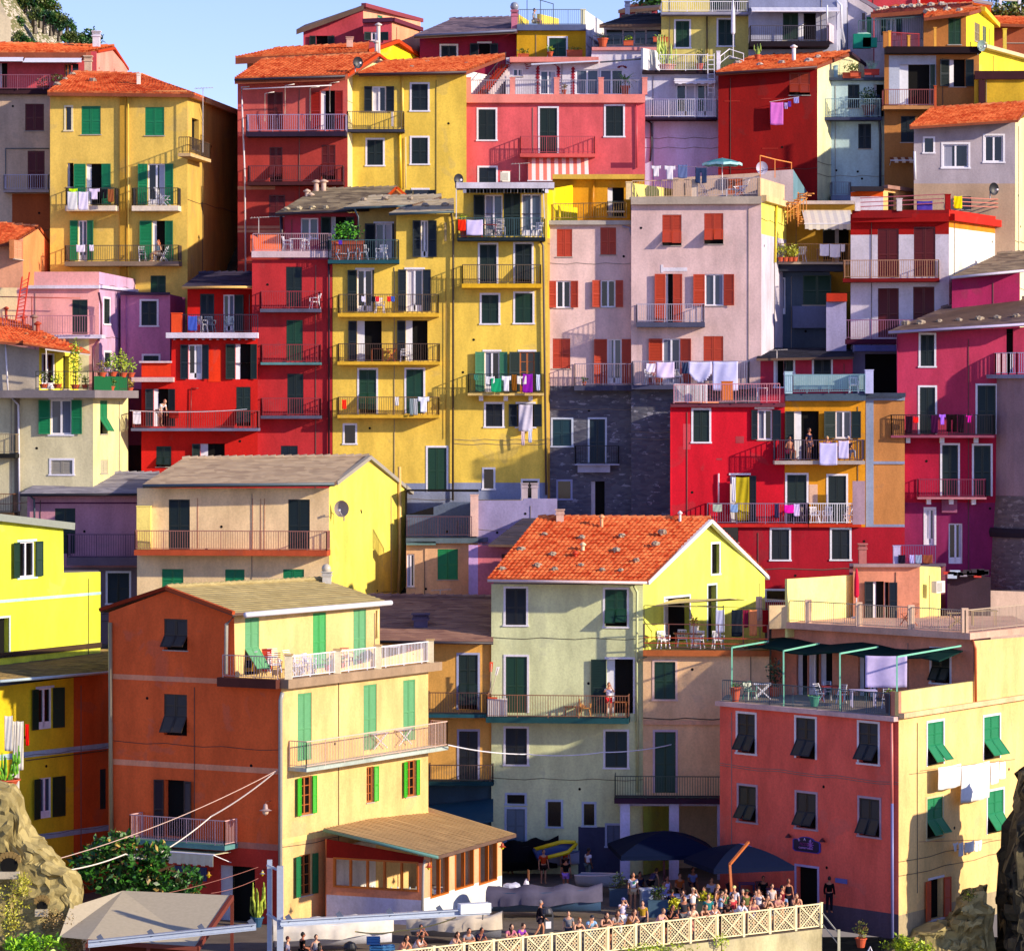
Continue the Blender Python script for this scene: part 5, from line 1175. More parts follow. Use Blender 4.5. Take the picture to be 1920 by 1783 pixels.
def dish(x, y, Y, rad, label, m='#20222c', rz=.5):
    r = empty('satellite_dish',label,'satellite dish'); mt = C(m,.5); tl = .35
    def bowl(k):
        pr = [(rad*i/6, rad*.3*(i/6)**2) for i in range(7)]; mi = k.mi(mt); n = 22; rings = []
        for off in (0,.02):
            for q_, z in pr: rings.append(len(k.v)); k.v += [Vector((q_*math.cos(a*6.2832/n), -z-off+rad*.1, q_*math.sin(a*6.2832/n)*1.08)) for a in range(n)]
        for g in (0,7):
            for a, b in zip(rings[g:g+7], rings[g+1:g+7]):
                for i in range(n): k.f.append([a+i,a+(i+1)%n,b+(i+1)%n,b+i]); k.m.append(mi)
    part(r,'bowl',bowl,True); part(r,'feed_arm',lambda k: (k.bar((0,0,-rad*.9),(0,-rad*1.1,-rad*.2),.03,C('#c8c8d0')), k.cbox((0,-rad*1.1,-rad*.15),(.1,.14,.1),C('#d8d8e0'))))
    part(r,'bracket',lambda k: (k.bar((0,.05,0),(0,.3,-.1),.05,C('#8c8c94')), k.bar((0,.3,-.1),(0,.3,-rad*1.6),.05,C('#8c8c94'))))
    return group_at(r,P(x,y,Y),rz)
def antenna(x, y0, y1, Y, label, tail=1):
    r = empty('antenna',label,'antenna'); a, b = P(x,y1,Y), P(x,y0,Y); h = b.z-a.z; mt = C('#c0b8b4',.4)
    part(r,'mast',lambda k: k.bar((0,0,0),(0,0,h),.045,mt)); part(r,'aerial',lambda k: [k.bar((-.5,0,h-.05),(.6,0,h+.02),.03,mt)]+[k.bar((i*.16-.4,-.25,h),(i*.16-.4,.25,h),.02,mt) for i in range(7)])
    return group_at(r,a)
def onroof(c, x, y):
    x, y = q(x,y); d = Vector(((x-CX)/FL,1,(H0-y)/FL)); n = (c[1]-c[0]).cross(c[3]-c[0]); return CAM+d*((c[0]-CAM).dot(n)/d.dot(n))
ORD = 'first second third fourth fifth sixth seventh eighth ninth tenth eleventh twelfth thirteenth fourteenth fifteenth sixteenth'.split()
def stones(c, rows, lab, s=.17, col=('#8c7c6c','#d0c0a8')):
    i = 0; m = stonemat(*col,4.0)
    for rn, pts in rows:
        for j, (x, y) in enumerate(pts):
            k = MB(); p = onroof(c,x,y); f = random.uniform(.8,1.25)*s; k.blob(p+Vector((0,0,s*.5)),(f*1.25,f,f*.75),m,i+len(pts),.3,9,6,2.2); o = k.build('roof_stone'); i += 1
            side = f'{ORD[j]} from the left' if len(pts) > 1 else 'alone'
            tag(o,f'pale stone on {lab}, {side}{" in the "+rn if rn else ""}'.strip(),'stone','stones weighting the roofs'); rebase(o,p)
# ---- roof stones
Z('M')
RC = [P(-1,0,0)]*4
Z('0'); gR = [P(914,1086,22.5),P(1213,1090,21.7),P(1333,973,28.6),P(1009,971,28.6)]; Z('M')
stones(gR,[('top row',[(525,1130),(785,1152),(1062,1138),(1345,1115)]),('middle row',[(358,1235),(582,1268),(1020,1238),(1297,1197)]),('lower row',[(475,1348),(778,1348),(1165,1310)]),('eave row',[(228,1370),(597,1372),(925,1378),(1055,1380)])],'the big orange roof',.155)
Z('J'); mR = [P(392,1268,36.6),P(1430,1205,36.4),P(1430,1030,42.5),P(760,1110,42.5)]; stones(mR,[('',[(515,1225),(615,1222),(748,1210),(882,1202),(1025,1195),(1150,1188),(1285,1178)])],'the slate eave of the magenta house',.2)
Z('G'); stones([P(262,205,44.8),P(860,178,44.8),P(1045,48,50.5),P(505,62,50.5)],[('',[(335,190),(415,185),(500,180),(585,178)])],'the slate roof by the bushes',.17,('#a89878','#d8ccb0'))
stones([P(704,168,43.3),P(1140,152,43.3),P(1330,100,47.5),P(860,108,47.5)],[('',[(830,128),(968,122),(1130,120)])],'the pale roof over white chairs',.17)
stones([P(992,205,40.9),P(1410,190,40.9),P(1410,130,45),P(1130,140,45)],[('',[(1080,185),(1225,165),(1355,163)])],'the pale roof beside the white awning',.17)
Z('D'); stones([P(250,812,54),P(1378,738,53.8),P(1748,592,60),P(612,655,60)],[('',[(500,722),(740,742),(985,720),(1280,700),(1390,655)])],'the orange roof of the deep red house',.2,('#9c8c84','#e0d4c8'))
Z('E'); stones([P(195,160,63),P(1190,82,63),P(1335,52,67),P(420,88,67)],[('',[(280,130),(355,118),(455,108),(555,102),(650,98),(735,85),(865,76),(985,68)])],'the dark roof at the top right',.2,('#b0a090','#e8dcc8'))
stones([P(790,200,59),P(1292,138,58.8),P(1440,100,63.5),P(850,132,63.5)],[('',[(825,150),(885,142),(1045,125),(1185,140)])],'the roof of the orange penthouse',.22,('#b0a090','#e8d8b8'))
Z('F'); stones([P(-80,812,37.8),P(530,860,38.6),P(55,650,44),P(-80,612,44)],[('',[(185,775),(315,800),(375,805),(440,820)])],'the two flued left roof',.14,('#a8643c','#e0a070'))
Z('A'); stones([P(352,688,49.2),P(1432,700,48.8),P(1035,562,54),P(545,545,54)],[('',[(425,640),(485,600),(535,565),(690,610)])],'the hipped orange roof at the upper left',.17)
Z('B'); stones([P(920,548,52),P(1722,530,52),P(2010,418,57),P(1100,470,57)],[('',[(1318,512),(1435,475),(1722,490),(1795,460)])],'the orange roof beside the red stair',.17)
# ---- dishes and antennas
Z('B'); dish(912,468,50.8,.33,'black satellite dish at the eave of the salmon tower'); dish(1660,1335,41.2,.3,'black satellite dish at the corner of the white awning')
Z('L'); dish(748,497,31,.42,'grey satellite dish on the gable corner of the cream house','#a8988c',-.3)
Z('J'); dish(1122,278,49,.35,'round black satellite dish over the red roof terrace','#161820')
Z('I'); dish(1070,132,45,.35,'pale lilac satellite dish beside the parasol','#b0a8c0',.2)
Z('E'); dish(1420,515,55,.32,'grey green satellite dish at the end of the black slab','#78908c')
Z('A'); antenna(1508,655,1135,48.6,'tall thin antenna mast at the corner of the yellow house'); Z('C'); antenna(452,1215,1345,50,'antenna before the lower left shutter of the rose pink house'); Z('N'); antenna(840,62,125,39.6,'flat antenna on the dark roof over the glass railed terrace'); Z('E'); antenna(1045,40,120,58.5,'small antenna on the roof of the orange penthouse'); Z('G'); antenna(155,232,335,44,'thin antenna behind the railing of the red tower'); Z('L'); antenna(1432,1060,1120,31.5,'short antenna above the brown slate roof')
# ---- chairs and tables
Z('A'); chair(on(1215,1528,48.4),1.2,'white folding chair on the right balcony of the upper left yellow house','w','recliner')
Z('F'); chair(on(985,262,48.2),.3,'small white folding chair on the long balcony, left of the seated woman','w','folding'); chair(on(1135,262,48.2,.5),-1.2,'white folding chair under the seated woman','w','folding'); chair(on(1400,752,40.4),2.6,'white chair beside the patterned towel on the scarlet house terrace')
chair(on(1455,752,40.4,.7),2.9,'grey blue chair second from the towel on the scarlet terrace','#6c7c94'); chair(on(1590,752,40.4,.7),0,'grey blue chair before the casement of the scarlet terrace','#6c7c94')
Z('G'); table(on(400,450,41.6,.9),'white table on the railed terrace of the red tower'); chair(on(445,450,41.6,.9),-1.3,'white chair right of the table on the red tower terrace'); chair(on(335,450,41.6,.9),1.4,'white chair left of the table on the red tower terrace')
for x, r, l in ((680,.6,'leftmost white chair on the dark green terrace of the yellow tower'),(762,-.3,'white chair second from the left on the dark green terrace'),(825,.2,'grey chair third from the left on the dark green terrace'),(942,-.4,'white chair alone before the door of the dark green terrace')): chair(on(x,505,41.1,.45),r,l,'w' if x != 825 else '#b8bcc8','plastic' if x != 680 else 'recliner')
chair(on(512,822,41,.5),-1.2,'white plastic chair on the topmost balcony of the red tower'); chair(on(930,848,41,.5),.2,'white plastic chair centred on the laundry balcony of the yellow tower'); chair(on(1095,1160,41,.5),0,'tall white recliner on the third balcony of the yellow tower','w','recliner')
table(on(915,1160,41,.6),'brown cloth table at the left of the white recliner',.7,.5,'#9c4c1c'); table(on(1005,1160,41,.6),'orange wooden folding table beside the white recliner',.6,.5,'#c8602c',x=True)
Z('H'); chair(on(405,395,40.9,.5),0,'white recliner at the railing under the white awning','w','recliner'); chair(on(640,395,40.9,.5),-.6,'white plastic chair behind the right end of the awning balcony railing'); table(on(330,395,40.9,.6),'red topped table under the white awning',.9,.6,'#c83020')
Z('I'); chair(on(925,322,41.2,1.2),-1.1,'large white padded recliner on the roof terrace with parasol','w','recliner'); chair(on(680,330,41.2,1.2),1.2,'folding deck chair left of the parasol pole','#8c88a8','folding'); table(on(865,322,41.2,1.0),'low white table before the padded recliner',.6,.5,'w',h=.4)
chair(on(292,1640,40.6,.5),.2,'white chair left of the hanging sheets on the pink block balcony'); chair(on(492,1640,40.6,.5),-.2,'pale chair between the lavender and the white sheet'); chair(on(1350,780,45,.8),-.5,'white plastic chair on the plant lined terrace by the spiral stair'); table(on(1530,780,45,1.2),'table under the white washing below the cream awning',1.1,.6,'#8c6c4c')
Z('N'); chair(on(1405,376,36.2,.6),0,'white chair behind the glass railing of the ochre house'); table(on(745,436,36.6,1.2),'small white table on the crimson house terrace',.6,.5)
for x, r, l in ((1115,.2,'white chair with a blue cloth on the ochre house lower balcony'),(1215,-.3,'low white chair in the middle of the lower white railing'),(1360,-.9,'white folding chair at the right end of the lower white railing'),(1035,.6,'dark chair beside the white towel on the lower balcony')): chair(on(x,1322,36,.5),r,l,'w' if x != 1035 else '#5c4858','plastic' if x < 1300 else 'folding')
Z('Q'); chair(on(385,560,8.0,1.0),.3,'striped white recliner behind the corner post of the orange house terrace','w','recliner'); chair(on(510,570,8.6,1.2),.9,'white sun lounger chair beside the corner post','w','recliner'); chair(on(610,560,9.6,1.2),1.2,'low white garden chair by the first railing bay','w'); chair(on(545,570,9,.9),.4,'low white slatted chair in front of the sun lounger','w','folding')
table(on(1130,490,14.6,1.0),'round edged white table behind the last railing bay',1.0,.8); chair(on(850,525,12,1.4),.5,'terracotta coloured chair in the second railing bay','#b06048')
table(on(1050,1045,12.7,.5),'white trestle table on the middle balcony of the yellow side',1.3,.5,'w',.98,x=True); table(on(1210,1020,14.4,.5),'second white trestle table on the middle balcony',1.2,.5,'w',.98,x=True)
Z('S'); chair(on(1460,628,22.3,.6),.4,'white plastic chair at the left of the wooden table on the roof deck'); chair(on(1610,628,22.3,1.6),0,'white chair behind the wooden table on the roof deck'); chair(on(1720,628,22.3,.7),-.5,'white plastic chair at the right of the wooden table'); chair(on(1870,628,22.3,.6),.2,'low white chair at the far end of the roof deck'); table(on(1650,628,22.3,1.0),'dark wooden table on the roof deck',1.5,.8,'#6c2c18')
chair(on(868,1138,22.8,.5),.2,'wicker armchair left of the man in red shorts','#c8883c'); table(on(1135,1138,22.8,.6),'wooden table right of the man in red shorts',.7,.5,'#a8602c'); table(on(765,1138,22.8,.7),'low wooden chest table left of the wicker chair',.7,.5,'#7c4c34',h=.5)
Z('V'); chair(on(1245,372,17.5,1.5),-.9,'wooden deck chair with striped blue cushion on the top terrace','#a85428','recliner'); table(on(1540,385,14.5,1.2),'bare wooden table behind the top terrace railing',1.0,.7,'#b8a078',x=True); table(on(1700,370,16.6,1.2),'wooden trestle table at the right of the top terrace',1.3,.7,'#c0a878'); 
zc = CORAL.zt
def onz(x, Y, z=None):
    x, _ = q(x,0); return Vector(((x-CX)*(Y+DC)/FL, Y, zc if z is None else z))
chair(onz(275,17.6),.5,'dark green chair on the pergola terrace of the coral house','#2c6c60'); table(onz(350,18.2),'small white table beside the dark green chair',.9,.7,'w',x=True)
for x, Y, r, l in ((690,16,.7,'white folding chair left of the red table under the pergola'),(740,17.2,0,'white folding chair behind the red table'),(825,15.4,-.5,'white folding chair right of the red table'),(1095,12.8,-.3,'white chair beside the hanging white sheet')): chair(onz(x,Y),r,l,'w','folding')
table(onz(770,16.6),'red topped table under the pergola',1.1,.8,'#8c2020')
# ---- laundry
Z('A')
for i, (x0,y0,x1,y1,c,l,sh) in enumerate(((510,1402,575,1462,'#c0f020','lime green cloth on the left balcony','shirt'),(500,1425,575,1560,'#d8d8dc','long pale towel on the left balcony of the yellow house','rect'),(582,1425,655,1560,'#dcd4f0','white towel with blue stripes over the left balcony','rect'),(660,1402,740,1480,'#d8c8e8','lilac shirt on the left balcony','shirt'),(745,1405,795,1475,'#14141c','black clothing on the left balcony','pants'),(800,1405,845,1500,'#8c5030','brown cloth at the right end of the left balcony','rect'))): cloth(x0,y0,x1,y1,48.2,c,l,shape=sh)
Z('F'); cloth(530,145,592,195,47.9,'#e4dcf0','small white towel on the long yellow house balcony'); cloth(622,145,652,188,47.9,'#e4dcf0','smaller white cloth right of the towel on the long balcony'); cloth(1308,640,1372,742,40.2,'#4058b8','blue patterned towel on the scarlet house terrace'); cloth(925,1305,980,1392,39.2,'#d8d0e0','white cloth at the left end of the scarlet house balcony'); cloth(1175,1300,1245,1350,39.2,'#7c1c18','dark red cloth right of the bending man')
Z('G'); cloth(690,1402,718,1462,40.8,'#e82c18','red towel on the lowest balcony of the yellow tower'); cloth(1178,1385,1250,1482,40.8,'#dce0f4','white shirt on the lowest balcony of the yellow tower','shirt',shape='shirt'); cloth(1125,1395,1148,1500,40.8,'#7c8c94','grey strip of cloth left of the white shirt'); cloth(1150,1395,1176,1500,40.8,'#a8acb4','pale grey cloth next to the white shirt'); cloth(1030,1385,1055,1440,40.8,'#dcd8dc','little white bag on the lowest balcony railing')
for x0, c, l in ((815,'#d8d4f0','white striped cloth on the second balcony'),(880,'#14141c','black cloth left of the plastic chair'),(905,'#d82c38','red and white cloth left of the plastic chair'),(980,'#e02c30','red cloth right of the plastic chair'),(1005,'#3c58b0','blue cloth right of the plastic chair')): cloth(x0,738,x0+24,772,40.9,c,l+' of the yellow tower')
cloth(668,378,690,405,41,'#4c2cb0','tiny violet cloth above the leftmost terrace chair')
Z('H'); cloth(132,280,182,352,40.7,'#e82c14','bright red towel at the left of the awning balcony'); cloth(186,282,292,380,40.7,'#cfc4f0','lavender towel beside the red towel')
for x0,y0,x1,y1,c,l,sh in ((235,1275,262,1310,'#3c7868','dark green cloth left of the lowest washing','rect'),(310,1288,368,1338,'#dcdce8','white underwear on the dark railed balcony','pants'),(345,1300,410,1388,'#1c9c6c','sea green cloth on the dark railed balcony','rect'),(413,1285,473,1382,'#e4e4f0','white vest on the dark railed balcony','shirt'),(478,1275,510,1380,'#7c4c14','brown cloth behind the white shorts','rect'),(512,1285,572,1338,'#e8e4e0','white shorts on the dark railed balcony','pants'),(548,1272,612,1392,'#8c1ca8','purple cloth with magenta hem','rect'),(636,1275,660,1378,'#c8d0ec','narrow pale blue towel at the end of the washing','rect')): cloth(x0,y0,x1,y1,40.72,c,l,shape=sh)
cloth(522,1468,612,1640,41.7,'#b8b4cc','pale net curtain blowing from the lowest right window','curtain','curtain',wob=.12); cloth(540,1640,562,1730,41.4,'#d8c0c8','pink tail of cloth hanging below the blowing curtain'); cloth(585,1625,608,1712,41.4,'#d4d8f0','white tail of cloth hanging right below the curtain')
Z('I')
line([P(300,112,41),P(700,128,41)],'rope with four pieces of washing above the flat roof',.012,'#8c8090')
for x0,y0,x1,y1,c,l,sh in ((302,115,368,188,'#dcd8e4','first white shirt on the rooftop line','shirt'),(392,115,468,210,'#e0dce8','second white shirt on the rooftop line','shirt'),(487,108,552,200,'#5c6c9c','slate blue towel on the rooftop line','rect'),(608,128,688,235,'#28385c','navy blue trousers on the rooftop line','pants')): cloth(x0,y0,x1,y1,41,c,l,shape=sh)
for x0,y0,x1,y1,c,l,sh in ((265,1490,330,1552,'#d8d0e8','white cloth over the left chair of the pink block balcony','rect'),(337,1482,462,1590,'#d8c8f0','pale lavender sheet on the pink block balcony','rect'),(515,1482,558,1562,'#303c5c','dark blue cloth between the sheets','rect'),(562,1480,722,1622,'#cccaf4','round hemmed white sheet on the pink block balcony','curve'),(728,1478,905,1680,'#c4c4f4','largest white sheet hanging over the pink block balcony','rect')): cloth(x0,y0,x1,y1,39.9,c,l,'sheet' if x1-x0 > 100 else 'towel','sheet' if x1-x0 > 100 else 'towel',sh,.07)
for x0,x1,y1,l in ((1475,1540,742,'left white towel under the cream awning'),(1545,1618,752,'middle white towel under the cream awning'),(1622,1650,712,'small right white cloth under the cream awning')): cloth(x0,660,x1,y1,45,'#e4dce8',l)
Z('D'); cloth(857,1142,1002,1392,54.4,'#d070c8','pink towel hanging on the deep red wall'); cloth(1016,1145,1050,1215,54.4,'#b8a0e0','small lilac and black garment on the deep red wall',shape='pants'); cloth(1055,1130,1088,1190,54.4,'#5c38a8','small violet garment on the deep red wall'); cloth(1118,1085,1176,1150,54.4,'#9c98dc','blue white striped cloth under the open window')
line([P(850,1140,54.4),P(1180,1082,54.4)],'thin line across the deep red wall',.012)
Z('N'); cloth(1148,737,1278,898,35.6,'#c4c0f4','large white towel over the ochre balcony'); cloth(1287,722,1360,850,35.6,'#ccc4f4','tilted smaller white towel before the old man')
for x0,y0,x1,y1,c,l in ((372,1182,438,1236,'#a0b0a4','grey green cloth at the left of the crimson balcony'),(502,1182,556,1240,'#7c9ccc','light blue cloth before the yellow curtain'),(822,1178,854,1280,'#2c2c50','navy cloth on the middle of the crimson balcony'),(893,1186,965,1245,'#f01cb0','hot pink cloth on the lower railing'),(962,1180,1004,1268,'#c8b4e8','white lilac towel right of the hot pink cloth')): cloth(x0,y0,x1,y1,35.9,c,l)
cloth(535,985,638,1300,36.6,'#a89820','long yellow curtain in the open door of the crimson house','curtain','curtain',wob=.1); cloth(512,985,540,1165,36.5,'#d8d8e8','narrow white curtain left of the yellow curtain','curtain','curtain')
Z('O')
for x0,y0,x1,y1,c,l,sh in ((512,295,560,415,'#24081c','dark plum cloth at the left of the magenta balcony','rect'),(565,303,602,342,'#e81c1c','round red cloth on the magenta balcony','rect'),(690,290,738,415,'#3c0c38','dark purple cloth on the magenta balcony','rect'),(745,285,790,355,'#a868f0','lilac shirt on the magenta balcony','shirt'),(800,285,870,405,'#14060c','black trousers on the magenta balcony','pants'),(880,285,920,410,'#1c0818','narrow black cloth right of the black trousers','rect'),(932,285,977,340,'#f01cb0','bright pink shirt on the magenta balcony','shirt')): cloth(x0,y0,x1,y1,36.8,c,l,shape=sh)
for x0,x1,c,l in ((462,510,'#1c1428','black cloth on the low wall line'),(540,572,'#b8b0ec','white cloth on the low wall line'),(580,625,'#8898b8','pale blue cloth on the low wall line'),(632,700,'#8c4c34','brown cloth at the end of the low wall line')): cloth(x0,1262,x1,1320,32.7,c,l)
Z('J'); cloth(590,360,700,432,43.3,'#4c3ca0','purple cloth drying on the red roof terrace'); cloth(846,325,906,412,43.6,'#e8d80c','bright yellow cloth over the red parapet')
Z('W'); n0 = CORALF.h.faces[1] if CORALF.h.faces else None; F2 = n0
def cf(x0,y0,x1,y1,c,l,sh='rect',n=.55):
    u0, _ = F2.uz(x0,y0,n); u1, _ = F2.uz(x1,y0,n); a, b = F2.pt(u0,0,n), F2.pt(u1,0,n); cloth(x0,y0,x1,y1,a.y,c,l,'sheet','sheet',sh,.04,n2=b.y)
cf(1030,512,1188,668,'#f0f0f4','wide white sheet at the left of the high sunny line'); cf(1192,502,1385,758,'#f4f4f4','largest white sheet on the high sunny line'); cf(1390,480,1450,630,'#f0f0f4','narrow white sheet right of the largest sheet'); cf(1456,475,1494,592,'#ece8f0','small white cloth at the end of the high sunny line')
cf(1132,1035,1166,1092,'#e8ecf4','white shirt on the low sunny line','shirt'); cf(1172,1033,1202,1125,'#e8ecf4','narrow white towel on the low sunny line'); cf(1213,1030,1276,1102,'#f0f4f4','square white cloth on the low sunny line'); cf(1282,1020,1332,1092,'#f0f0f4','white trousers on the low sunny line','pants')
line([F2.at(905,535,.55),F2.at(1560,455,.55)],'rope carrying the large white sheets',.015,'#8c5c44'); line([F2.at(900,1025,.55),F2.at(1400,1010,.55)],'rope carrying the small white washing',.015,'#8c5c44')
Z('X')
for x0,y0,x1,y1,c,l in ((50,960,140,1350,'#d8d4cc','broad white shirt on the pulley line at the left edge'),(145,1020,185,1480,'#dcd4c4','narrow cream cloth on the pulley line'),(190,1020,262,1560,'#e0d8c8','long cream dress on the pulley line'),(283,1050,322,1290,'#e81410','red cloth on the pulley line'),(130,1500,215,1780,'#dcd0c4','pale cloth hanging lowest on the pulley line')): cloth(x0,y0,x1,y1,9.5,c,l,wob=.03)
Z('V')
for x0,x1,y1,c,l in ((70,122,400,'#b8bce0','white shirt on the roof deck line'),(165,230,425,'#1c2430','dark garment on the roof deck line'),(232,268,370,'#7c1c38','maroon garment on the roof deck line'),(272,318,420,'#e88c58','orange towel on the roof deck line'),(350,392,400,'#8c1018','dark red towel on the roof deck line')): cloth(x0,265,x1,y1,22.8,c,l)
line([P(-40,240,22.8),P(400,262,22.8)],'line of washing over the roof deck',.015,'#2c3840')
cloth(967,540,1218,730,14.0,'#b8acd8','large lilac white sheet hanging from the pergola','sheet','sheet',wob=.07); table(onz(955,13.6),'square table hidden under a lilac white cloth',1.3,.9,'#c4bce0',h=.8); 
# ---- plants
G1 = ('#1c4010','#5c8c20'); G2 = ('#4c7c10','#c0d838'); G3 = ('#2c3c10','#6c7c28')
Z('C'); pot(on(1240,695,54.2,.6),'spiky palm in a terracotta pot on the pink roof terrace','palm',1,h=.5,w=.28,fh=1.2,lm=('#1c3c24','#4c7c3c')); pot(on(785,708,54.2,.3),'small flower pot left of the palm on the pink roof terrace','bush',1,fh=.35,w=.14,n=50,lm=('#6c6c20','#b8903c'))
pot(on(480,428,64,.3),'terracotta trough at the left of the skyline terrace','bush',1,box=.7,fh=.3,lm=G3,n=60,h=.25); pot(on(680,425,64,.3),'terracotta pot beside the sheeted green door','bush',1,fh=.35,lm=G2,n=60); pot(on(862,418,64,.3),'long terracotta trough right of the sheeted green door','bush',1,box=1.0,fh=.15,lm=G3,n=40,h=.4); pot(on(1072,348,62.4,.3),'large terracotta pot on the white parapet','bush',1,h=.55,w=.33,fh=.3,lm=G3,n=60); pot(on(1262,338,62.4,.3),'terracotta trough with yellow green leaves on the white parapet','bush',1,box=.6,fh=.3,lm=G2,n=60,h=.3)
pot(on(1500,310,61.5,.3),'terracotta trough beside the cactus terrace','bush',1,box=.9,fh=.1,n=20,h=.3); Z('D'); pot(on(-290,800,56.5,.4),'tall cactus on the white railed terrace','cactus',1.3,fh=1.9,w=.4,n=120,lm=('#8ca03c','#c8d870'),pm='#e0a090'); pot(on(80,795,56.5,.5),'leafy agave behind the white railing','flowers',1.4,fh=.6,lm=G3)
pot(on(735,648,57,1.5),'paddle cactus behind the deep red house roof','cactus',1,fh=.9,w=.2,n=60,lm=('#5c7c30','#9cb050')); pot(on(1775,868,56.2,.5),'leafy plant in terracotta troughs on the pale blue terrace','bush',1,box=1.1,fh=.55,lm=('#4c5c20','#a8a850'),n=120,h=.35); pot(on(1465,1300,55.9,.4),'thin cypress like plant on the pale blue balcony','cactus',1,fh=1.6,w=.12,n=60,lm=G1); Z('E'); pot(on(180,1290,56,.5),'round dark bush in a plum pot on the pale blue balcony','bush',1.2,h=.55,w=.35,fh=.9,lm=('#0c2c1c','#1c4c30'),pm='#5c2c40',n=220); pot(on(215,830,56,.5),'agave in a red trough on the pale blue terrace','flowers',1,box=.9,fh=.5,lm=('#5c8c7c','#a8d0b8'),pm='#a82c20'); pot(on(20,850,56,.5),'small green plant in a red trough left of the agave','bush',1,box=.5,fh=.4,lm=G2,n=50)
Z('A'); pot(on(412,680,54.3,.6),'brown green shrub at the end of the awning terrace','bush',1.1,fh=.7,w=.3,lm=G3,n=110); pot(on(310,680,54.3,.6),'dark shrub on the awning terrace','bush',1.1,fh=.5,w=.35,lm=('#2c1c14','#4c3c20'),n=90)
Z('G'); pot(on(725,505,41.1,.5),'big bright green bush on the dark green terrace','bush',1.2,h=.9,w=.3,fh=.9,lm=('#1c5c10','#5cb020'),n=330,box=1.5,pm='#9c4020'); pot(on(650,505,41.1,.5),'smaller green bush left of the big bush','bush',1,h=1.0,w=.2,fh=.4,lm=('#1c5c10','#5ca020'),n=90)
Z('H'); pot(on(170,395,40.9,.3),'terracotta pot with green leaves above the red towel','bush',1,h=.9,w=.25,fh=.4,lm=G2,n=60); pot(on(945,1345,41.5,.3),'little cactus pot at the left of the grey balcony','bush',1,h=.2,w=.14,fh=.2,lm=G1,n=40)
Z('I')
for i, (x, l) in enumerate(((1205,'first'),(1240,'second'),(1275,'third'),(1305,'fourth'))): pot(on(x,782,45,.2),f'yellow green shrub, {l} from the left in the terrace by the spiral stair','bush',1,fh=.75,w=.16,lm=('#6c7c10','#d0d040'),n=80,h=.25)
Z('F')
for x, y, f, n, l, lm in ((300,1145,.5,90,'bushy plant at the left end of the plant terrace',G3),(395,1145,.45,90,'low plant second from the left on the plant terrace',G2),(520,1150,1.9,420,'tall leafy climber in the middle of the plant terrace',('#5c7c10','#b8c830')),(590,1150,.35,60,'small plant right of the tall climber',G3),(705,1065,.5,90,'brownish plant above the green screen',('#5c5c20','#a89040')),(780,1062,.8,200,'yellow green shrub above the green screen',G2),(850,1068,.95,240,'tall shrub above the green screen',('#4c7c10','#c8d040')),(905,1068,.6,120,'last shrub at the right end of the green screen',G2),(770,1162,.4,90,'plants at the foot of the green screen',G3),(900,1172,.4,80,'round plant at the corner of the plant terrace',('#7c6c1c','#c0a840'))): pot(on(x,y,33.8+max(0,(x-660)*.02),.3),l,'bush',1,h=.25,w=.26 if f > .4 else .2,fh=f*1.3,lm=lm,n=n)
Z('S'); pot(on(1700,628,22.3,1.3),'potted flower on a white stand on the roof deck','bush',1,h=1.1,fh=.4,box=.4,pm='#e4dccc',lm=('#4c7c10','#d08050'),n=70)
Z('V'); pot(onz(188,16.6),'tall terracotta pot at the left corner of the pergola terrace','bush',1,h=.7,w=.26,fh=.2,lm=G1,n=40); pot(onz(425,19.5),'dark leafy plant at the back of the pergola terrace','bush',1.2,h=.4,w=.3,fh=1.1,lm=('#0c2418','#1c4428'),n=180); pot(onz(662,13.8),'sea green pot beside the pergola railing','bush',1,h=.5,w=.26,fh=.05,pm='#3c8c74',n=10); pot(onz(1112,10),'dark brown tall pot at the coral terrace corner','bush',1,h=1.0,w=.24,fh=.1,pm='#4c2c34',n=20)
Z('Q')
for x, y, Y, l, c in ((730,540,10.6,'small white flower pot behind the first terrace post',G2),(820,525,11.4,'little green pot right of the second terrace post',G1),(940,512,12.6,'leafy pot in the middle railing bay',G2),(1270,470,15.6,'red pot in the last railing bay',('#8c3c20','#c86040'))): pot(on(x,y,Y,.5),l,'bush',1,h=.25,w=.16,fh=.3,lm=c,n=50)
Z('0'); pot(Vector(((482-CX)*(156.0)/FL,6.0,0)),'tall candelabra cactus in a blue pot before the restaurant door','cactus',1.05,h=.45,w=.28,fh=1.75,lm=('#6c7c1c','#b8c848'),pm='#1c4c70',n=150,name='cactus')
Z('X'); pot(P(60,1760,6),'bright green cactus at the left edge above the ruin','cactus',1.3,h=.3,w=.5,fh=1.3,lm=('#3c7c10','#7cc020'),n=160,name='cactus')
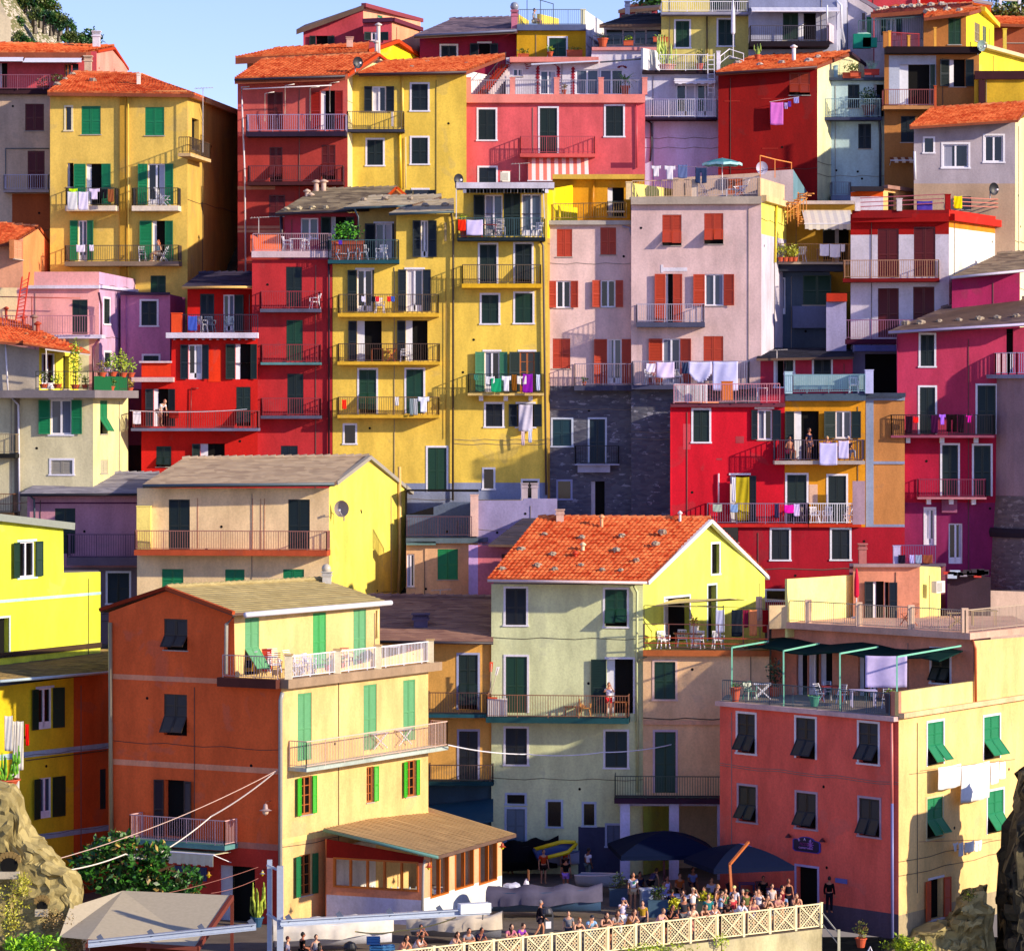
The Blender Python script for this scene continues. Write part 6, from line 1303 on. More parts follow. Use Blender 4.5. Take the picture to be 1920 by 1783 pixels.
# ---- umbrellas, shades
def parasol(p, label, h, r, m, closed=False, band=None, rz=0):
    o = empty('parasol',label,'umbrella'); part(o,'pole',lambda k: k.tube([(0,0,0),(0,0,h)],.025,C('w'),8)); part(o,'base',lambda k: k.lathe((0,0,0),[(.28,0),(.28,.06),(.06,.1)],C('#b8b8c4'),14)); mt = C(m,.8)
    def can(k):
        if closed: k.lathe((0,0,h*.42),[(.07,0),(.13,.1),(.12,h*.35),(.05,h*.56),(.01,h*.6)],mt,10)
        else:
            n = 8; top = Vector((0,0,h+.0)); 
            for i in range(n):
                a, b = 6.2832*i/n, 6.2832*(i+1)/n; p1, p2 = [Vector((r*math.cos(t),r*math.sin(t),h-r*.28)) for t in (a,b)]; q1, q2 = [Vector((r*.5*math.cos(t),r*.5*math.sin(t),h-r*.1)) for t in (a,b)]
                mm = (p1+p2)/2+Vector((0,0,.05)); k.poly([top,q1,q2],mt); k.poly([q1,p1,mm,p2,q2],mt); k.poly([p1,mm,mm-Vector((0,0,.14)),p1-Vector((0,0,.14))],C(band or m,.8)); k.poly([mm,p2,p2-Vector((0,0,.14)),mm-Vector((0,0,.14))],C(band or m,.8))
    part(o,'canopy',can); return group_at(o,p,rz)
Z('I'); parasol(on(808,322,41.2,1.6),'sea green parasol open on the flat roof terrace',2.25,1.15,'#4c8c94',band='#a8dce0')
Z('V'); parasol(on(930,325,19.6,1.2),'closed red and pink parasol on the top terrace',2.5,1,'#d82040',True)
Z('D'); parasol(on(455,640,57.5,1.0),'tall closed white parasol on the railed terrace at the top',3.6,1,'#e4e0ec',True)
Z('S')
o = empty('shade_sail','cream shade sail stretched over the wooden roof deck','shade'); z = P(1400,296,24).z
part(o,'canopy',lambda k: k.hexa([P(1400,298,22.3),P(1960,250,22.1),P(2080,262,26.4),P(1560,252,27),P(1400,294,22.3),P(1960,246,22.1),P(2080,258,26.4),P(1560,248,27)],C('#d8c490',.9)))
for x, Y in ((1310,22.3),(1905,22.2)): part(o,'post',lambda k: k.bar(P(x,620,Y),P(x,300,Y),.05,C('#3c3c34')))
part(o,'rail',lambda k: k.bar(P(1310,300,22.3),P(1905,312,22.2),.05,C('#6c5c44'))); auto_base(o)
Z('V'); o = empty('pergola','pergola of four sea green posts with rolled dark canopy on the coral house','pergola')
m = C('#7cc8ac',.4)
for i, (x, yb, yt, xe, ye) in enumerate(((155,800,492,385,455),(465,830,512,690,468),(803,850,528,1042,488),(1145,880,548,1540,482))):
    u = CORALF.uz(x,yb)[0] if CORALF.A else 0; p0 = CORALF.pt(u,zc,-.15); zt_ = P(x,yt,p0.y).z; ze = P(xe,ye,p0.y+5).z; p1 = Vector((p0.x,p0.y,zt_)); d = P(xe,ye,p0.y+5.2 if i < 3 else p0.y+5)
    part(o,'post',lambda k: k.bar(p0,p1,.075,m)); part(o,'beam',lambda k: k.bar(p1,d,.075,m))
g = CORALG; zg = g.uz(700,455)[1]
def can(k):
    n = 12
    for i in range(n):
        a, b = g.L*(.0+i/n*.97), g.L*((i+1)/n*.97); sg = .12*math.sin(i*1.3); s2 = .12*math.sin((i+1)*1.3)
        k.hexa([g.pt(a,zg-.05+sg,.3),g.pt(b,zg-.05+s2,.3),g.pt(b,zg-.45+s2,2.2),g.pt(a,zg-.45+sg,2.2),g.pt(a,zg+sg,.3),g.pt(b,zg+s2,.3),g.pt(b,zg-.38+s2,2.2),g.pt(a,zg-.38+sg,2.2)],C('#10302c',.9))
part(o,'canopy',can); auto_base(o)
# air conditioners, small wall things
def acunit(p, rz, label, w=.85):
    o = empty('air_conditioner',label,'air conditioner'); part(o,'casing',lambda k: k.cbox((0,0,.32),(w,.32,.62),C('#dcd6cc',.4))); part(o,'fan_grille',lambda k: (k.cbox((-.12,-.165,.32),(.5,.012,.5),C('#b8b4ac')), [k.cbox((-.12,-.175,.1+i*.05),(.46,.01,.012),C('#6c6c68')) for i in range(9)])); return group_at(o,p,rz)
acunit(P(1405,165,26.6),.9,'white air conditioner on the sunlit wall of the top terrace room'); Z('Q'); acunit(on(205,445,9.5,.5),.1,'white air conditioner on the orange house terrace'); Z('C'); acunit(on(345,1350,48.6,.5),.4,'small grey air conditioner above the white canopy',.5)
Z('Q'); o = empty('barbecue','small yellow stone barbecue with tilted lid on the orange house terrace','barbecue'); part(o,'body',lambda k: (k.cbox((0,0,.35),(.6,.45,.7),plaster('#e0a83c')), k.cbox((0,-.23,.35),(.25,.02,.35),DARK))); part(o,'lid',lambda k: k.box(Vector((-.35,-.2,.78)),Vector((.75,0,.12)),Vector((0,.45,0)),Vector((0,0,.06)),C('#c8c4cc'))); group_at(o,on(225,545,8.6,.3))
o = empty('cabinet','red cabinet between the barbecue and the striped recliner','cabinet'); part(o,'body',lambda k: k.cbox((0,0,.5),(.55,.4,1.0),C('#c83c20'))); part(o,'lid',lambda k: k.cbox((0,0,1.02),(.6,.45,.05),C('#a02c18'))); group_at(o,on(330,545,9,.6))
def oar(x, y0, y1, Y, label, m, dx):
    o = empty('oar',label,'oar'); a, b = P(x,y1,Y), P(x+dx,y0,Y); a.z += 0; part(o,'shaft',lambda k: k.tube([(0,0,0),tuple(b-a)],.02,C('#d8c8b0'),6)); d = b-a; part(o,'blade',lambda k: k.hexa([d*.72+Vector((-.06,0,0)),d*.72+Vector((.06,0,0)),d*1.05+Vector((.09,0,0)),d*1.05+Vector((-.09,0,0))]+[e+Vector((0,.02,0)) for e in (d*.72+Vector((-.06,0,0)),d*.72+Vector((.06,0,0)),d*1.05+Vector((.09,0,0)),d*1.05+Vector((-.09,0,0)))],C(m,.4))); return group_at(o,a)
Z('S'); oar(155,735,960,23.2,'oar with an orange blade leaning by the green house balcony','#f04c14',10); oar(165,770,960,23.1,'oar with a white blade leaning by the green house balcony','#f0ecec',50)
o = empty('cool_box','white cool box with orange lid at the left of the green house balcony','cool box'); part(o,'body',lambda k: k.cbox((0,0,.45),(1.05,.5,.9),C('#e0dcd8'))); part(o,'lid',lambda k: k.cbox((-.25,0,.93),(.5,.5,.06),C('#e0501c'))); group_at(o,on(210,1135,22.8,.5))
o = empty('ladder','red ladder standing against the flat roof of the lilac house','ladder'); Z('F'); a, b, c_, d = P(110,670,40.5), P(160,665,40.5), P(190,335,42.2), P(205,340,42.2)
part(o,'rail',lambda k: k.bar(a,P(155,370,42),.07,C('#c83820'))); part(o,'rail',lambda k: k.bar(b,P(205,338,42.2),.07,C('#c83820')))
part(o,'rungs',lambda k: [k.bar(a+(P(155,370,42)-a)*t,b+(P(205,338,42.2)-b)*t,.05,C('#b83018')) for t in [i/12+.04 for i in range(11)]]); auto_base(o)
o = empty('storage_box','teal covered boxes on the lilac gable house terrace','box'); Z('E'); part(o,'cover',lambda k: (k.cbox(on(105,455,62,.5),(1.1,.5,.9),C('#1c7c6c',.8)), k.cbox(on(190,470,62,.5),(.9,.5,.6),C('#268a74',.8)), k.blob(on(120,380,62,.5),(.5,.25,.14),C('#a8d0c0',.8),3,.2,8,5))); auto_base(o)
# interior of the restaurant
for x, Y, l in ((860,9.8,'white clothed table nearest the left window of the restaurant'),(1000,9.2,'white clothed table in the middle of the restaurant'),(1170,8.6,'white clothed table behind the fourth restaurant window'),(1290,8.6,'white clothed table at the restaurant corner'),(1480,9.6,'white clothed table behind the sunny restaurant window')):
    Z('R'); xx, _ = q(x,0); zf = Face(P(726,0,8.2),P(1354,0,6.3),None).uz(790,945)[1]-.7; r = empty('table',l,'table'); part(r,'tablecloth',lambda k: (k.cbox((0,0,.74),(.95,.95,.03),C('w',.8)), k.cbox((0,0,.55),(.93,.93,.36),C('w',.8)))); part(r,'leg',lambda k: k.cbox((0,0,.2),(.1,.1,.4),C('#5c3c28')))
    part(r,'glass',lambda k: [k.lathe((dx,dy,.755),[(.03,0),(.01,.05),(.035,.08),(.03,.17)],C('#c8d8e8',.1),8) for dx, dy in ((-.2,.2),(.25,-.1),(.1,.3))]); group_at(r,Vector(((xx-CX)*(Y+DC)/FL,Y,zf)))
# =========================================================== people
def skinmesh(nodes, edges, root, sub=1):
    names = list(nodes); me = bpy.data.meshes.new('tmp'); me.from_pydata([nodes[n][0] for n in names], [(names.index(a),names.index(b)) for a, b in edges], [])
    o = bpy.data.objects.new('tmp', me); COL.objects.link(o); o.modifiers.new('s','SKIN'); 
    for i, n in enumerate(names):
        r = nodes[n][1]; sv = me.skin_vertices[0].data[i]; sv.radius = r if isinstance(r, tuple) else (r, r); sv.use_root = n == root
    if sub: m = o.modifiers.new('b','SUBSURF'); m.levels = sub; m.render_levels = sub
    bpy.context.view_layer.update(); dg = bpy.context.evaluated_depsgraph_get(); out = bpy.data.meshes.new_from_object(o.evaluated_get(dg)); bpy.data.objects.remove(o)
    out.polygons.foreach_set('use_smooth',[True]*len(out.polygons)); return out
def pose(kind):
    S = dict(pelvis=(0,0,.95), waist=(0,0,1.08), chest=(0,-.01,1.27), shc=(0,0,1.41), neck=(0,-.01,1.49), hb=(0,-.025,1.56), head=(0,-.03,1.635),
      shL=(.17,0,1.39), elL=(.235,.03,1.12), wrL=(.25,-.05,.88), haL=(.25,-.08,.80), shR=(-.17,0,1.39), elR=(-.235,.03,1.12), wrR=(-.25,-.05,.88), haR=(-.25,-.08,.80),
      hiL=(.09,0,.90), knL=(.10,-.01,.50), anL=(.11,.03,.09), toL=(.12,-.11,.04), hiR=(-.09,0,.90), knR=(-.10,-.01,.50), anR=(-.11,.03,.09), toR=(-.12,-.11,.04))
    if kind in ('lean','chin'):
        S.update(pelvis=(0,.18,.92), waist=(0,.10,1.04), chest=(0,-.04,1.20), shc=(0,-.12,1.32), neck=(0,-.18,1.39), hb=(0,-.215,1.45), head=(0,-.24,1.52), shL=(.18,-.11,1.30), shR=(-.18,-.11,1.30),
          elL=(.24,-.26,1.11), wrL=(.06,-.36,1.12), haL=(-.02,-.37,1.13), elR=(-.24,-.26,1.11), wrR=(-.05,-.34,1.16), haR=(.03,-.36,1.17), hiL=(.09,.19,.88), hiR=(-.09,.19,.88), knL=(.10,.16,.48), knR=(-.10,.20,.48), anL=(.1,.22,.09), anR=(-.1,.28,.09), toL=(.11,.08,.04), toR=(-.11,.14,.04))
        if kind == 'chin': S.update(elR=(-.16,-.30,1.13), wrR=(-.08,-.33,1.36), haR=(-.06,-.32,1.44))
    if kind == 'photo': S.update(elL=(.27,-.16,1.27), wrL=(.10,-.22,1.50), haL=(.07,-.20,1.58), elR=(-.27,-.16,1.27), wrR=(-.10,-.22,1.50), haR=(-.07,-.20,1.58))
    if kind == 'sit': 
        for k_ in ('pelvis','waist','chest','shc','neck','hb','head','shL','shR','elL','elR'): v = S[k_]; S[k_] = (v[0],v[1]+.12,v[2]-.45)
        S.update(wrL=(.15,-.12,.60), haL=(.11,-.19,.60), wrR=(-.15,-.12,.60), haR=(-.11,-.19,.60), hiL=(.09,.1,.47), hiR=(-.09,.1,.47), knL=(.13,-.33,.50), knR=(-.13,-.33,.50), anL=(.13,-.33,.09), anR=(-.15,-.28,.09), toL=(.14,-.47,.04), toR=(-.16,-.42,.04))
    if kind == 'walk': S.update(knL=(.1,-.16,.52), anL=(.1,-.14,.12), toL=(.1,-.28,.09), knR=(-.1,.08,.5), anR=(-.1,.32,.13), toR=(-.1,.2,.04), elL=(.25,.10,1.13), wrL=(.26,.12,.88), haL=(.26,.1,.8), elR=(-.24,-.04,1.13), wrR=(-.24,-.22,.95), haR=(-.23,-.29,.92))
    if kind == 'bend': S.update(pelvis=(0,.1,.93), waist=(0,.02,1.04), chest=(0,-.12,1.17), shc=(0,-.22,1.26), neck=(0,-.29,1.31), hb=(0,-.33,1.36), head=(0,-.37,1.41), shL=(.17,-.2,1.24), shR=(-.17,-.2,1.24), elL=(.22,-.25,.98), wrL=(.2,-.3,.75), haL=(.19,-.32,.67), elR=(-.22,-.25,.98), wrR=(-.2,-.3,.75), haR=(-.19,-.32,.67), hiL=(.09,.1,.89), hiR=(-.09,.1,.89))
    return {k_: Vector(v) for k_, v in S.items()}
RAD = dict(pelvis=(.15,.11), waist=(.125,.095), chest=(.15,.105), shc=(.10,.075), neck=.052, hb=.055, shL=.058, elL=.042, wrL=.028, haL=(.036,.02), hiL=.088, knL=.058, anL=.04, toL=.034)
for a in list(RAD):
    if a.endswith('L'): RAD[a[:-1]+'R'] = RAD[a]
EDG = [('pelvis','waist'),('waist','chest'),('chest','shc'),('shc','neck'),('neck','hb')]+[(a+s,b+s) for s in 'LR' for a, b in (('sh','el'),('el','wr'),('wr','ha'),('hi','kn'),('kn','an'),('an','to'))]+[('shc','shL'),('shc','shR'),('pelvis','hiL'),('pelvis','hiR')]
SKIN = [paint(h,.55,var=.06) for h in ('#c88a68','#a8684c','#d8a080','#7c4c38')]; 
DKEYE = C('#120c0c'); LIP = C('#a04c44')
PM = {}
def pmesh(kind, what, k_=None):
    key = (kind, what)
    if key in PM: return PM[key]
    S = pose(kind)
    if what == 'body':
        me = skinmesh({n: (tuple(S[n]), RAD[n]) for n in RAD}, EDG, 'pelvis'); k = MB(); slot = SKIN[0]
        k.mi(slot); H = S['head']; n0 = len(k.v)
        k.blob(H,(.076,.093,.118),slot,0,0,14,10); k.blob(H+Vector((0,-.1,-.012)),(.014,.022,.022),slot,0,0,6,4)
        for s in (-1,1): k.blob(H+Vector((s*.077,.01,-.01)),(.012,.02,.03),slot,0,0,6,4); k.blob(H+Vector((s*.03,-.084,.015)),(.013,.008,.009),DKEYE,0,0,6,4)
        k.blob(H+Vector((0,-.088,-.055)),(.026,.008,.008),LIP,0,0,6,4)
        for s in 'LR':
            w, h_ = S['wr'+s], S['ha'+s]; d = (h_-w).normalized(); sd = Vector((1,0,0))-d*d.x; sd = (sd if sd.length > .1 else Vector((0,1,0))).normalized(); up = d.cross(sd).normalized(); sg = 1 if s == 'L' else -1
            for i, L in enumerate((.068,.078,.074,.058)):
                b = h_+sd*(i-1.5)*.017*-sg; k.tube([b,b+d*L*.5-up*.006,b+d*L*.85-up*.022,b+d*L-up*.036],[.0095,.009,.008,.006],slot,6)
            b = h_-d*.03+sd*.03*sg; k.tube([b,b+sd*.025*sg+d*.03,b+sd*.028*sg+d*.06],[.012,.010,.007],slot,6)
        nv = len(me.vertices); vs = [v.co.copy() for v in me.vertices]+k.v; fs = [list(p.vertices) for p in me.polygons]+[[i+nv for i in f] for f in k.f]; mi = [0]*len(me.polygons)+k.m
        out = bpy.data.meshes.new('person_body'); out.from_pydata([tuple(v) for v in vs],[],fs); [out.materials.append(m) for m in k.mats]; out.polygons.foreach_set('material_index',mi); out.polygons.foreach_set('use_smooth',[True]*len(fs)); out.update()
    elif what in ('shirt','vest','longsleeve'):
        def lerp(a,b,t): return tuple(S[a]+(S[b]-S[a])*t)
        nd = {n: (tuple(S[n]), (RAD[n][0]*1.12, RAD[n][1]*1.18)) for n in ('pelvis','waist','chest','shc')}; nd['pelvis'] = (tuple(S['waist']+(S['pelvis']-S['waist'])*.7),(.17,.13)); ed = [('pelvis','waist'),('waist','chest'),('chest','shc')]
        for s in 'LR':
            nd['sh'+s] = (tuple(S['sh'+s]),.074 if what != 'vest' else .05); ed.append(('shc','sh'+s))
            if what != 'vest': nd['up'+s] = (lerp('sh'+s,'el'+s,.55),.066); ed.append(('sh'+s,'up'+s))
            if what == 'longsleeve': nd['el'+s] = (tuple(S['el'+s]),.058); nd['wr'+s] = (lerp('el'+s,'wr'+s,.92),.044); ed += [('up'+s,'el'+s),('el'+s,'wr'+s)]
        out = skinmesh(nd, ed, 'pelvis'); out.materials.append(SKIN[0])
    elif what in ('shorts','trousers'):
        nd = {'pelvis': (tuple(S['pelvis']),(.165,.125))}; ed = []
        for s in 'LR':
            nd['hi'+s] = (tuple(S['hi'+s]),.105); t = .62; nd['th'+s] = (tuple(S['hi'+s]+(S['kn'+s]-S['hi'+s])*t),.088); ed += [('pelvis','hi'+s),('hi'+s,'th'+s)]
            if what == 'trousers': nd['kn'+s] = (tuple(S['kn'+s]),.076); nd['an'+s] = (tuple(S['an'+s]+Vector((0,0,.02))),.06); ed += [('th'+s,'kn'+s),('kn'+s,'an'+s)]
        out = skinmesh(nd, ed, 'pelvis'); out.materials.append(SKIN[0])
    elif what == 'skirt':
        k = MB(); p = S['waist']; q_ = (S['hiL']+S['hiR'])/2; k.tube([p-Vector((0,0,.02)),q_,q_+Vector((0,0,-.25)),q_+Vector((0,0,-.42))],[.13,.17,.21,.24],SKIN[0],16); o = k.build('x',None,True); out = o.data; bpy.data.objects.remove(o)
    elif what.startswith('hair'):
        k = MB(); H = S['head']; k.blob(H+Vector((0,.018,.028)),(.087,.095,.108),SKIN[0],2,.06,12,8)
        if what == 'hair_long': k.tube([H+Vector((0,.04,.06)),H+Vector((0,.08,-.06)),H+Vector((0,.08,-.2)),H+Vector((0,.06,-.32))],[.08,.085,.075,.03],SKIN[0],10)
        if what == 'hair_bun': k.blob(H+Vector((0,.08,.1)),.045,SKIN[0],1,.1,8,6)
        o = k.build('x',None,True); out = o.data; bpy.data.objects.remove(o)
    elif what == 'cap':
        k = MB(); H = S['head']; k.blob(H+Vector((0,.005,.05)),(.09,.1,.075),SKIN[0],0,0,14,8); k.cbox(H+Vector((0,-.12,.045)),(.13,.11,.012),SKIN[0]); o = k.build('x',None,True); out = o.data; bpy.data.objects.remove(o)
    PM[key] = out; return out
def person(p, rz, kind, label, top, bot, hair='#1c120c', sk=0, htype='hair', tops='shirt', bots='shorts', s=1, hold=None, group=None):
    r = empty('person',label,'person',group)
    def add(nm, what, mt):
        o = bpy.data.objects.new(nm, pmesh(kind,what)); COL.objects.link(o); o.parent = r; o.material_slots[0].link = 'OBJECT'; o.material_slots[0].material = mt; return o
    add('body','body',SKIN[sk])
    if top: add('shirt',tops,C(top,.85))
    if bot: add(bots if bots != 'skirt' else 'skirt',bots,C(bot,.85))
    if hair: add('hair' if htype != 'cap' else 'cap',htype,C(hair,.7))
    return group_at(r,p,rz,s)
# =========================================================== plaza
Z('0')
FA = P(700,0,-8.6); FB = P(1541,0,5.7)
FF = Face(FA, FB, None)
fw = C('#eee0b0',.45); ft = C('#9c7850',.6); fh = 1.12
o = empty('promenade_fence','cream railing of crossed braces over rope lattice along the plaza edge','fence')
n = 16; L = FF.L
for i in range(n+1):
    u = L*i/n; part(o,'post',lambda k: (FF.fbox(k,u-.06,u+.06,0,fh+.03,-.12,.0,fw), FF.fbox(k,u-.075,u+.075,fh+.03,fh+.07,-.13,.012,fw)))
for i in range(n):
    a, b = L*i/n+.06, L*(i+1)/n-.06
    def pan(k):
        z0, z1 = .1, fh-.05; g = .22
        for c, d in ((a,a+.05),(b-.05,b)): pass
        k.bar(FF.pt(a,z0,-.05),FF.pt(b,z0,-.05),.05,fw); k.bar(FF.pt(a+g,z0,-.05),FF.pt(a+g,z1,-.05),.045,fw); k.bar(FF.pt(b-.03,z0,-.05),FF.pt(b-.03,z1,-.05),.045,fw)
        k.bar(FF.pt(a+g,z0,-.035),FF.pt(b-.03,z1,-.035),.05,fw); k.bar(FF.pt(a+g,z1,-.03),FF.pt(b-.03,z0,-.03),.05,fw)
    part(o,'brace_panel',pan)
    def lat(k):
        z0, z1 = .12, fh-.07; x0, x1 = a+.24, b-.05; W, H = x1-x0, z1-z0; st = .17
        for sg in (1,-1):
            c = -H
            while c < W:
                p0, p1 = max(0,c), min(W,c+H); t0, t1 = p0-c, p1-c
                if p1-p0 > .03:
                    q0, q1 = (p0,t0), (p1,t1)
                    if sg < 0: q0, q1 = (W-p0,t0), (W-p1,t1)
                    k.bar(FF.pt(x0+q0[0],z0+q0[1],-.07),FF.pt(x0+q1[0],z0+q1[1],-.07),.022,fw)
                c += st
    part(o,'lattice',lat)
part(o,'handrail',lambda k: k.bar(FF.pt(0,fh,-.05),FF.pt(L,fh,-.05),.09,fw,.06)); auto_base(o)
o = empty('stair_railing','thin pale metal handrail going down at the right end of the fence','railing'); Z('U')
pts = [P(1640,1300,5.6),P(1790,1490,5.2)]; part(o,'handrail',lambda k: (k.bar(pts[0],pts[1],.05,C('#a8a8a0')), k.bar(pts[0]-Vector((0,0,.5)),pts[1]-Vector((0,0,.5)),.04,C('#a8a8a0'))))
part(o,'post',lambda k: k.bar(P(1790,1450,5.2),P(1790,1660,5.2),.12,C('#c8c4a8'))); auto_base(o)
def fp(px, off=.42, z=0):
    """standing place behind the fence at map x"""
    Z('0'); u, _ = FF.uz(px,1720,-off); return FF.pt(u,z,-off)
fr = math.atan2(FF.n.x, -FF.n.y)  # face the sea
def gp(x, Y, z=0): return Vector(((x-CX)*(Y+DC)/FL, Y, z))
R_ = random.Random(5)
for x, kd, lab, top, bot, hair, sk, ht, tp, bt in (
 (755,'chin','woman in a salmon vest resting her chin, leftmost at the railing','#d08878','#5c3c38','#2c1810',0,'hair_long','vest','shorts'),
 (783,'lean','woman in a white vest leaning beside the salmon vested woman','#e8e0e8','#8c8c9c','#1c1210',1,'hair_long','vest','shorts'),
 (850,'chin','woman in a light top drinking at the railing before the white covered boat','#d8c4c8','#7c2c44','#3c2014',2,'hair_long','vest','skirt'),
 (876,'lean','man in a grey printed t-shirt leaning on the railing','#8c8890','#4c4c54','#20140e',0,'hair','shirt','shorts'),
 (897,'chin','person in a dark violet top, hand at the face, right of the man in grey','#2c2440','#28202c','#1c1210',1,'hair','shirt','shorts'),
 (955,'lean','woman in a dusty pink t-shirt leaning beside a purple top','#c07088','#3c3450','#20140e',2,'hair_long','shirt','shorts'),
 (974,'lean','woman in a purple t-shirt leaning beside a pink top','#8c3ca8','#3c2c4c','#3c2014',2,'hair_bun','shirt','shorts'),
 (1083,'lean','woman in a black camisole with tied up auburn hair','#16121a','#3c3848','#9c5c30',2,'hair_bun','vest','shorts'),
 (1107,'chin','man in a sky blue t-shirt with dark cap','#8cb8e0','#8ca0a8','#1c2434',2,'cap','shirt','shorts'),
 (1133,'lean','woman with long brown hair bent over the railing in a dark top','#4c3430','#8c6c5c','#3c2418',2,'hair_long','vest','shorts'),
 (1153,'lean','woman in a grey top left of the woman in the orange brown vest','#a09898','#5c4c54','#4c3424',0,'hair_long','shirt','shorts'),
 (1182,'chin','woman in an orange brown vest, arm raised to her hair','#a86c3c','#38303c','#5c3420',2,'hair_long','vest','shorts'),
 (1237,'lean','man in a pale pink sleeveless top and sunglasses','#e0a8b8','#e0ccc8','#8c6848',2,'hair','vest','shorts'),
 (1256,'chin','person in a black t-shirt with the chin in one hand','#141218','#2c2830','#14100e',1,'hair_long','shirt','shorts'),
 (1296,'chin','woman in a cream top and pink skirt looking through sunglasses','#e8d0b8','#e09c90','#5c3c28',2,'hair','shirt','skirt'),
 (1317,'lean','woman in a low black top with wavy chestnut hair','#4c2c28','#6c3c30','#5c3420',2,'hair_long','vest','shorts'),
 (1337,'chin','person in a white vest, head in hand, right of the chestnut haired woman','#dcd8ec','#6c6474','#181210',2,'hair','vest','shorts'),
 (1361,'lean','person in a black printed t-shirt leaning low on the railing','#0e0c10','#2c2828','#100c0c',3,'hair','shirt','shorts'),
 (1386,'chin','woman in a white long sleeved shirt shading her face','#e0e0f0','#5c586c','#3c2418',2,'hair_long','longsleeve','shorts'),
 (1411,'lean','woman in a rose tank top and violet shorts','#a86878','#5c50c8','#2c1c14',2,'hair','vest','shorts'),
 (1436,'chin','woman with both hands up at her chin in a brown top','#6c4c3c','#8c5c4c','#4c3020',2,'hair_long','vest','shorts'),
 (1455,'lean','person in a dusty rose t-shirt, last but one at the railing','#b07c78','#8c8c9c','#2c1c14',2,'hair','shirt','shorts')):
    s_ = R_.uniform(1.0,1.1); person(fp(x,.36+R_.uniform(0,.06)),fr+R_.uniform(-.35,.35),kd,lab,top,bot,hair,sk,ht,tp,bt,s_,group='people leaning on the promenade railing')
for x, d, kd, lab, top, bot, hair, sk, ht in (
 (1205,2.2,'stand','woman in a mustard top standing behind the railing left of the pink sleeveless man','#b08c2c','#3c3844','#3c2014',2,'hair_long'),
 (1282,1.5,'stand','tall man in a charcoal t-shirt in the second row by the yellow flowers','#34343c','#6c6c70','#20140e',1,'hair'),
 (1328,1.4,'stand','woman in a teal vest standing in the second row','#2c7c80','#3c3844','#5c3424',2,'hair_bun'),
 (1352,1.7,'photo','man in a light blue shirt photographing from the second row','#9cb8dc','#4c4c58','#3c2818',2,'hair'),
 (1373,1.3,'stand','woman in a red striped top in the second row','#b83c44','#dcd4d0','#2c1810',2,'hair_long'),
 (1399,1.6,'stand','man in an olive t-shirt and cap in the second row','#5c6438','#3c3c40','#4c5030',1,'cap'),
 (1422,1.4,'photo','woman in a white blouse holding a phone up in the second row','#dcd8e0','#7c5c54','#4c2c18',2,'hair_long'),
 (1466,1.5,'stand','man in a burgundy t-shirt at the right end of the second row','#6c1c2c','#2c2c34','#1c1210',0,'hair'),
 (1494,1.2,'chin','woman in a peach top leaning nearest the bar door corner','#e0a080','#4c4450','#4c2c1c',2,'hair_long'),
 (1066,1.4,'stand','man in a grey hooded top standing behind the auburn haired woman','#7c7c84','#3c3c48','#2c1c14',2,'hair')):
    person(fp(x,.5+d) if kd != 'chin' else fp(x,.4),fr+R_.uniform(-.8,.8),kd,lab,top,bot,hair,sk,ht,'shirt','shorts',R_.uniform(.94,1.04))
Z('0')
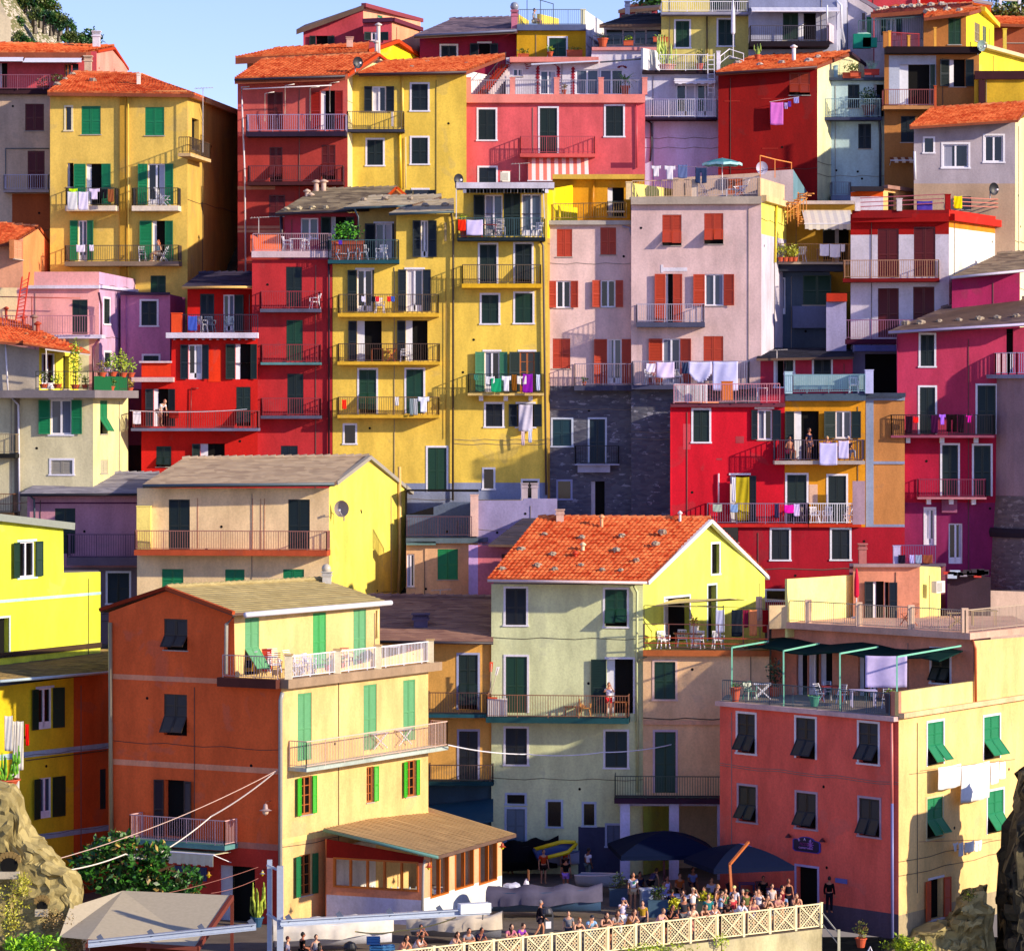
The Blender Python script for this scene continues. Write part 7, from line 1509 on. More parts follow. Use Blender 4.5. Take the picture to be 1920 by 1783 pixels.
for x, Y, rz, kd, lab, top, bot, hair, sk, ht, tp, bt in (
 (1187,11.6,.2,'stand','tall man in a white t-shirt with a green emblem and beige shorts','#e8e4f0','#d8b890','#3c3028',0,'hair','shirt','shorts'),
 (1168,3.4,.4,'photo','person in white trousers and a blue cap photographing','#d8d0e8','#e8e8f4','#6c6ca0',2,'cap','shirt','trousers'),
 (1013,2.5,1.7,'walk','grey haired person in dark clothes walking past the bin','#1c1822','#38303c','#8c8080',0,'hair','longsleeve','shorts'),
 (1019,20,.3,'stand','man in a rust red t-shirt standing in the shade below the yellow dinghy','#c03c18','#2c1c1c','#5c3420',0,'hair','shirt','shorts'),
 (1061,17,2.9,'stand','person in a black t-shirt and lilac shorts seen from behind','#0c0a10','#a878d8','#1c1210',1,'hair','shirt','shorts'),
 (1060,22,.2,'stand','grey haired person in an orange top in the deep shade','#c04c1c','#3c1c28','#a8988c',0,'hair','shirt','shorts'),
 (1103,20.5,2.2,'stand','man in a white t-shirt with a black rucksack strap','#d8d8f4','#5c6c70','#0e0a0c',3,'hair','shirt','trousers'),
 (957,23.5,.5,'stand','dark dressed person in the corner by the grey door','#38141c','#1c1014','#1c1010',1,'hair','shirt','trousers'),
 (1408,17,2.6,'bend','waiter in a white t-shirt bending under the navy umbrella','#b8b4d8','#141020','#1c1410',0,'hair','shirt','trousers'),
 (1222,14.5,2.4,'bend','person in a grey violet tank top bending over a table','#4c4468','#1c1828','#3c2418',0,'hair','vest','shorts'),
 (1300,16.5,.2,'sit','seated guest in a pale blue shirt deep under the umbrella','#7c8cd0','#2c2c4c','#1c1410',1,'hair','shirt','shorts'),
 (1252,13.5,.3,'sit','seated woman in a white vest behind the grey planter table','#c8bcf0','#3c3450','#2c1810',1,'hair_long','vest','shorts'),
 (1299,6.6,.5,'photo','man in a white t-shirt and beige cap holding a camera up','#e8e4e8','#4c4450','#d8b890',2,'cap','shirt','shorts'),
 (1345,7.6,1.2,'stand','bare shouldered woman in profile beside the wooden umbrella post','#c8804c','#b8b0c8','#a87848',2,'hair','vest','shorts'),
 (1377,7.2,-.5,'stand','man in a yellow cap and white shirt with a camera strap','#dcd8e4','#2c2834','#f0dc8c',2,'cap','shirt','shorts'),
 (1447,7.8,.4,'stand','sunglassed man behind the railing crowd in a pale shirt','#c8b8b8','#3c3840','#2c1c14',2,'hair','shirt','shorts'),
 (1478,9.5,.3,'stand','person in black standing before the bar entrance','#14101c','#1c1824','#5c3c30',1,'hair','vest','trousers'),
 (1555,10.2,2.8,'stand','person all in black with their back turned, right of the bar door','#0a080c','#14101c','#100c0e',1,'hair','longsleeve','trousers'),
 (789,-4.6,.4,'photo','man in a beige vest shading his eyes with raised arms','#b8a088','#c0a898','#2c1810',1,'hair','vest','shorts'),
 (544,-5,1.5,'sit','person in a grey top sitting and reading a phone by the mast','#8c88a0','#5c58a0','#4c1c14',2,'hair','shirt','shorts'),
 (594,-4.6,.4,'sit','dark haired child in a grey vest sitting left of the black bin','#a8a4a8','#3c3438','#1c1410',2,'hair','vest','shorts'),
 (600,-6.6,3.0,'sit','person in black crouching in front of the seated child','#14141c','#1c1c28','#1c1410',1,'hair_long','shirt','shorts'),
 (572,-3.8,2.0,'sit','person in black beside the blue shutter door','#0c0a0e','#141018','#100c0c',1,'hair','shirt','shorts')):
    person(gp(x,Y),rz,kd,lab,top,bot,hair,sk,ht,tp,bt)
for x, Y, rz, lab, top, bot, hair, sk, ht in ((1262,9.2,2.6,'seated guest in dark blue with back to the sea by the pale tables','#1c2448','#20242c','#1c1410',1,'hair'),(1282,8.6,.6,'seated guest in a cream shirt at the middle pale table','#c8b8a8','#3c3840','#4c3020',2,'hair_long'),(1318,9.9,-.6,'seated guest in a red top between the pale tables','#9c2c34','#2c2830','#2c1810',0,'hair_long'),(1335,13,.2,'seated guest in a white shirt behind the orange wooden post','#b8b8d8','#2c2c3c','#14100e',0,'hair'),(1362,9.2,.4,'seated woman in a green top right of the wooden post','#4c7c50','#2c2830','#6c4424',2,'hair_long'),(1392,9.0,-.2,'seated man in a grey shirt under the nearest umbrella','#8c8c98','#3c3c44','#8c8480',2,'hair'),(1418,8.6,.5,'seated woman in a coral top near the railing crowd','#c86c5c','#3c3440','#3c2014',2,'hair_long'),(1432,13.5,.1,'seated guest in black behind the small dark table','#14141c','#1c1c24','#14100e',1,'hair'),(1466,8.2,-.5,'seated guest in a light blue top nearest the bar door','#8ca8d0','#3c4050','#2c1c14',2,'hair'),(1246,11.8,.1,'seated guest in lilac at the first pale table','#9c8cc8','#2c2c3c','#1c1410',1,'hair'),(1202,15,.5,'seated guest in navy beneath the left umbrella edge','#20284c','#1c1c28','#14100e',1,'hair'),(1276,14.5,.3,'seated guest in orange deep under the left umbrella','#b85c2c','#2c2028','#1c1410',0,'hair')):
    person(gp(x,Y,0),rz,'sit',lab,top,bot,hair,sk,ht,'shirt','shorts')
o = [c for c in COL.objects if c.get('label','').startswith('tall man in a white')][0]
k = MB(); g = C('#18b878'); 
for i in range(5): a = i*1.2566; k.blob((.02+.045*math.cos(a),-.145,1.28+.045*math.sin(a)),(.03,.008,.03),g,0,0,8,5)
e = k.build('shirt_print', o)
# people on balconies
Z('F'); person(on(1085,262,48.2,.55),-.9,'sit','woman with auburn hair sitting on the long balcony of the yellow house','#a8c8c8','#c0b0a0','#9c4c24',2,'hair_long','vest','shorts')
person(on(1112,1412,39.4,.4),.9,'bend','elderly man in a white shirt and shorts bending on the scarlet house balcony','#d8d4e0','#c8b0b0','#c07060',2,'hair','shirt','shorts')
Z('S'); person(on(1048,1138,22.8,.45),.1,'photo','man in a white t-shirt and red shorts with binoculars on the green house balcony','#e4e0f4','#c8142c','#5c3428',0,'hair','shirt','shorts')
Z('N'); person(on(945,862,35.8,.6),.4,'sit','bare chested person in pink shorts sitting at the left of the ochre balcony',None,'#d04868','#2c1814',1,'hair','shirt','shorts'); person(on(1080,862,35.8,.6),.8,'stand','standing man in a dark navy t-shirt on the ochre balcony','#1c1c38','#5c4858','#2c1c18',1,'hair','shirt','shorts')
person(on(1215,862,35.8,.7),0,'sit','fair haired woman in purple sitting behind the big white towel','#8c3cb8','#4c3c6c','#c0a878',0,'hair','shirt','shorts'); person(on(1375,862,35.8,.7),.5,'sit','white haired old man in dark clothes sitting on the ochre balcony','#24243c','#8c8ca0','#d8d4d8',0,'hair','shirt','trousers')
Z('C'); person(on(575,205,65,.8),1.3,'sit','person in a light top sitting on the skyline roof terrace','#8ca0b8','#c8c0a8','#2c1c18',2,'hair','shirt','shorts')
# ---- boats, bins, stalls
Z('0')
def hull(name, label, p, rz, L_, W_, H_, m, cover=None, rim=None, tilt=0):
    o = empty(name,label,'boat'); mt = C(m,.4)
    def sec(t, drop=0):
        w = W_/2*math.sin(math.pi*min(1,(t*.62+.38)))**.6 if t < .98 else .03; w = W_/2*(1-(max(0,t-.35)/.65)**2.2) if t > .35 else W_/2*(.82+.18*t/.35); sh = .22*H_*t*t; x = (t-.5)*L_
        return [(x,-w,H_+sh-drop),(x,-w*.85,H_*.45+sh*.6),(x,-w*.45,.06+sh*.5),(x,0,sh*.5),(x,w*.45,.06+sh*.5),(x,w*.85,H_*.45+sh*.6),(x,w,H_+sh-drop)]
    def hl(k):
        n = 14; base = []; mi = k.mi(mt)
        for i in range(n+1): base.append(len(k.v)); k.v += [Vector(v) for v in sec(i/n)]
        for a, b in zip(base, base[1:]):
            for j in range(6): k.f.append([a+j,b+j,b+j+1,a+j+1]); k.m.append(mi)
        k.f.append([base[0]+j for j in range(7)]); k.m.append(mi)
    part(o,'hull',hl,True)
    if rim: part(o,'gunwale',lambda k: [k.tube([sec(i/14)[j] for i in range(15)],.04,C(rim),6) for j in (0,6)])
    if cover:
        def cv(k):
            n = 16; mi = k.mi(C(cover,.85)); nj = 12
            for i in range(n+1):
                t = i/n; s = sec(t); w = abs(s[0][1])+.1; zt = s[0][2]
                for j in range(nj+1):
                    v = j/nj*2-1; 
                    if abs(v) > .7: y = w*(1 if v > 0 else -1); z = zt-(abs(v)-.7)/.3*(H_*(.6+.05*math.sin(i*.9))); y += .1*math.sin(i*2.3+j*.4)*(1 if v > 0 else -1)
                    else: y = w*v/.7; z = zt+.22*(1-(v/.7)**2)*(1.4-abs(t-.5))-.16*math.sin(math.pi*((t*3)%1))*(1-abs(v))+.05*math.sin(i*1.3)
                    k.v.append(Vector((s[0][0]*1.03,y,z)))
            for i in range(n):
                for j in range(nj): a = i*(nj+1)+j; k.f.append([a,a+nj+1,a+nj+2,a+1]); k.m.append(mi)
        part(o,'cover',cv,True)
    return group_at(o,p,rz)
hull('covered_boat','long boat under a grey tarpaulin in the middle of the plaza',gp(1022,8.8,.25),-.12,5.3,1.7,1.0,'#3c5878','#5c586c')
hull('covered_boat','boat under a cream tarpaulin beside the pavilion corner',gp(858,1.2,.25),-.35,4.2,1.7,.9,'#8c8c90','#d8c8b0','#a8a098')
hull('upturned_boat','white boat with cream canvas behind the seated people',gp(625,-1.0,.25),.1,5.2,1.7,1.0,'#dcdce4','#dcd4c8')
o = hull('inflatable_dinghy','yellow and navy inflatable dinghy raised at the foot of the green house',gp(1043,21.6,1.3),.25,3.5,1.5,.45,'#1c3470',None,'#e8cc10'); o.rotation_euler = (.5,-.2,.25); o.scale = (.62,.62,.62)
for j in range(2): part(o,'tube',lambda k: k.tube([(-1.7,(-.7 if j else .7),.45),(.8,(-.75 if j else .75),.5),(1.75,(-.12 if j else .12),.65)],[.16,.18,.14],C('#e8cc10',.35),10),True)
part(o,'tube',lambda k: k.tube([(-1.7,-.7,.45),(-1.7,.7,.45)],.16,C('#1c3470',.35),10),True)
hull('rowing_boat','small pale boat stored in the deep shade behind the bystanders',gp(1040,23,.5),.2,2.6,1.2,.6,'#a0a4c0',None,'#5c6c90'); hull('rowing_boat','small rowing boat with a pointed bow left of the navy umbrellas',gp(1122,16,.4),-.4,2.2,1.1,.6,'#9ca0b0',None,'#c8b8c0'); hull('rowing_boat','black tarred boat under the green house windows',gp(980,22.5,.3),.1,3.6,1.6,1.3,'#0c0c12','#100e14')
o = empty('scooter','white and blue covered scooter behind the grey tarpaulined boat','scooter'); part(o,'body',lambda k: (k.blob((-.3,0,.75),(.5,.25,.28),C('#b8bcd8'),1,.2), k.blob((.45,0,.8),(.15,.22,.35),C('#e0dcec'),2,.2))); part(o,'windscreen',lambda k: k.cbox((.55,0,1.35),(.04,.35,.5),C('#8c5c3c')))
for x in (-.5,.55): part(o,'wheel',lambda k: k.tube([(x,-.06,.25),(x,.06,.25)],.25,C('#14141a'),14))
group_at(o,gp(970,13.5),.2)
def bin_(p, label, m, rz=0):
    o = empty('litter_bin',label,'bin'); mt = C(m,.4); part(o,'body',lambda k: (k.cbox((0,0,.5),(.5,.5,1.0),mt), k.lathe((0,0,1.0),[(.3,0),(.3,.06),(.22,.22),(.05,.3)],mt,16))); part(o,'opening',lambda k: k.cbox((0,-.252,.92),(.34,.02,.12),DARK)); part(o,'label_plate',lambda k: k.cbox((0,-.256,.5),(.26,.012,.32),C('#d8d8e4'))); return group_at(o,p,rz)
bin_(gp(656,-6.3),'black rounded litter bin left of the blue crates','#14161c',.1); bin_(gp(1025,3.6),'dark grey litter bin with white notice behind the walking person','#3c3c44',.3)
def crate(p, label, m, rz=0):
    o = empty('crate',label,'crate'); mt = C(m,.5)
    def f(k):
        for s in (-1,1):
            for z in (.06,.17,.28): k.cbox((0,s*.19,z),(.58,.02,.07),mt); k.cbox((s*.28,0,z),(.02,.4,.07),mt)
        k.cbox((0,0,.02),(.56,.38,.02),mt)
    part(o,'body',f); part(o,'handle',lambda k: k.cbox((0,-.21,.3),(.16,.03,.03),mt)); return group_at(o,p,rz)
crate(gp(700,-4.6,.9),'blue fish crate on top of the wooden stand','#3c80b8',.1); crate(gp(706,-4.7,.55),'blue fish crate below another on the wooden stand','#2c6ca8',-.1); crate(gp(727,-4.6,.55),'blue crate to the right of the stacked pair','#3c78b0',.2); table(gp(712,-4.6),'grey plank stand under the blue crates',1.6,.6,'#9c9890',h=.52)
# columns/planters/tables at the bar
def planter(p, label, m, w, h, lm, fh, kind='bush', n=160): return pot(p,label,kind,1,box=w,h=h,pm=m,lm=lm,fh=fh,n=n)
planter(gp(1160,12.5),'dark clipped bush in a slate blue planter left of the man in white','#3c5064',.9,.85,('#0c1c10','#3c5020'),.7); planter(gp(1234,9),'clipped bush in a slate blue planter right of the silver stand','#3c5c74',.95,.8,('#14280c','#4c6420'),.7); planter(gp(1265,6.3),'bright yellow flowers in a dark planter by the railing','#2c4450',.6,.7,('#a8a810','#e8e020'),.55,n=200); planter(gp(1322,9),'yellow flowering planter behind the chestnut haired woman','#2c3c38',1.0,.75,('#6c7c10','#d8d020'),.4)
o = empty('menu_stand','silver cabinet stand beside the white shirted man','stand'); part(o,'body',lambda k: k.cbox((0,0,.6),(.55,.5,1.2),C('#8c98ac',.35))); part(o,'top',lambda k: k.cbox((0,0,1.24),(.65,.58,.07),C('#c8ccd8',.35))); part(o,'door',lambda k: [k.cbox((0,-.26,.25+i*.4),(.42,.02,.3),C('#7480a0',.4)) for i in range(3)]); group_at(o,gp(1212,9.6),.15)
for i, (x, Y, w) in enumerate(((1225,13,1.0),(1262,11,1.2),(1290,10.4,1.2))): table(gp(x,Y),f'{ORD[i]} pale blue bar table from the left under the umbrellas',w,.8,'#a0a8dc',rz=.1)
for i, (x, Y, r) in enumerate(((1240,10,.3),(1275,9.4,2.8),(1305,9.8,-.5),(1330,12,.5),(1375,14,1.2),(1430,14.5,.4))): chair(gp(x,Y),r,f'dark bar chair, {ORD[i]} from the left under the umbrellas','#1c1c30')
table(gp(1400,15),'dark bar table behind the bending waiter',.8,.8,'#3c3c70'); table(gp(1450,13),'small bar table in front of the entrance',.7,.7,'#4c4c80')
def cantilever(p, label, r, h, post, m='#14284c', arm=None, panel=None, rz=0):
    o = empty('market_umbrella',label,'umbrella'); mt = C(m,.85)
    def can(k):
        n = 4; c = [Vector((r*math.cos(a),r*math.sin(a),h-.9)) for a in [math.pi/4+i*math.pi/2 for i in range(4)]]; top = Vector((0,0,h))
        for i in range(4):
            a, b = c[i], c[(i+1)%4]; S = 6
            for s in range(S):
                t0, t1 = s/S, (s+1)/S
                def e(c0, t): v = top+(c0-top)*t; v.z += .25*math.sin(math.pi*t)*.6; return v
                mid0, mid1 = (e(a,t0)+e(b,t0))/2-Vector((0,0,.06*t0)), (e(a,t1)+e(b,t1))/2-Vector((0,0,.06*t1))
                pm_ = C(panel) if (panel and i == 3) else mt
                k.poly([e(a,t0),e(a,t1),mid1,mid0],mt); k.poly([mid0,mid1,e(b,t1),e(b,t0)],pm_)
            k.poly([a,b,b-Vector((0,0,.22)),a-Vector((0,0,.22))],mt)
    part(o,'canopy',can); part(o,'ribs',lambda k: [k.bar((0,0,h-.08),(r*.97*math.cos(a),r*.97*math.sin(a),h-.95),.04,C('#8c8c9c')) for a in [math.pi/4+i*math.pi/2 for i in range(4)]])
    if arm: part(o,'post',lambda k: (k.bar(arm[0]-p,arm[1]-p,.11,C(post))), False); part(o,'arm',lambda k: k.bar(arm[1]-p,arm[2]-p,.11,C(post)))
    else: part(o,'post',lambda k: k.bar((0,0,0),(0,0,h),.1,C(post)))
    return group_at(o,p,rz)
Z('U'); a0 = gp(1331,7.8); a1 = P(595,855,7.8); a2 = P(880,665,9.5); c0 = gp(1385,11.2)
cantilever(c0,'navy cantilever umbrella with orange wooden post nearest the bar door',2.9,3.2,'#b86430','#0a1430',(a0,a1,a2),'#4c58c0',.3); Z('0')
cantilever(gp(1245,16),'navy market umbrella left of the one with the orange post',3.5,3.2,'#5c1c38','#081430',rz=.1)
# bar sign
CN = FF
def sign(face, x0, y0, x1, y1, outline, name, label, m, rimm, texts, cat='sign'):
    u0, u1, z0, z1 = face.rect(x0,y0,x1,y1,.06); W, H = u1-u0, z1-z0; o = empty(name,label,cat)
    def bd(k, s, n0, n1, mt):
        pts = [(u0+W*(.5+(x-.5)*s), z0+H*(.5+(y-.5)*s)) for x, y in outline]; k.poly([face.pt(u,z,n1) for u, z in pts],mt); k.poly([face.pt(u,z,n0) for u, z in pts][::-1],mt)
        for (a, b), (c, d) in zip(pts, pts[1:]+pts[:1]): k.poly([face.pt(a,b,n0),face.pt(c,d,n0),face.pt(c,d,n1),face.pt(a,b,n1)],mt)
    part(o,'board',lambda k: bd(k,1,.01,.06,C(rimm))); part(o,'panel',lambda k: bd(k,.9,.05,.075,C(m)))
    for (t, cx, cz, sz, col, rot, sx) in texts:
        cu = bpy.data.curves.new('t','FONT'); cu.body = t; cu.size = sz*H; cu.align_x = 'CENTER'; cu.align_y = 'CENTER'; cu.extrude = .008; tmp = bpy.data.objects.new('tmp',cu); COL.objects.link(tmp); bpy.context.view_layer.update()
        me = bpy.data.meshes.new_from_object(tmp.evaluated_get(bpy.context.evaluated_depsgraph_get())); bpy.data.objects.remove(tmp); e = bpy.data.objects.new('lettering',me); COL.objects.link(e); me.materials.clear(); me.materials.append(C(col)); 
        for v in me.vertices:
            x, y, z = v.co; x *= sx; c, s = math.cos(rot), math.sin(rot); x, y = x*c-y*s, x*s+y*c; v.co = face.pt(u0+W*cx+x,z0+H*cz+y,.085+z)
        e.parent = o
    auto_base(o); return o, (u0,W,z0,H)
Z('U'); ol = [(.02,.12),(.02,.72),(.08,.8),(.2,.8)]+[(.5-.3*math.cos(t),.74+.26*math.sin(t)) for t in [i*math.pi/10 for i in range(11)]]+[(.82,.8),(.95,.76),(1,.66),(1,.12),(.92,.0),(.1,.0)]
o, (u0,W,z0,H) = sign(CORALF,1368,600,1622,772,ol,'bar_sign','navy blue bar and coffee sign with a scalloped top over the bar door','#120838','#3838a0',[('B',.26,.75,.26,'#d0a8f0',.45,1),('A',.46,.82,.26,'#d8c0f8',0,1),('R',.66,.75,.26,'#d0a8f0',-.45,1),('PIZZERIA',.5,.5,.25,'#7c1470',0,1.05),('CAFFETTERIA',.5,.26,.15,'#c890e8',0,1.35)])
k = MB(); cc = (u0+W*.68, z0+H*.52)
for i in range(9): a = i*.698; k.bar(CORALF.pt(cc[0],cc[1],.1)-Vector(CORALF.pt(0,0,0))*0,CORALF.pt(cc[0]+.2*math.cos(a),cc[1]+.2*math.sin(a),.1),.03,C('#a060c0'))
st = k.build('emblem', o); [setattr(v,'co',v.co-o.location) for v in st.data.vertices]
k = MB(); k.box(CORALF.at(1760,985,.03),CORALF.u*.75,CORALF.n*.03,Vector((0,0,-.22)),C('#6468b0')); o = k.build('street_sign'); tag(o,'small blue plate on the coral wall right of the bar door','sign'); auto_base(o)
for x, y, l in ((1335,600,'left'),(1640,640,'right')):
    o = empty('wall_lamp',f'dark hooded wall lamp at the {l} of the bar sign','lamp'); c = CORALF.at(x,y,.2); part(o,'lamp_shade',lambda k: k.lathe(c-Vector((0,0,.12)),[(.17,0),(.12,.08),(.05,.16)],C('#4c1018'),12)); part(o,'bracket',lambda k: k.bar(c+Vector((0,0,.05)),CORALF.at(x,y-12,.0),.03,C('#4c1018'))); auto_base(o)
OF = Face(P(204-0,0,11) if 0 else P(0,0,11), FB, None)
Z('0'); OF = Face(P(204,0,11),P(527,0,6.5),None); OF2 = Face(P(527,0,6.5),P(803,0,17),None); Z('P')
sign(OF,1000,1290,1183,1382,[(0,0),(0,1),(1,1),(1,0)],'restaurant_sign','dark blue restaurant board half hidden by the broad leaved tree','#142a68','#1c3474',[('N Z I T V I',.62,.55,.34,'#8080c8',0,.62)])
def lamp(face, x, y, label, m='#a8908c', glow=False, n=.5, s=1):
    o = empty('wall_lamp',label,'lamp'); c = face.at(x,y,n); part(o,'bracket',lambda k: (k.bar(c+Vector((0,0,.3*s)),face.pt(face.uz(x,y,n)[0],c.z+.3*s,0),.03,C('#5c3028')), k.bar(c+Vector((0,0,.3*s)),c,.02,C('#5c3028'))))
    part(o,'lamp_shade',lambda k: k.lathe(c,[(.24*s,-.02),(.1*s,.05),(.07*s,.2*s),(.02,.24*s)],C(m),14)); part(o,'bulb_globe',lambda k: k.lathe(c-Vector((0,0,.2*s)),[(.02,0),(.1*s,.07),(.12*s,.15),(.1*s,.2)],C('#d8b8a0' if not glow else '#e8d820',.3),12)); auto_base(o)
Z('R'); lamp(OF,335,405,'round glass wall lamp on a bracket high on the orange wall',s=1.25); Z('P'); lamp(OF,1197,1345,'small yellow lantern beside the dark blue restaurant board','#b88c2c',True,.3,.7); Z('R')
lamp(Face(P(795*1-795,0,4) if 0 else FB,FA,None) if 0 else OF,315,812,'small lantern above the candelabra cactus','#8c8c94',True,.25,.6)
Z('0'); PF2 = Face(P(795,0,4.2),P(941,0,12.5),None); Z('R'); lamp(PF2,1385,770,'yellow and red wall lantern on the pavilion corner','#a83c18',True,.3,.75); lamp(PF2,1858,640,'yellow and red wall lantern at the far end of the pavilion','#a83c18',True,.3,.75)
# gantry with long beam and masts
Z('R'); gm = C('#a8b4c8',.35); o = empty('boat_hoist','pale steel boat hoist: two masts and a long horizontal beam across the foreground','hoist')
p1, p2, p3, p4 = P(362,725,-9), P(362,1500,-9), P(430,765,-9.4), P(430,1500,-9.4)
part(o,'mast',lambda k: k.bar(p2,p1,.2,gm)); part(o,'mast',lambda k: k.bar(p4,p3,.26,gm)); part(o,'brace',lambda k: (k.bar(P(345,758,-9.2),P(440,800,-9.4),.09,gm), k.bar(P(345,1070,-9.2),P(440,1130,-9.4),.1,gm)))
def beam(a, b): 
    return lambda k: (k.bar(a,b,.30,gm,.05), k.bar(a-Vector((0,0,.22)),b-Vector((0,0,.22)),.30,gm,.05), k.bar(a-Vector((0,0,.11)),b-Vector((0,0,.11)),.05,gm,.2))
b0, b1 = P(430,1115,-9.7), P(1770,1035,-6.5); part(o,'beam',beam(b0,b1)); part(o,'trolley',lambda k: (k.bar(P(1580,1040,-7),P(1775,1030,-6.5),.42,C('#e0e4ec'),.42), k.bar(P(1735,1060,-6.6),P(1730,1110,-6.6),.05,C('#5c5c5c'))))
Z('P'); part(o,'beam',beam(P(505,1725,-10.6),P(1468,1625,-9.7)))
for i in range(9): c = b0+(b1-b0)*(i*.24+.03) if i < 5 else P(505,1725,-10.6)+(P(1468,1625,-9.7)-P(505,1725,-10.6))*((i-5)*.3+.06); part(o,'cable_clip',lambda k: k.bar(c+Vector((0,0,.02)),c+Vector((.18,0,.14)),.04,C('#5c6478'),.3))
auto_base(o)
# wires
Z('R'); cl = OF.at(410,150,.1); cable = lambda pts, lab, r, sag, m='w': line(pts,lab,r,m,'cable','cable',sag)
Z('P'); e1 = P(270,1270,-3); e2 = P(330,1325,-3); cable([e1,cl],'straight thin cable from the orange house corner to the ruin',.018,.35,'#d8b8a8'); cable([e2,P(720,1225,2),P(870,1245,3),P(1210,1010,6),cl],'sagging white cable from the orange house corner to the ruin',.03,.12,'#e8dcd0')
Z('S'); cable([P(-160,1345,16),P(440,1415,21),P(1000,1400,21),P(1545,1335,23)],'white cable strung before the green house front',.028,.12)
Z('P'); cable([P(880,1465,-3),P(1480,1300,6)],'upper thin cable over the fabric roof',.012,.1,'#a86c60'); cable([P(1210,1450,1),P(1480,1365,5)],'lower thin cable over the fabric roof',.012,.1,'#a86c60')
Z('R'); cable([P(910,1185,-6),P(1200,1180,-6),P(1560,1095,-6)],'yellow rope tied to the cream covered boat',.03,.1,'#c8b468'); Z('K'); cable([P(-40,385,30),P(190,378,34)],'thin black cable left of the mauve house',.02,.05,'#2c1c1c')
Z('F'); cable([P(905,1300,39),P(1720,1290,39)],'washing line along the scarlet house balcony',.015,.12)
# tree, hut, ruin, rocks
Z('P'); o = empty('broad_leaved_tree','broad leaved magnolia like tree with glossy leaves before the orange house','tree'); c0 = P(800,1320,3); lf = leafmat('#0c2c0c','#3c7820'); lf2 = leafmat('#8c7038','#b8a050'); rnd = random.Random(3)
part(o,'trunk',lambda k: [k.tube([(c0.x,3,0),(c0.x+.2,3,1.6),(c0.x+dx*.5,3+dy,3.0),(c0.x+dx,3+dy*1.4,c0.z+dz)],[.2,.16,.1,.03],C('#5c4834',.9),8) for dx, dy, dz in ((-2.2,.3,.4),(-1,-.5,1),(.4,.5,1.0),(1.6,-.2,.3),(2.6,.2,-.3),(-.2,0,.2))])
def crown(k):
    for cx_, cz_, rx, rz_ in ((480,1300,75,70),(560,1230,90,80),(680,1190,110,90),(620,1350,150,120),(790,1270,150,110),(900,1230,70,70),(860,1345,115,110),(985,1405,95,75),(1080,1400,80,90),(760,1400,170,80)):
        cc = P(cx_,cz_,3); r1, r3 = rx/3.058*.0243, rz_/3.058*.0243
        for _ in range(int(rx*2.6)):
            d = Vector((rnd.gauss(0,1),rnd.gauss(0,1),rnd.gauss(0,1))).normalized()*rnd.uniform(.45,1.0)**.6; k.leaf(cc+Vector((d.x*r1,d.y*1.1,d.z*r3)),rnd.uniform(.24,.46),lf if rnd.random() > .07 else lf2,rnd,.5)
part(o,'crown',crown); auto_base(o)
o = empty('fabric_roofed_hut','hut with a tan hipped fabric roof on brown timbers at the lower left','hut')
rm = C('#b8ac94',.9); A_, B_, C1, D_, E_, F_ = P(705,1435,-3), P(1330,1462,-4), P(1130,1757,-9), P(500,1715,-9.5), P(400,1530,-6), P(500,1680,-9)
part(o,'roof',lambda k: (k.poly([A_,D_,C1,B_],rm), k.poly([A_,E_,P(340,1700,-8.5),D_],rm), k.poly([A_+Vector((0,0,-.06)),B_+Vector((0,0,-.06)),C1+Vector((0,0,-.06)),D_+Vector((0,0,-.06))],rm)))
tm = C('#6c2c1c',.7); dn = Vector((0,0,-.08)); part(o,'rafter',lambda k: (k.bar(B_+dn,C1+dn,.16,tm,.22), k.bar(D_+dn,C1+dn,.14,tm,.18), k.bar(A_+dn,B_+dn,.12,tm)))
for p in (B_,C1,D_,P(850,1740,-9.2)): part(o,'post',lambda k: k.bar(p+dn*2,Vector((p.x,p.y,0)),.14,tm))
part(o,'wall',lambda k: k.hexa([Vector((D_.x,-8.6,0)),Vector((C1.x,-8.4,0)),Vector((C1.x,-8.3,0)),Vector((D_.x,-8.5,0)),Vector((D_.x,-8.6,D_.z-.3)),Vector((C1.x,-8.4,C1.z-.3)),Vector((C1.x,-8.3,C1.z-.3)),Vector((D_.x,-8.5,D_.z-.3))],C('#5c2c1c',.8))); auto_base(o)
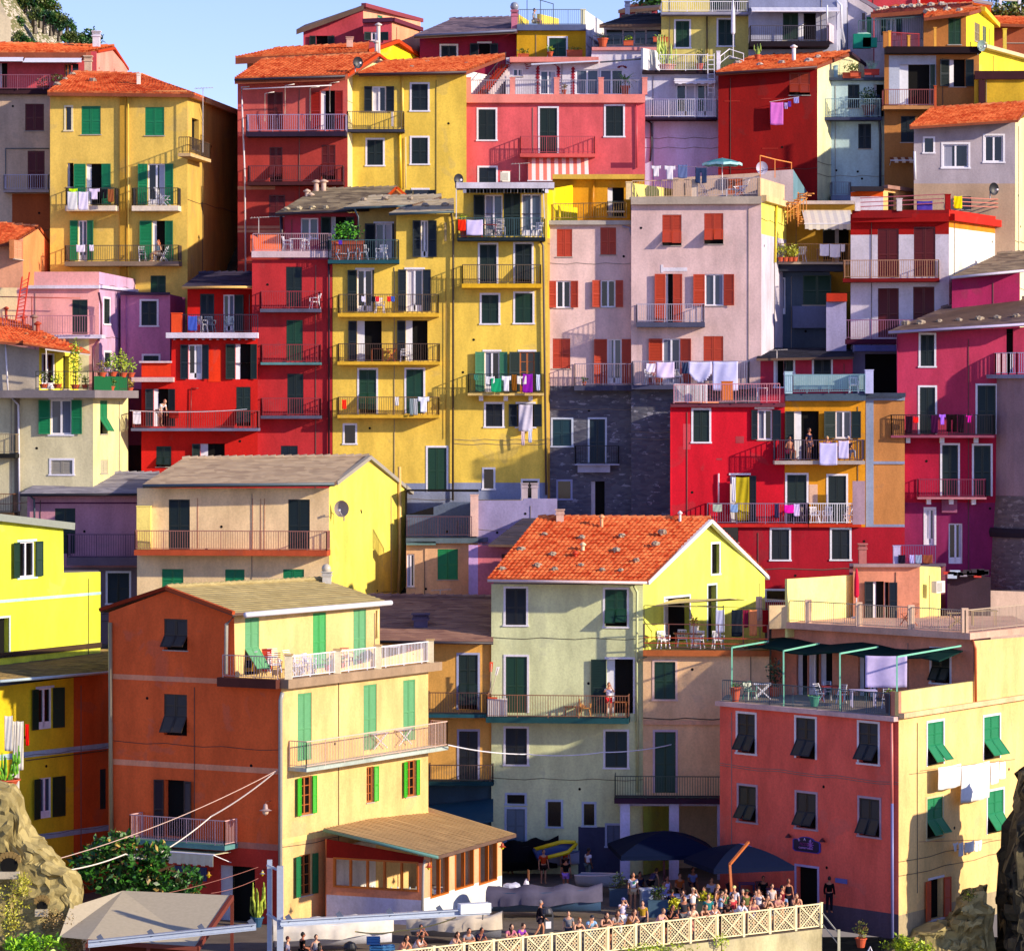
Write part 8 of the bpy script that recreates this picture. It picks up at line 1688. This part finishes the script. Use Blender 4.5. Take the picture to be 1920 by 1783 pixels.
def rocky(name, label, cat, outline, Y, depth, mat, sc=.6, amp=.3, st=.35, lean=0, blk=.3):
    """rough masonry/rock mass with an irregular outline, real thickness"""
    pts = [P(x,y,Y) for x, y in outline]; k = MB(); mi = k.mi(mat); xs = sorted(pts, key=lambda v: v.x); x0, x1 = xs[0].x, xs[-1].x; top = pts
    def tz(x):
        for a, b in zip(top, top[1:]):
            if a.x <= x <= b.x: return a.z+(b.z-a.z)*(x-a.x)/max(b.x-a.x,1e-6)
        return top[-1].z
    nx = max(3,int((x1-x0)/st)); zb = -9; nz = 90; nd = 10
    def pt(i, j, d):
        x = x0+(x1-x0)*i/nx; zt = tz(x); z = zb+(zt-zb)*(j/nz); v = Vector((x,Y+d*depth+lean*(zt-z),z)); s = amp
        c_ = Vector((noise.cell(Vector((v.x*1.5,v.y*1.2,v.z*2.4))),noise.cell(Vector((v.x*1.4+7,v.y,v.z*2.2))),noise.cell(Vector((v.x*1.2,v.y+3,v.z*2.0)))*.6))*blk
        return v+c_+Vector((noise.noise(v*sc),noise.noise(v*sc+Vector((9,0,0)))*1.4,noise.noise(v*sc+Vector((0,9,0)))*.8))*s+Vector((noise.noise(v*2.6),noise.noise(v*2.6+Vector((5,5,5))),0))*s*.4
    def sheet(P_, na, nb):
        b0 = len(k.v)
        for a in range(na+1):
            for b in range(nb+1): k.v.append(P_(a,b))
        for a in range(na):
            for b in range(nb): r = b0+a*(nb+1)+b; k.f.append([r,r+nb+1,r+nb+2,r+1]); k.m.append(mi)
    sheet(lambda a,b: pt(a,b,0),nx,nz); sheet(lambda a,b: pt(a,b,1),nx,nz); sheet(lambda a,b: pt(a,nz,b/nd),nx,nd); sheet(lambda a,b: pt(0,a,b/nd),nz,nd); sheet(lambda a,b: pt(nx,a,b/nd),nz,nd)
    o = k.build(name); tag(o,label,cat); return auto_base(o)
Z('P'); rm1 = stonemat('#847648','#b8a870',2.2)
rocky('ruined_wall','pale stepped masonry ruin sloping down at the lower left corner','wall',[(-60,845),(0,860),(60,885),(85,1010),(110,1100),(150,1165),(200,1215),(255,1270),(310,1330),(360,1350),(400,1430),(425,1490),(430,1560)],-6,3,rm1,.9,.16,.12,blk=.2)
for x, y, w, h_, l in ((52,1275,.9,.7,'upper'),(240,1510,.55,.5,'lower')):
    o = empty('masonry_niche',f'small {l} arched niche in the pale ruin','niche'); c = P(x,y,-6.25); part(o,'arch',lambda k: [k.bar(c+Vector((w/2*math.cos(t),0,h_/2*math.sin(t))),c+Vector((w/2*math.cos(t+.4),0,h_/2*math.sin(t+.4))),.12,C('#8c7448',.9),.25) for t in [i*.39 for i in range(8)]]); part(o,'recess',lambda k: k.tube([c+Vector((0,.1,-.1)),c+Vector((0,-.05,-.1))],[w*.42,w*.42],DARK,16)); part(o,'sill',lambda k: k.cbox(c+Vector((0,-.05,-h_*.75)),(w,.25,.3),plaster('#c8bca4'))); auto_base(o)
Z('W'); rm2 = stonemat('#847648','#b8a870',2.4)
rocky('rock_outcrop','sunlit rocky buttress leaning up against the coral house corner','rock',[(720,1790),(790,1740),(900,1690),(1040,1620),(1130,1640),(1210,1500),(1290,1390),(1345,1362),(1370,1380),(1375,1500),(1400,1800)],8.2,2.5,rm2,.7,.3,.12)
rm3 = stonemat('#28241c','#5c543c',2.2)
rocky('dark_cliff','tall dark cliff edge filling the lower right corner','rock',[(1590,1300),(1600,1080),(1622,950),(1650,800),(1690,660),(1750,600)],7,5,rm3,.5,.3,.15,blk=.45)
Z('U'); lg = leafmat('#5c7c10','#c8dc30')
def shrub(pts, label, size=.12, n=150, name='shrub', m=lg, lf=.14):
    o = empty(name,label,'plant'); rnd = random.Random(n)
    def f(k):
        for c, r in pts:
            for _ in range(n): d = Vector((rnd.gauss(0,1),rnd.gauss(0,1),rnd.gauss(0,1))).normalized()*rnd.random()**.5; k.leaf(c+Vector((d.x*r[0],d.y*r[1],d.z*r[2])),rnd.uniform(.6,1.3)*lf,m,rnd)
    part(o,'foliage',f); part(o,'stem',lambda k: k.tube([pts[0][0]-Vector((0,0,pts[0][1][2])),pts[0][0]],[.03,.02],C('#5c4c28'),5)); return auto_base(o)
shrub([(P(735,1560,1.6),(.35,.2,.45))],'tuft of weeds growing from the top of the sea wall',n=130)
shrub([(P(60,1625,-1.5),(.7,.2,.28)),(P(180,1625,-1),(.6,.2,.25)),(P(350,1618,0),(1.0,.2,.28)),(P(-80,1650,-2.4),(.7,.2,.25))],'bright green creeper along the sea wall under the railing',n=110)
Z('W'); shrub([(P(830,1755,7),(.8,.5,.5)),(P(770,1735,7),(.4,.4,.45)),(P(900,1770,7),(.8,.4,.35))],'bright green bush at the foot of the coral house corner',n=260,lf=.2); shrub([(P(670,1750,7.4),(.35,.3,.2))],'small weed left of the drainpipe foot',n=60); shrub([(P(1240,1400,8),(.35,.3,.3))],'tuft of leaves on top of the rocky buttress',n=110,m=leafmat('#2c3c0c','#7c8c24'))
Z('P'); yl = leafmat('#8c8420','#d0d048'); shrub([(P(80,1500,-6.6),(.8,.4,1.0)),(P(130,1400,-6.5),(.4,.3,.5)),(P(60,1620,-6.8),(.5,.4,.7))],'dry yellow green bush growing on the pale ruin',n=300,m=yl,lf=.13); shrub([(P(210,1745,-8.5),(1.4,.6,.45)),(P(120,1765,-8.8),(.8,.5,.4))],'bright green grass clump at the bottom left',n=380,lf=.25,m=leafmat('#4c8c10','#a8d830')); shrub([(P(360,1640,-7),(.8,.4,.7)),(P(290,1600,-6.8),(.6,.4,.6)),(P(440,1750,-8),(.7,.4,.4))],'thin brown weeds between ruin and hut',n=240,m=leafmat('#7c6440','#b89c60'),lf=.12)
# statue like plant pot at stair
Z('W'); pot(P(495,1755,7),'flower pot with trailing leaves beside the coral house foot','bush',1.1,h=.4,w=.24,fh=.7,lm=('#6c3c30','#8c9c40'),n=120)
o = empty('upturned_tripod','white folded chair frame at the bottom by the drainpipe','chair'); part(o,'leg',lambda k: k.tube([P(540,1790,6.5),P(560,1750,6.5),P(575,1790,6.5)],.04,C('w'),6)); auto_base(o)
# hill trees
rnd = random.Random(11)
hm = [leafmat('#1c4414','#4c7c28'), leafmat('#143818','#30602c'), leafmat('#3c4c20','#6c7c34')]
def htree(x, y, Y, r, i, lab):
    c = P(x,y,Y); o = empty('hillside_tree',lab,'tree'); m = hm[i % 3]
    def f(k):
        for _ in range(6):
            cc = c+Vector((rnd.uniform(-1,1)*r*.5,rnd.uniform(-1,1)*r*.4,rnd.uniform(-.5,.5)*r*.5)); rr = r*rnd.uniform(.35,.6)
            for _ in range(90): d = Vector((rnd.gauss(0,1),rnd.gauss(0,1),rnd.gauss(0,1))).normalized()*rnd.random()**.35; k.leaf(cc+d*rr,rnd.uniform(.4,.8)*min(1,r*.35),m,rnd,.8)
    part(o,'crown',f); part(o,'trunk',lambda k: k.tube([c-Vector((0,0,r*1.8)),c],[.25,.12],C('#4c3c28'),6)); return auto_base(o)
Z('A'); tt = [(120,10,3),(190,20,3.2),(250,40,3),(300,70,2.6),(350,30,3),(390,60,2.4),(330,120,2.4),(260,110,2.6),(410,130,2.4),(450,150,2.2),(440,200,2),(500,170,1.8),(540,200,1.6),(380,150,2.2),(520,270,2),(560,290,2.2),(600,300,1.8),(630,320,1.4),(490,290,2),(180,290,2),(230,310,1.8),(130,270,1.8),(130,170,2.2),(90,80,2.4),(340,20,2.6),(540,250,1.4)]
tt.sort(key=lambda t: t[0])
for i, (x, y, r) in enumerate(tt): r *= .36; htree(x,y,146-(y>100)*4-(y>250)*4,r,i,('dark green tree','bluish green pine','olive green bush')[i % 3]+f' on the wooded hill, {ORD[i] if i < 16 else str(i+1)+"th"} from the left')
htree(668,285,140,1.3,1,'lone thin tree beside the white chimney on the skyline')
Z('C'); htree(1400,25,75,1.4,0,'dark tree crown against the sky between the highest houses')
Z('E'); o = empty('garden_terrace','stone garden terrace wall with posts at the top right corner','wall'); part(o,'wall',lambda k: k.hexa([P(1540,210,80),P(1960,210,80),P(1960,210,84),P(1540,210,84),P(1540,130,80),P(1960,130,80),P(1960,130,84),P(1540,130,84)],stonemat('#6c6048','#a09478')))
for x in (1638,1852): part(o,'post',lambda k: k.bar(P(x,165,79.5),P(x,-60,79.5),.18,C('w')))
part(o,'rail',lambda k: (k.bar(P(1640,5,79.5),P(1852,10,79.5),.12,C('#d8d0b8')), k.bar(P(1640,75,79.5),P(1852,80,79.5),.1,C('#d8d0b8')))); auto_base(o)
shrub([(P(1600,175,79),(1.3,.5,.9)),(P(1700,180,79),(1.3,.5,.7)),(P(1800,180,79),(1.2,.5,.8))],'low green hedge on the garden terrace at the top right',n=200,lf=.35,m=leafmat('#3c4c1c','#8c8c30')); shrub([(P(1750,60,84),(2,1,2.4)),(P(1880,40,84),(2,1,2.4))],'dark garden trees behind the white posts at the top right',n=300,lf=.5,m=hm[0])
# =========================================================== ground, sky, camera
def grid(name, xs, ys, fz, mat, kind='structure', smooth=False):
    k = MB(); nx = len(xs); mi = k.mi(mat)
    for y in ys:
        for x in xs: k.v.append(Vector((x, y, fz(x, y))))
    for j in range(len(ys)-1):
        for i in range(nx-1): k.f.append([j*nx+i, j*nx+i+1, (j+1)*nx+i+1, (j+1)*nx+i]); k.m.append(mi)
    o = k.build(name, None, smooth); o['kind'] = kind; return o
dirt = stonemat('#3a3428','#6e6350',.6)
Z('0')
FA = P(700,0,-8.6); FB = P(1541,0,5.7)
def fence_y(x): return FA.y+(FB.y-FA.y)*(x-FA.x)/(FB.x-FA.x)
grid('hillside', [-400+i*20 for i in range(41)], [27,28.5,30,33,36,38.5,41,43,45,47.5,50,55,60,65,70,80,90,120,160,220,400], lambda x, y: ter(y)-.5*(y<28)+noise.noise(Vector((x*.05,y*.05,0)))*1.5-(max(0,-x-20)*.05 if y > 60 else 0), dirt)
k = MB(); m = plaster('#766a5e'); mw = plaster('#c8bc94',var=.35)
pl = [Vector((-40,FA.y-2.5,0)), Vector((FA.x,FA.y-.2,0)), Vector((FB.x,FB.y-.2,0)), Vector((FB.x+.3,28,0)), Vector((-40,28,0))]
k.poly([(p.x,p.y,0) for p in pl], m)
for i in range(3): a, b = pl[i], pl[i+1]; k.poly([(a.x,a.y,-9),(b.x,b.y,-9),(b.x,b.y,0),(a.x,a.y,0)], mw if i == 1 else plaster('#3c4858'))
o = k.build('plaza_ground'); o['kind'] = 'structure'
grid('lower_shore_ground', [-400,400], [-90,60], lambda x, y: -9, dirt)
# distant wooded hill
def hz(x, y):
    c = P(20,0,150); t = x-c.x
    e = 26-max(0,t)*1.25 if t < 9 else 26-11.25-(t-9)*2.2
    e *= max(0,1-((y-152)/30)**2)
    return 36+max(0, e)+3*noise.noise(Vector((x*.12,y*.12,3)))
grid('wooded_hill', [-70+i*1.6 for i in range(48)], [118+i*2.2 for i in range(36)], hz, patchy('#5c6438','#7c7450','#c0b4a4',.25,hi=.52))
W = bpy.data.worlds.new('World'); SC.world = W; W.use_nodes = True; nt = W.node_tree; bg = nt.nodes['Background']
SUN_DIR = Vector((.86, -.42, .33)).normalized()
sky = nt.nodes.new('ShaderNodeTexSky'); sky.sky_type = 'NISHITA'; sky.sun_disc = False
el = math.asin(SUN_DIR.z); sky.sun_elevation = el; sky.sun_rotation = math.atan2(SUN_DIR.x, SUN_DIR.y); sky.air_density = 1.0; sky.dust_density = .1; sky.ozone_density = 4.0; sky.altitude = 1500
tint = nt.nodes.new('ShaderNodeMix'); tint.data_type = 'RGBA'; tint.blend_type = 'MULTIPLY'; tint.inputs['Factor'].default_value = 1; tint.inputs['B'].default_value = (.84,.67,.84,1)
nt.links.new(sky.outputs[0], tint.inputs['A']); nt.links.new(tint.outputs['Result'], bg.inputs[0]); bg.inputs[1].default_value = .15
L = bpy.data.lights.new('sun', 'SUN'); L.energy = 3.4; L.angle = math.radians(1.0); L.color = (1,.85,.62)
lo = bpy.data.objects.new('sun', L); COL.objects.link(lo); lo.rotation_euler = SUN_DIR.to_track_quat('Z','Y').to_euler(); lo.location = (60,-60,60)
cam = bpy.data.cameras.new('camera'); co = bpy.data.objects.new('camera', cam); COL.objects.link(co); SC.camera = co
co.location = CAM; co.rotation_euler = (math.pi/2,0,0); cam.sensor_width = 36; cam.sensor_fit = 'HORIZONTAL'; cam.lens = 36*FL/1920; cam.clip_end = 2000; cam.clip_start = 1
cam.shift_x = 0; cam.shift_y = -(1783/2-H0)/1920
SC.view_settings.view_transform = 'Standard'; SC.view_settings.look = 'None'; SC.view_settings.gamma = 1; SC.view_settings.exposure = .9
SC.cycles.max_bounces = 8; SC.cycles.diffuse_bounces = 6
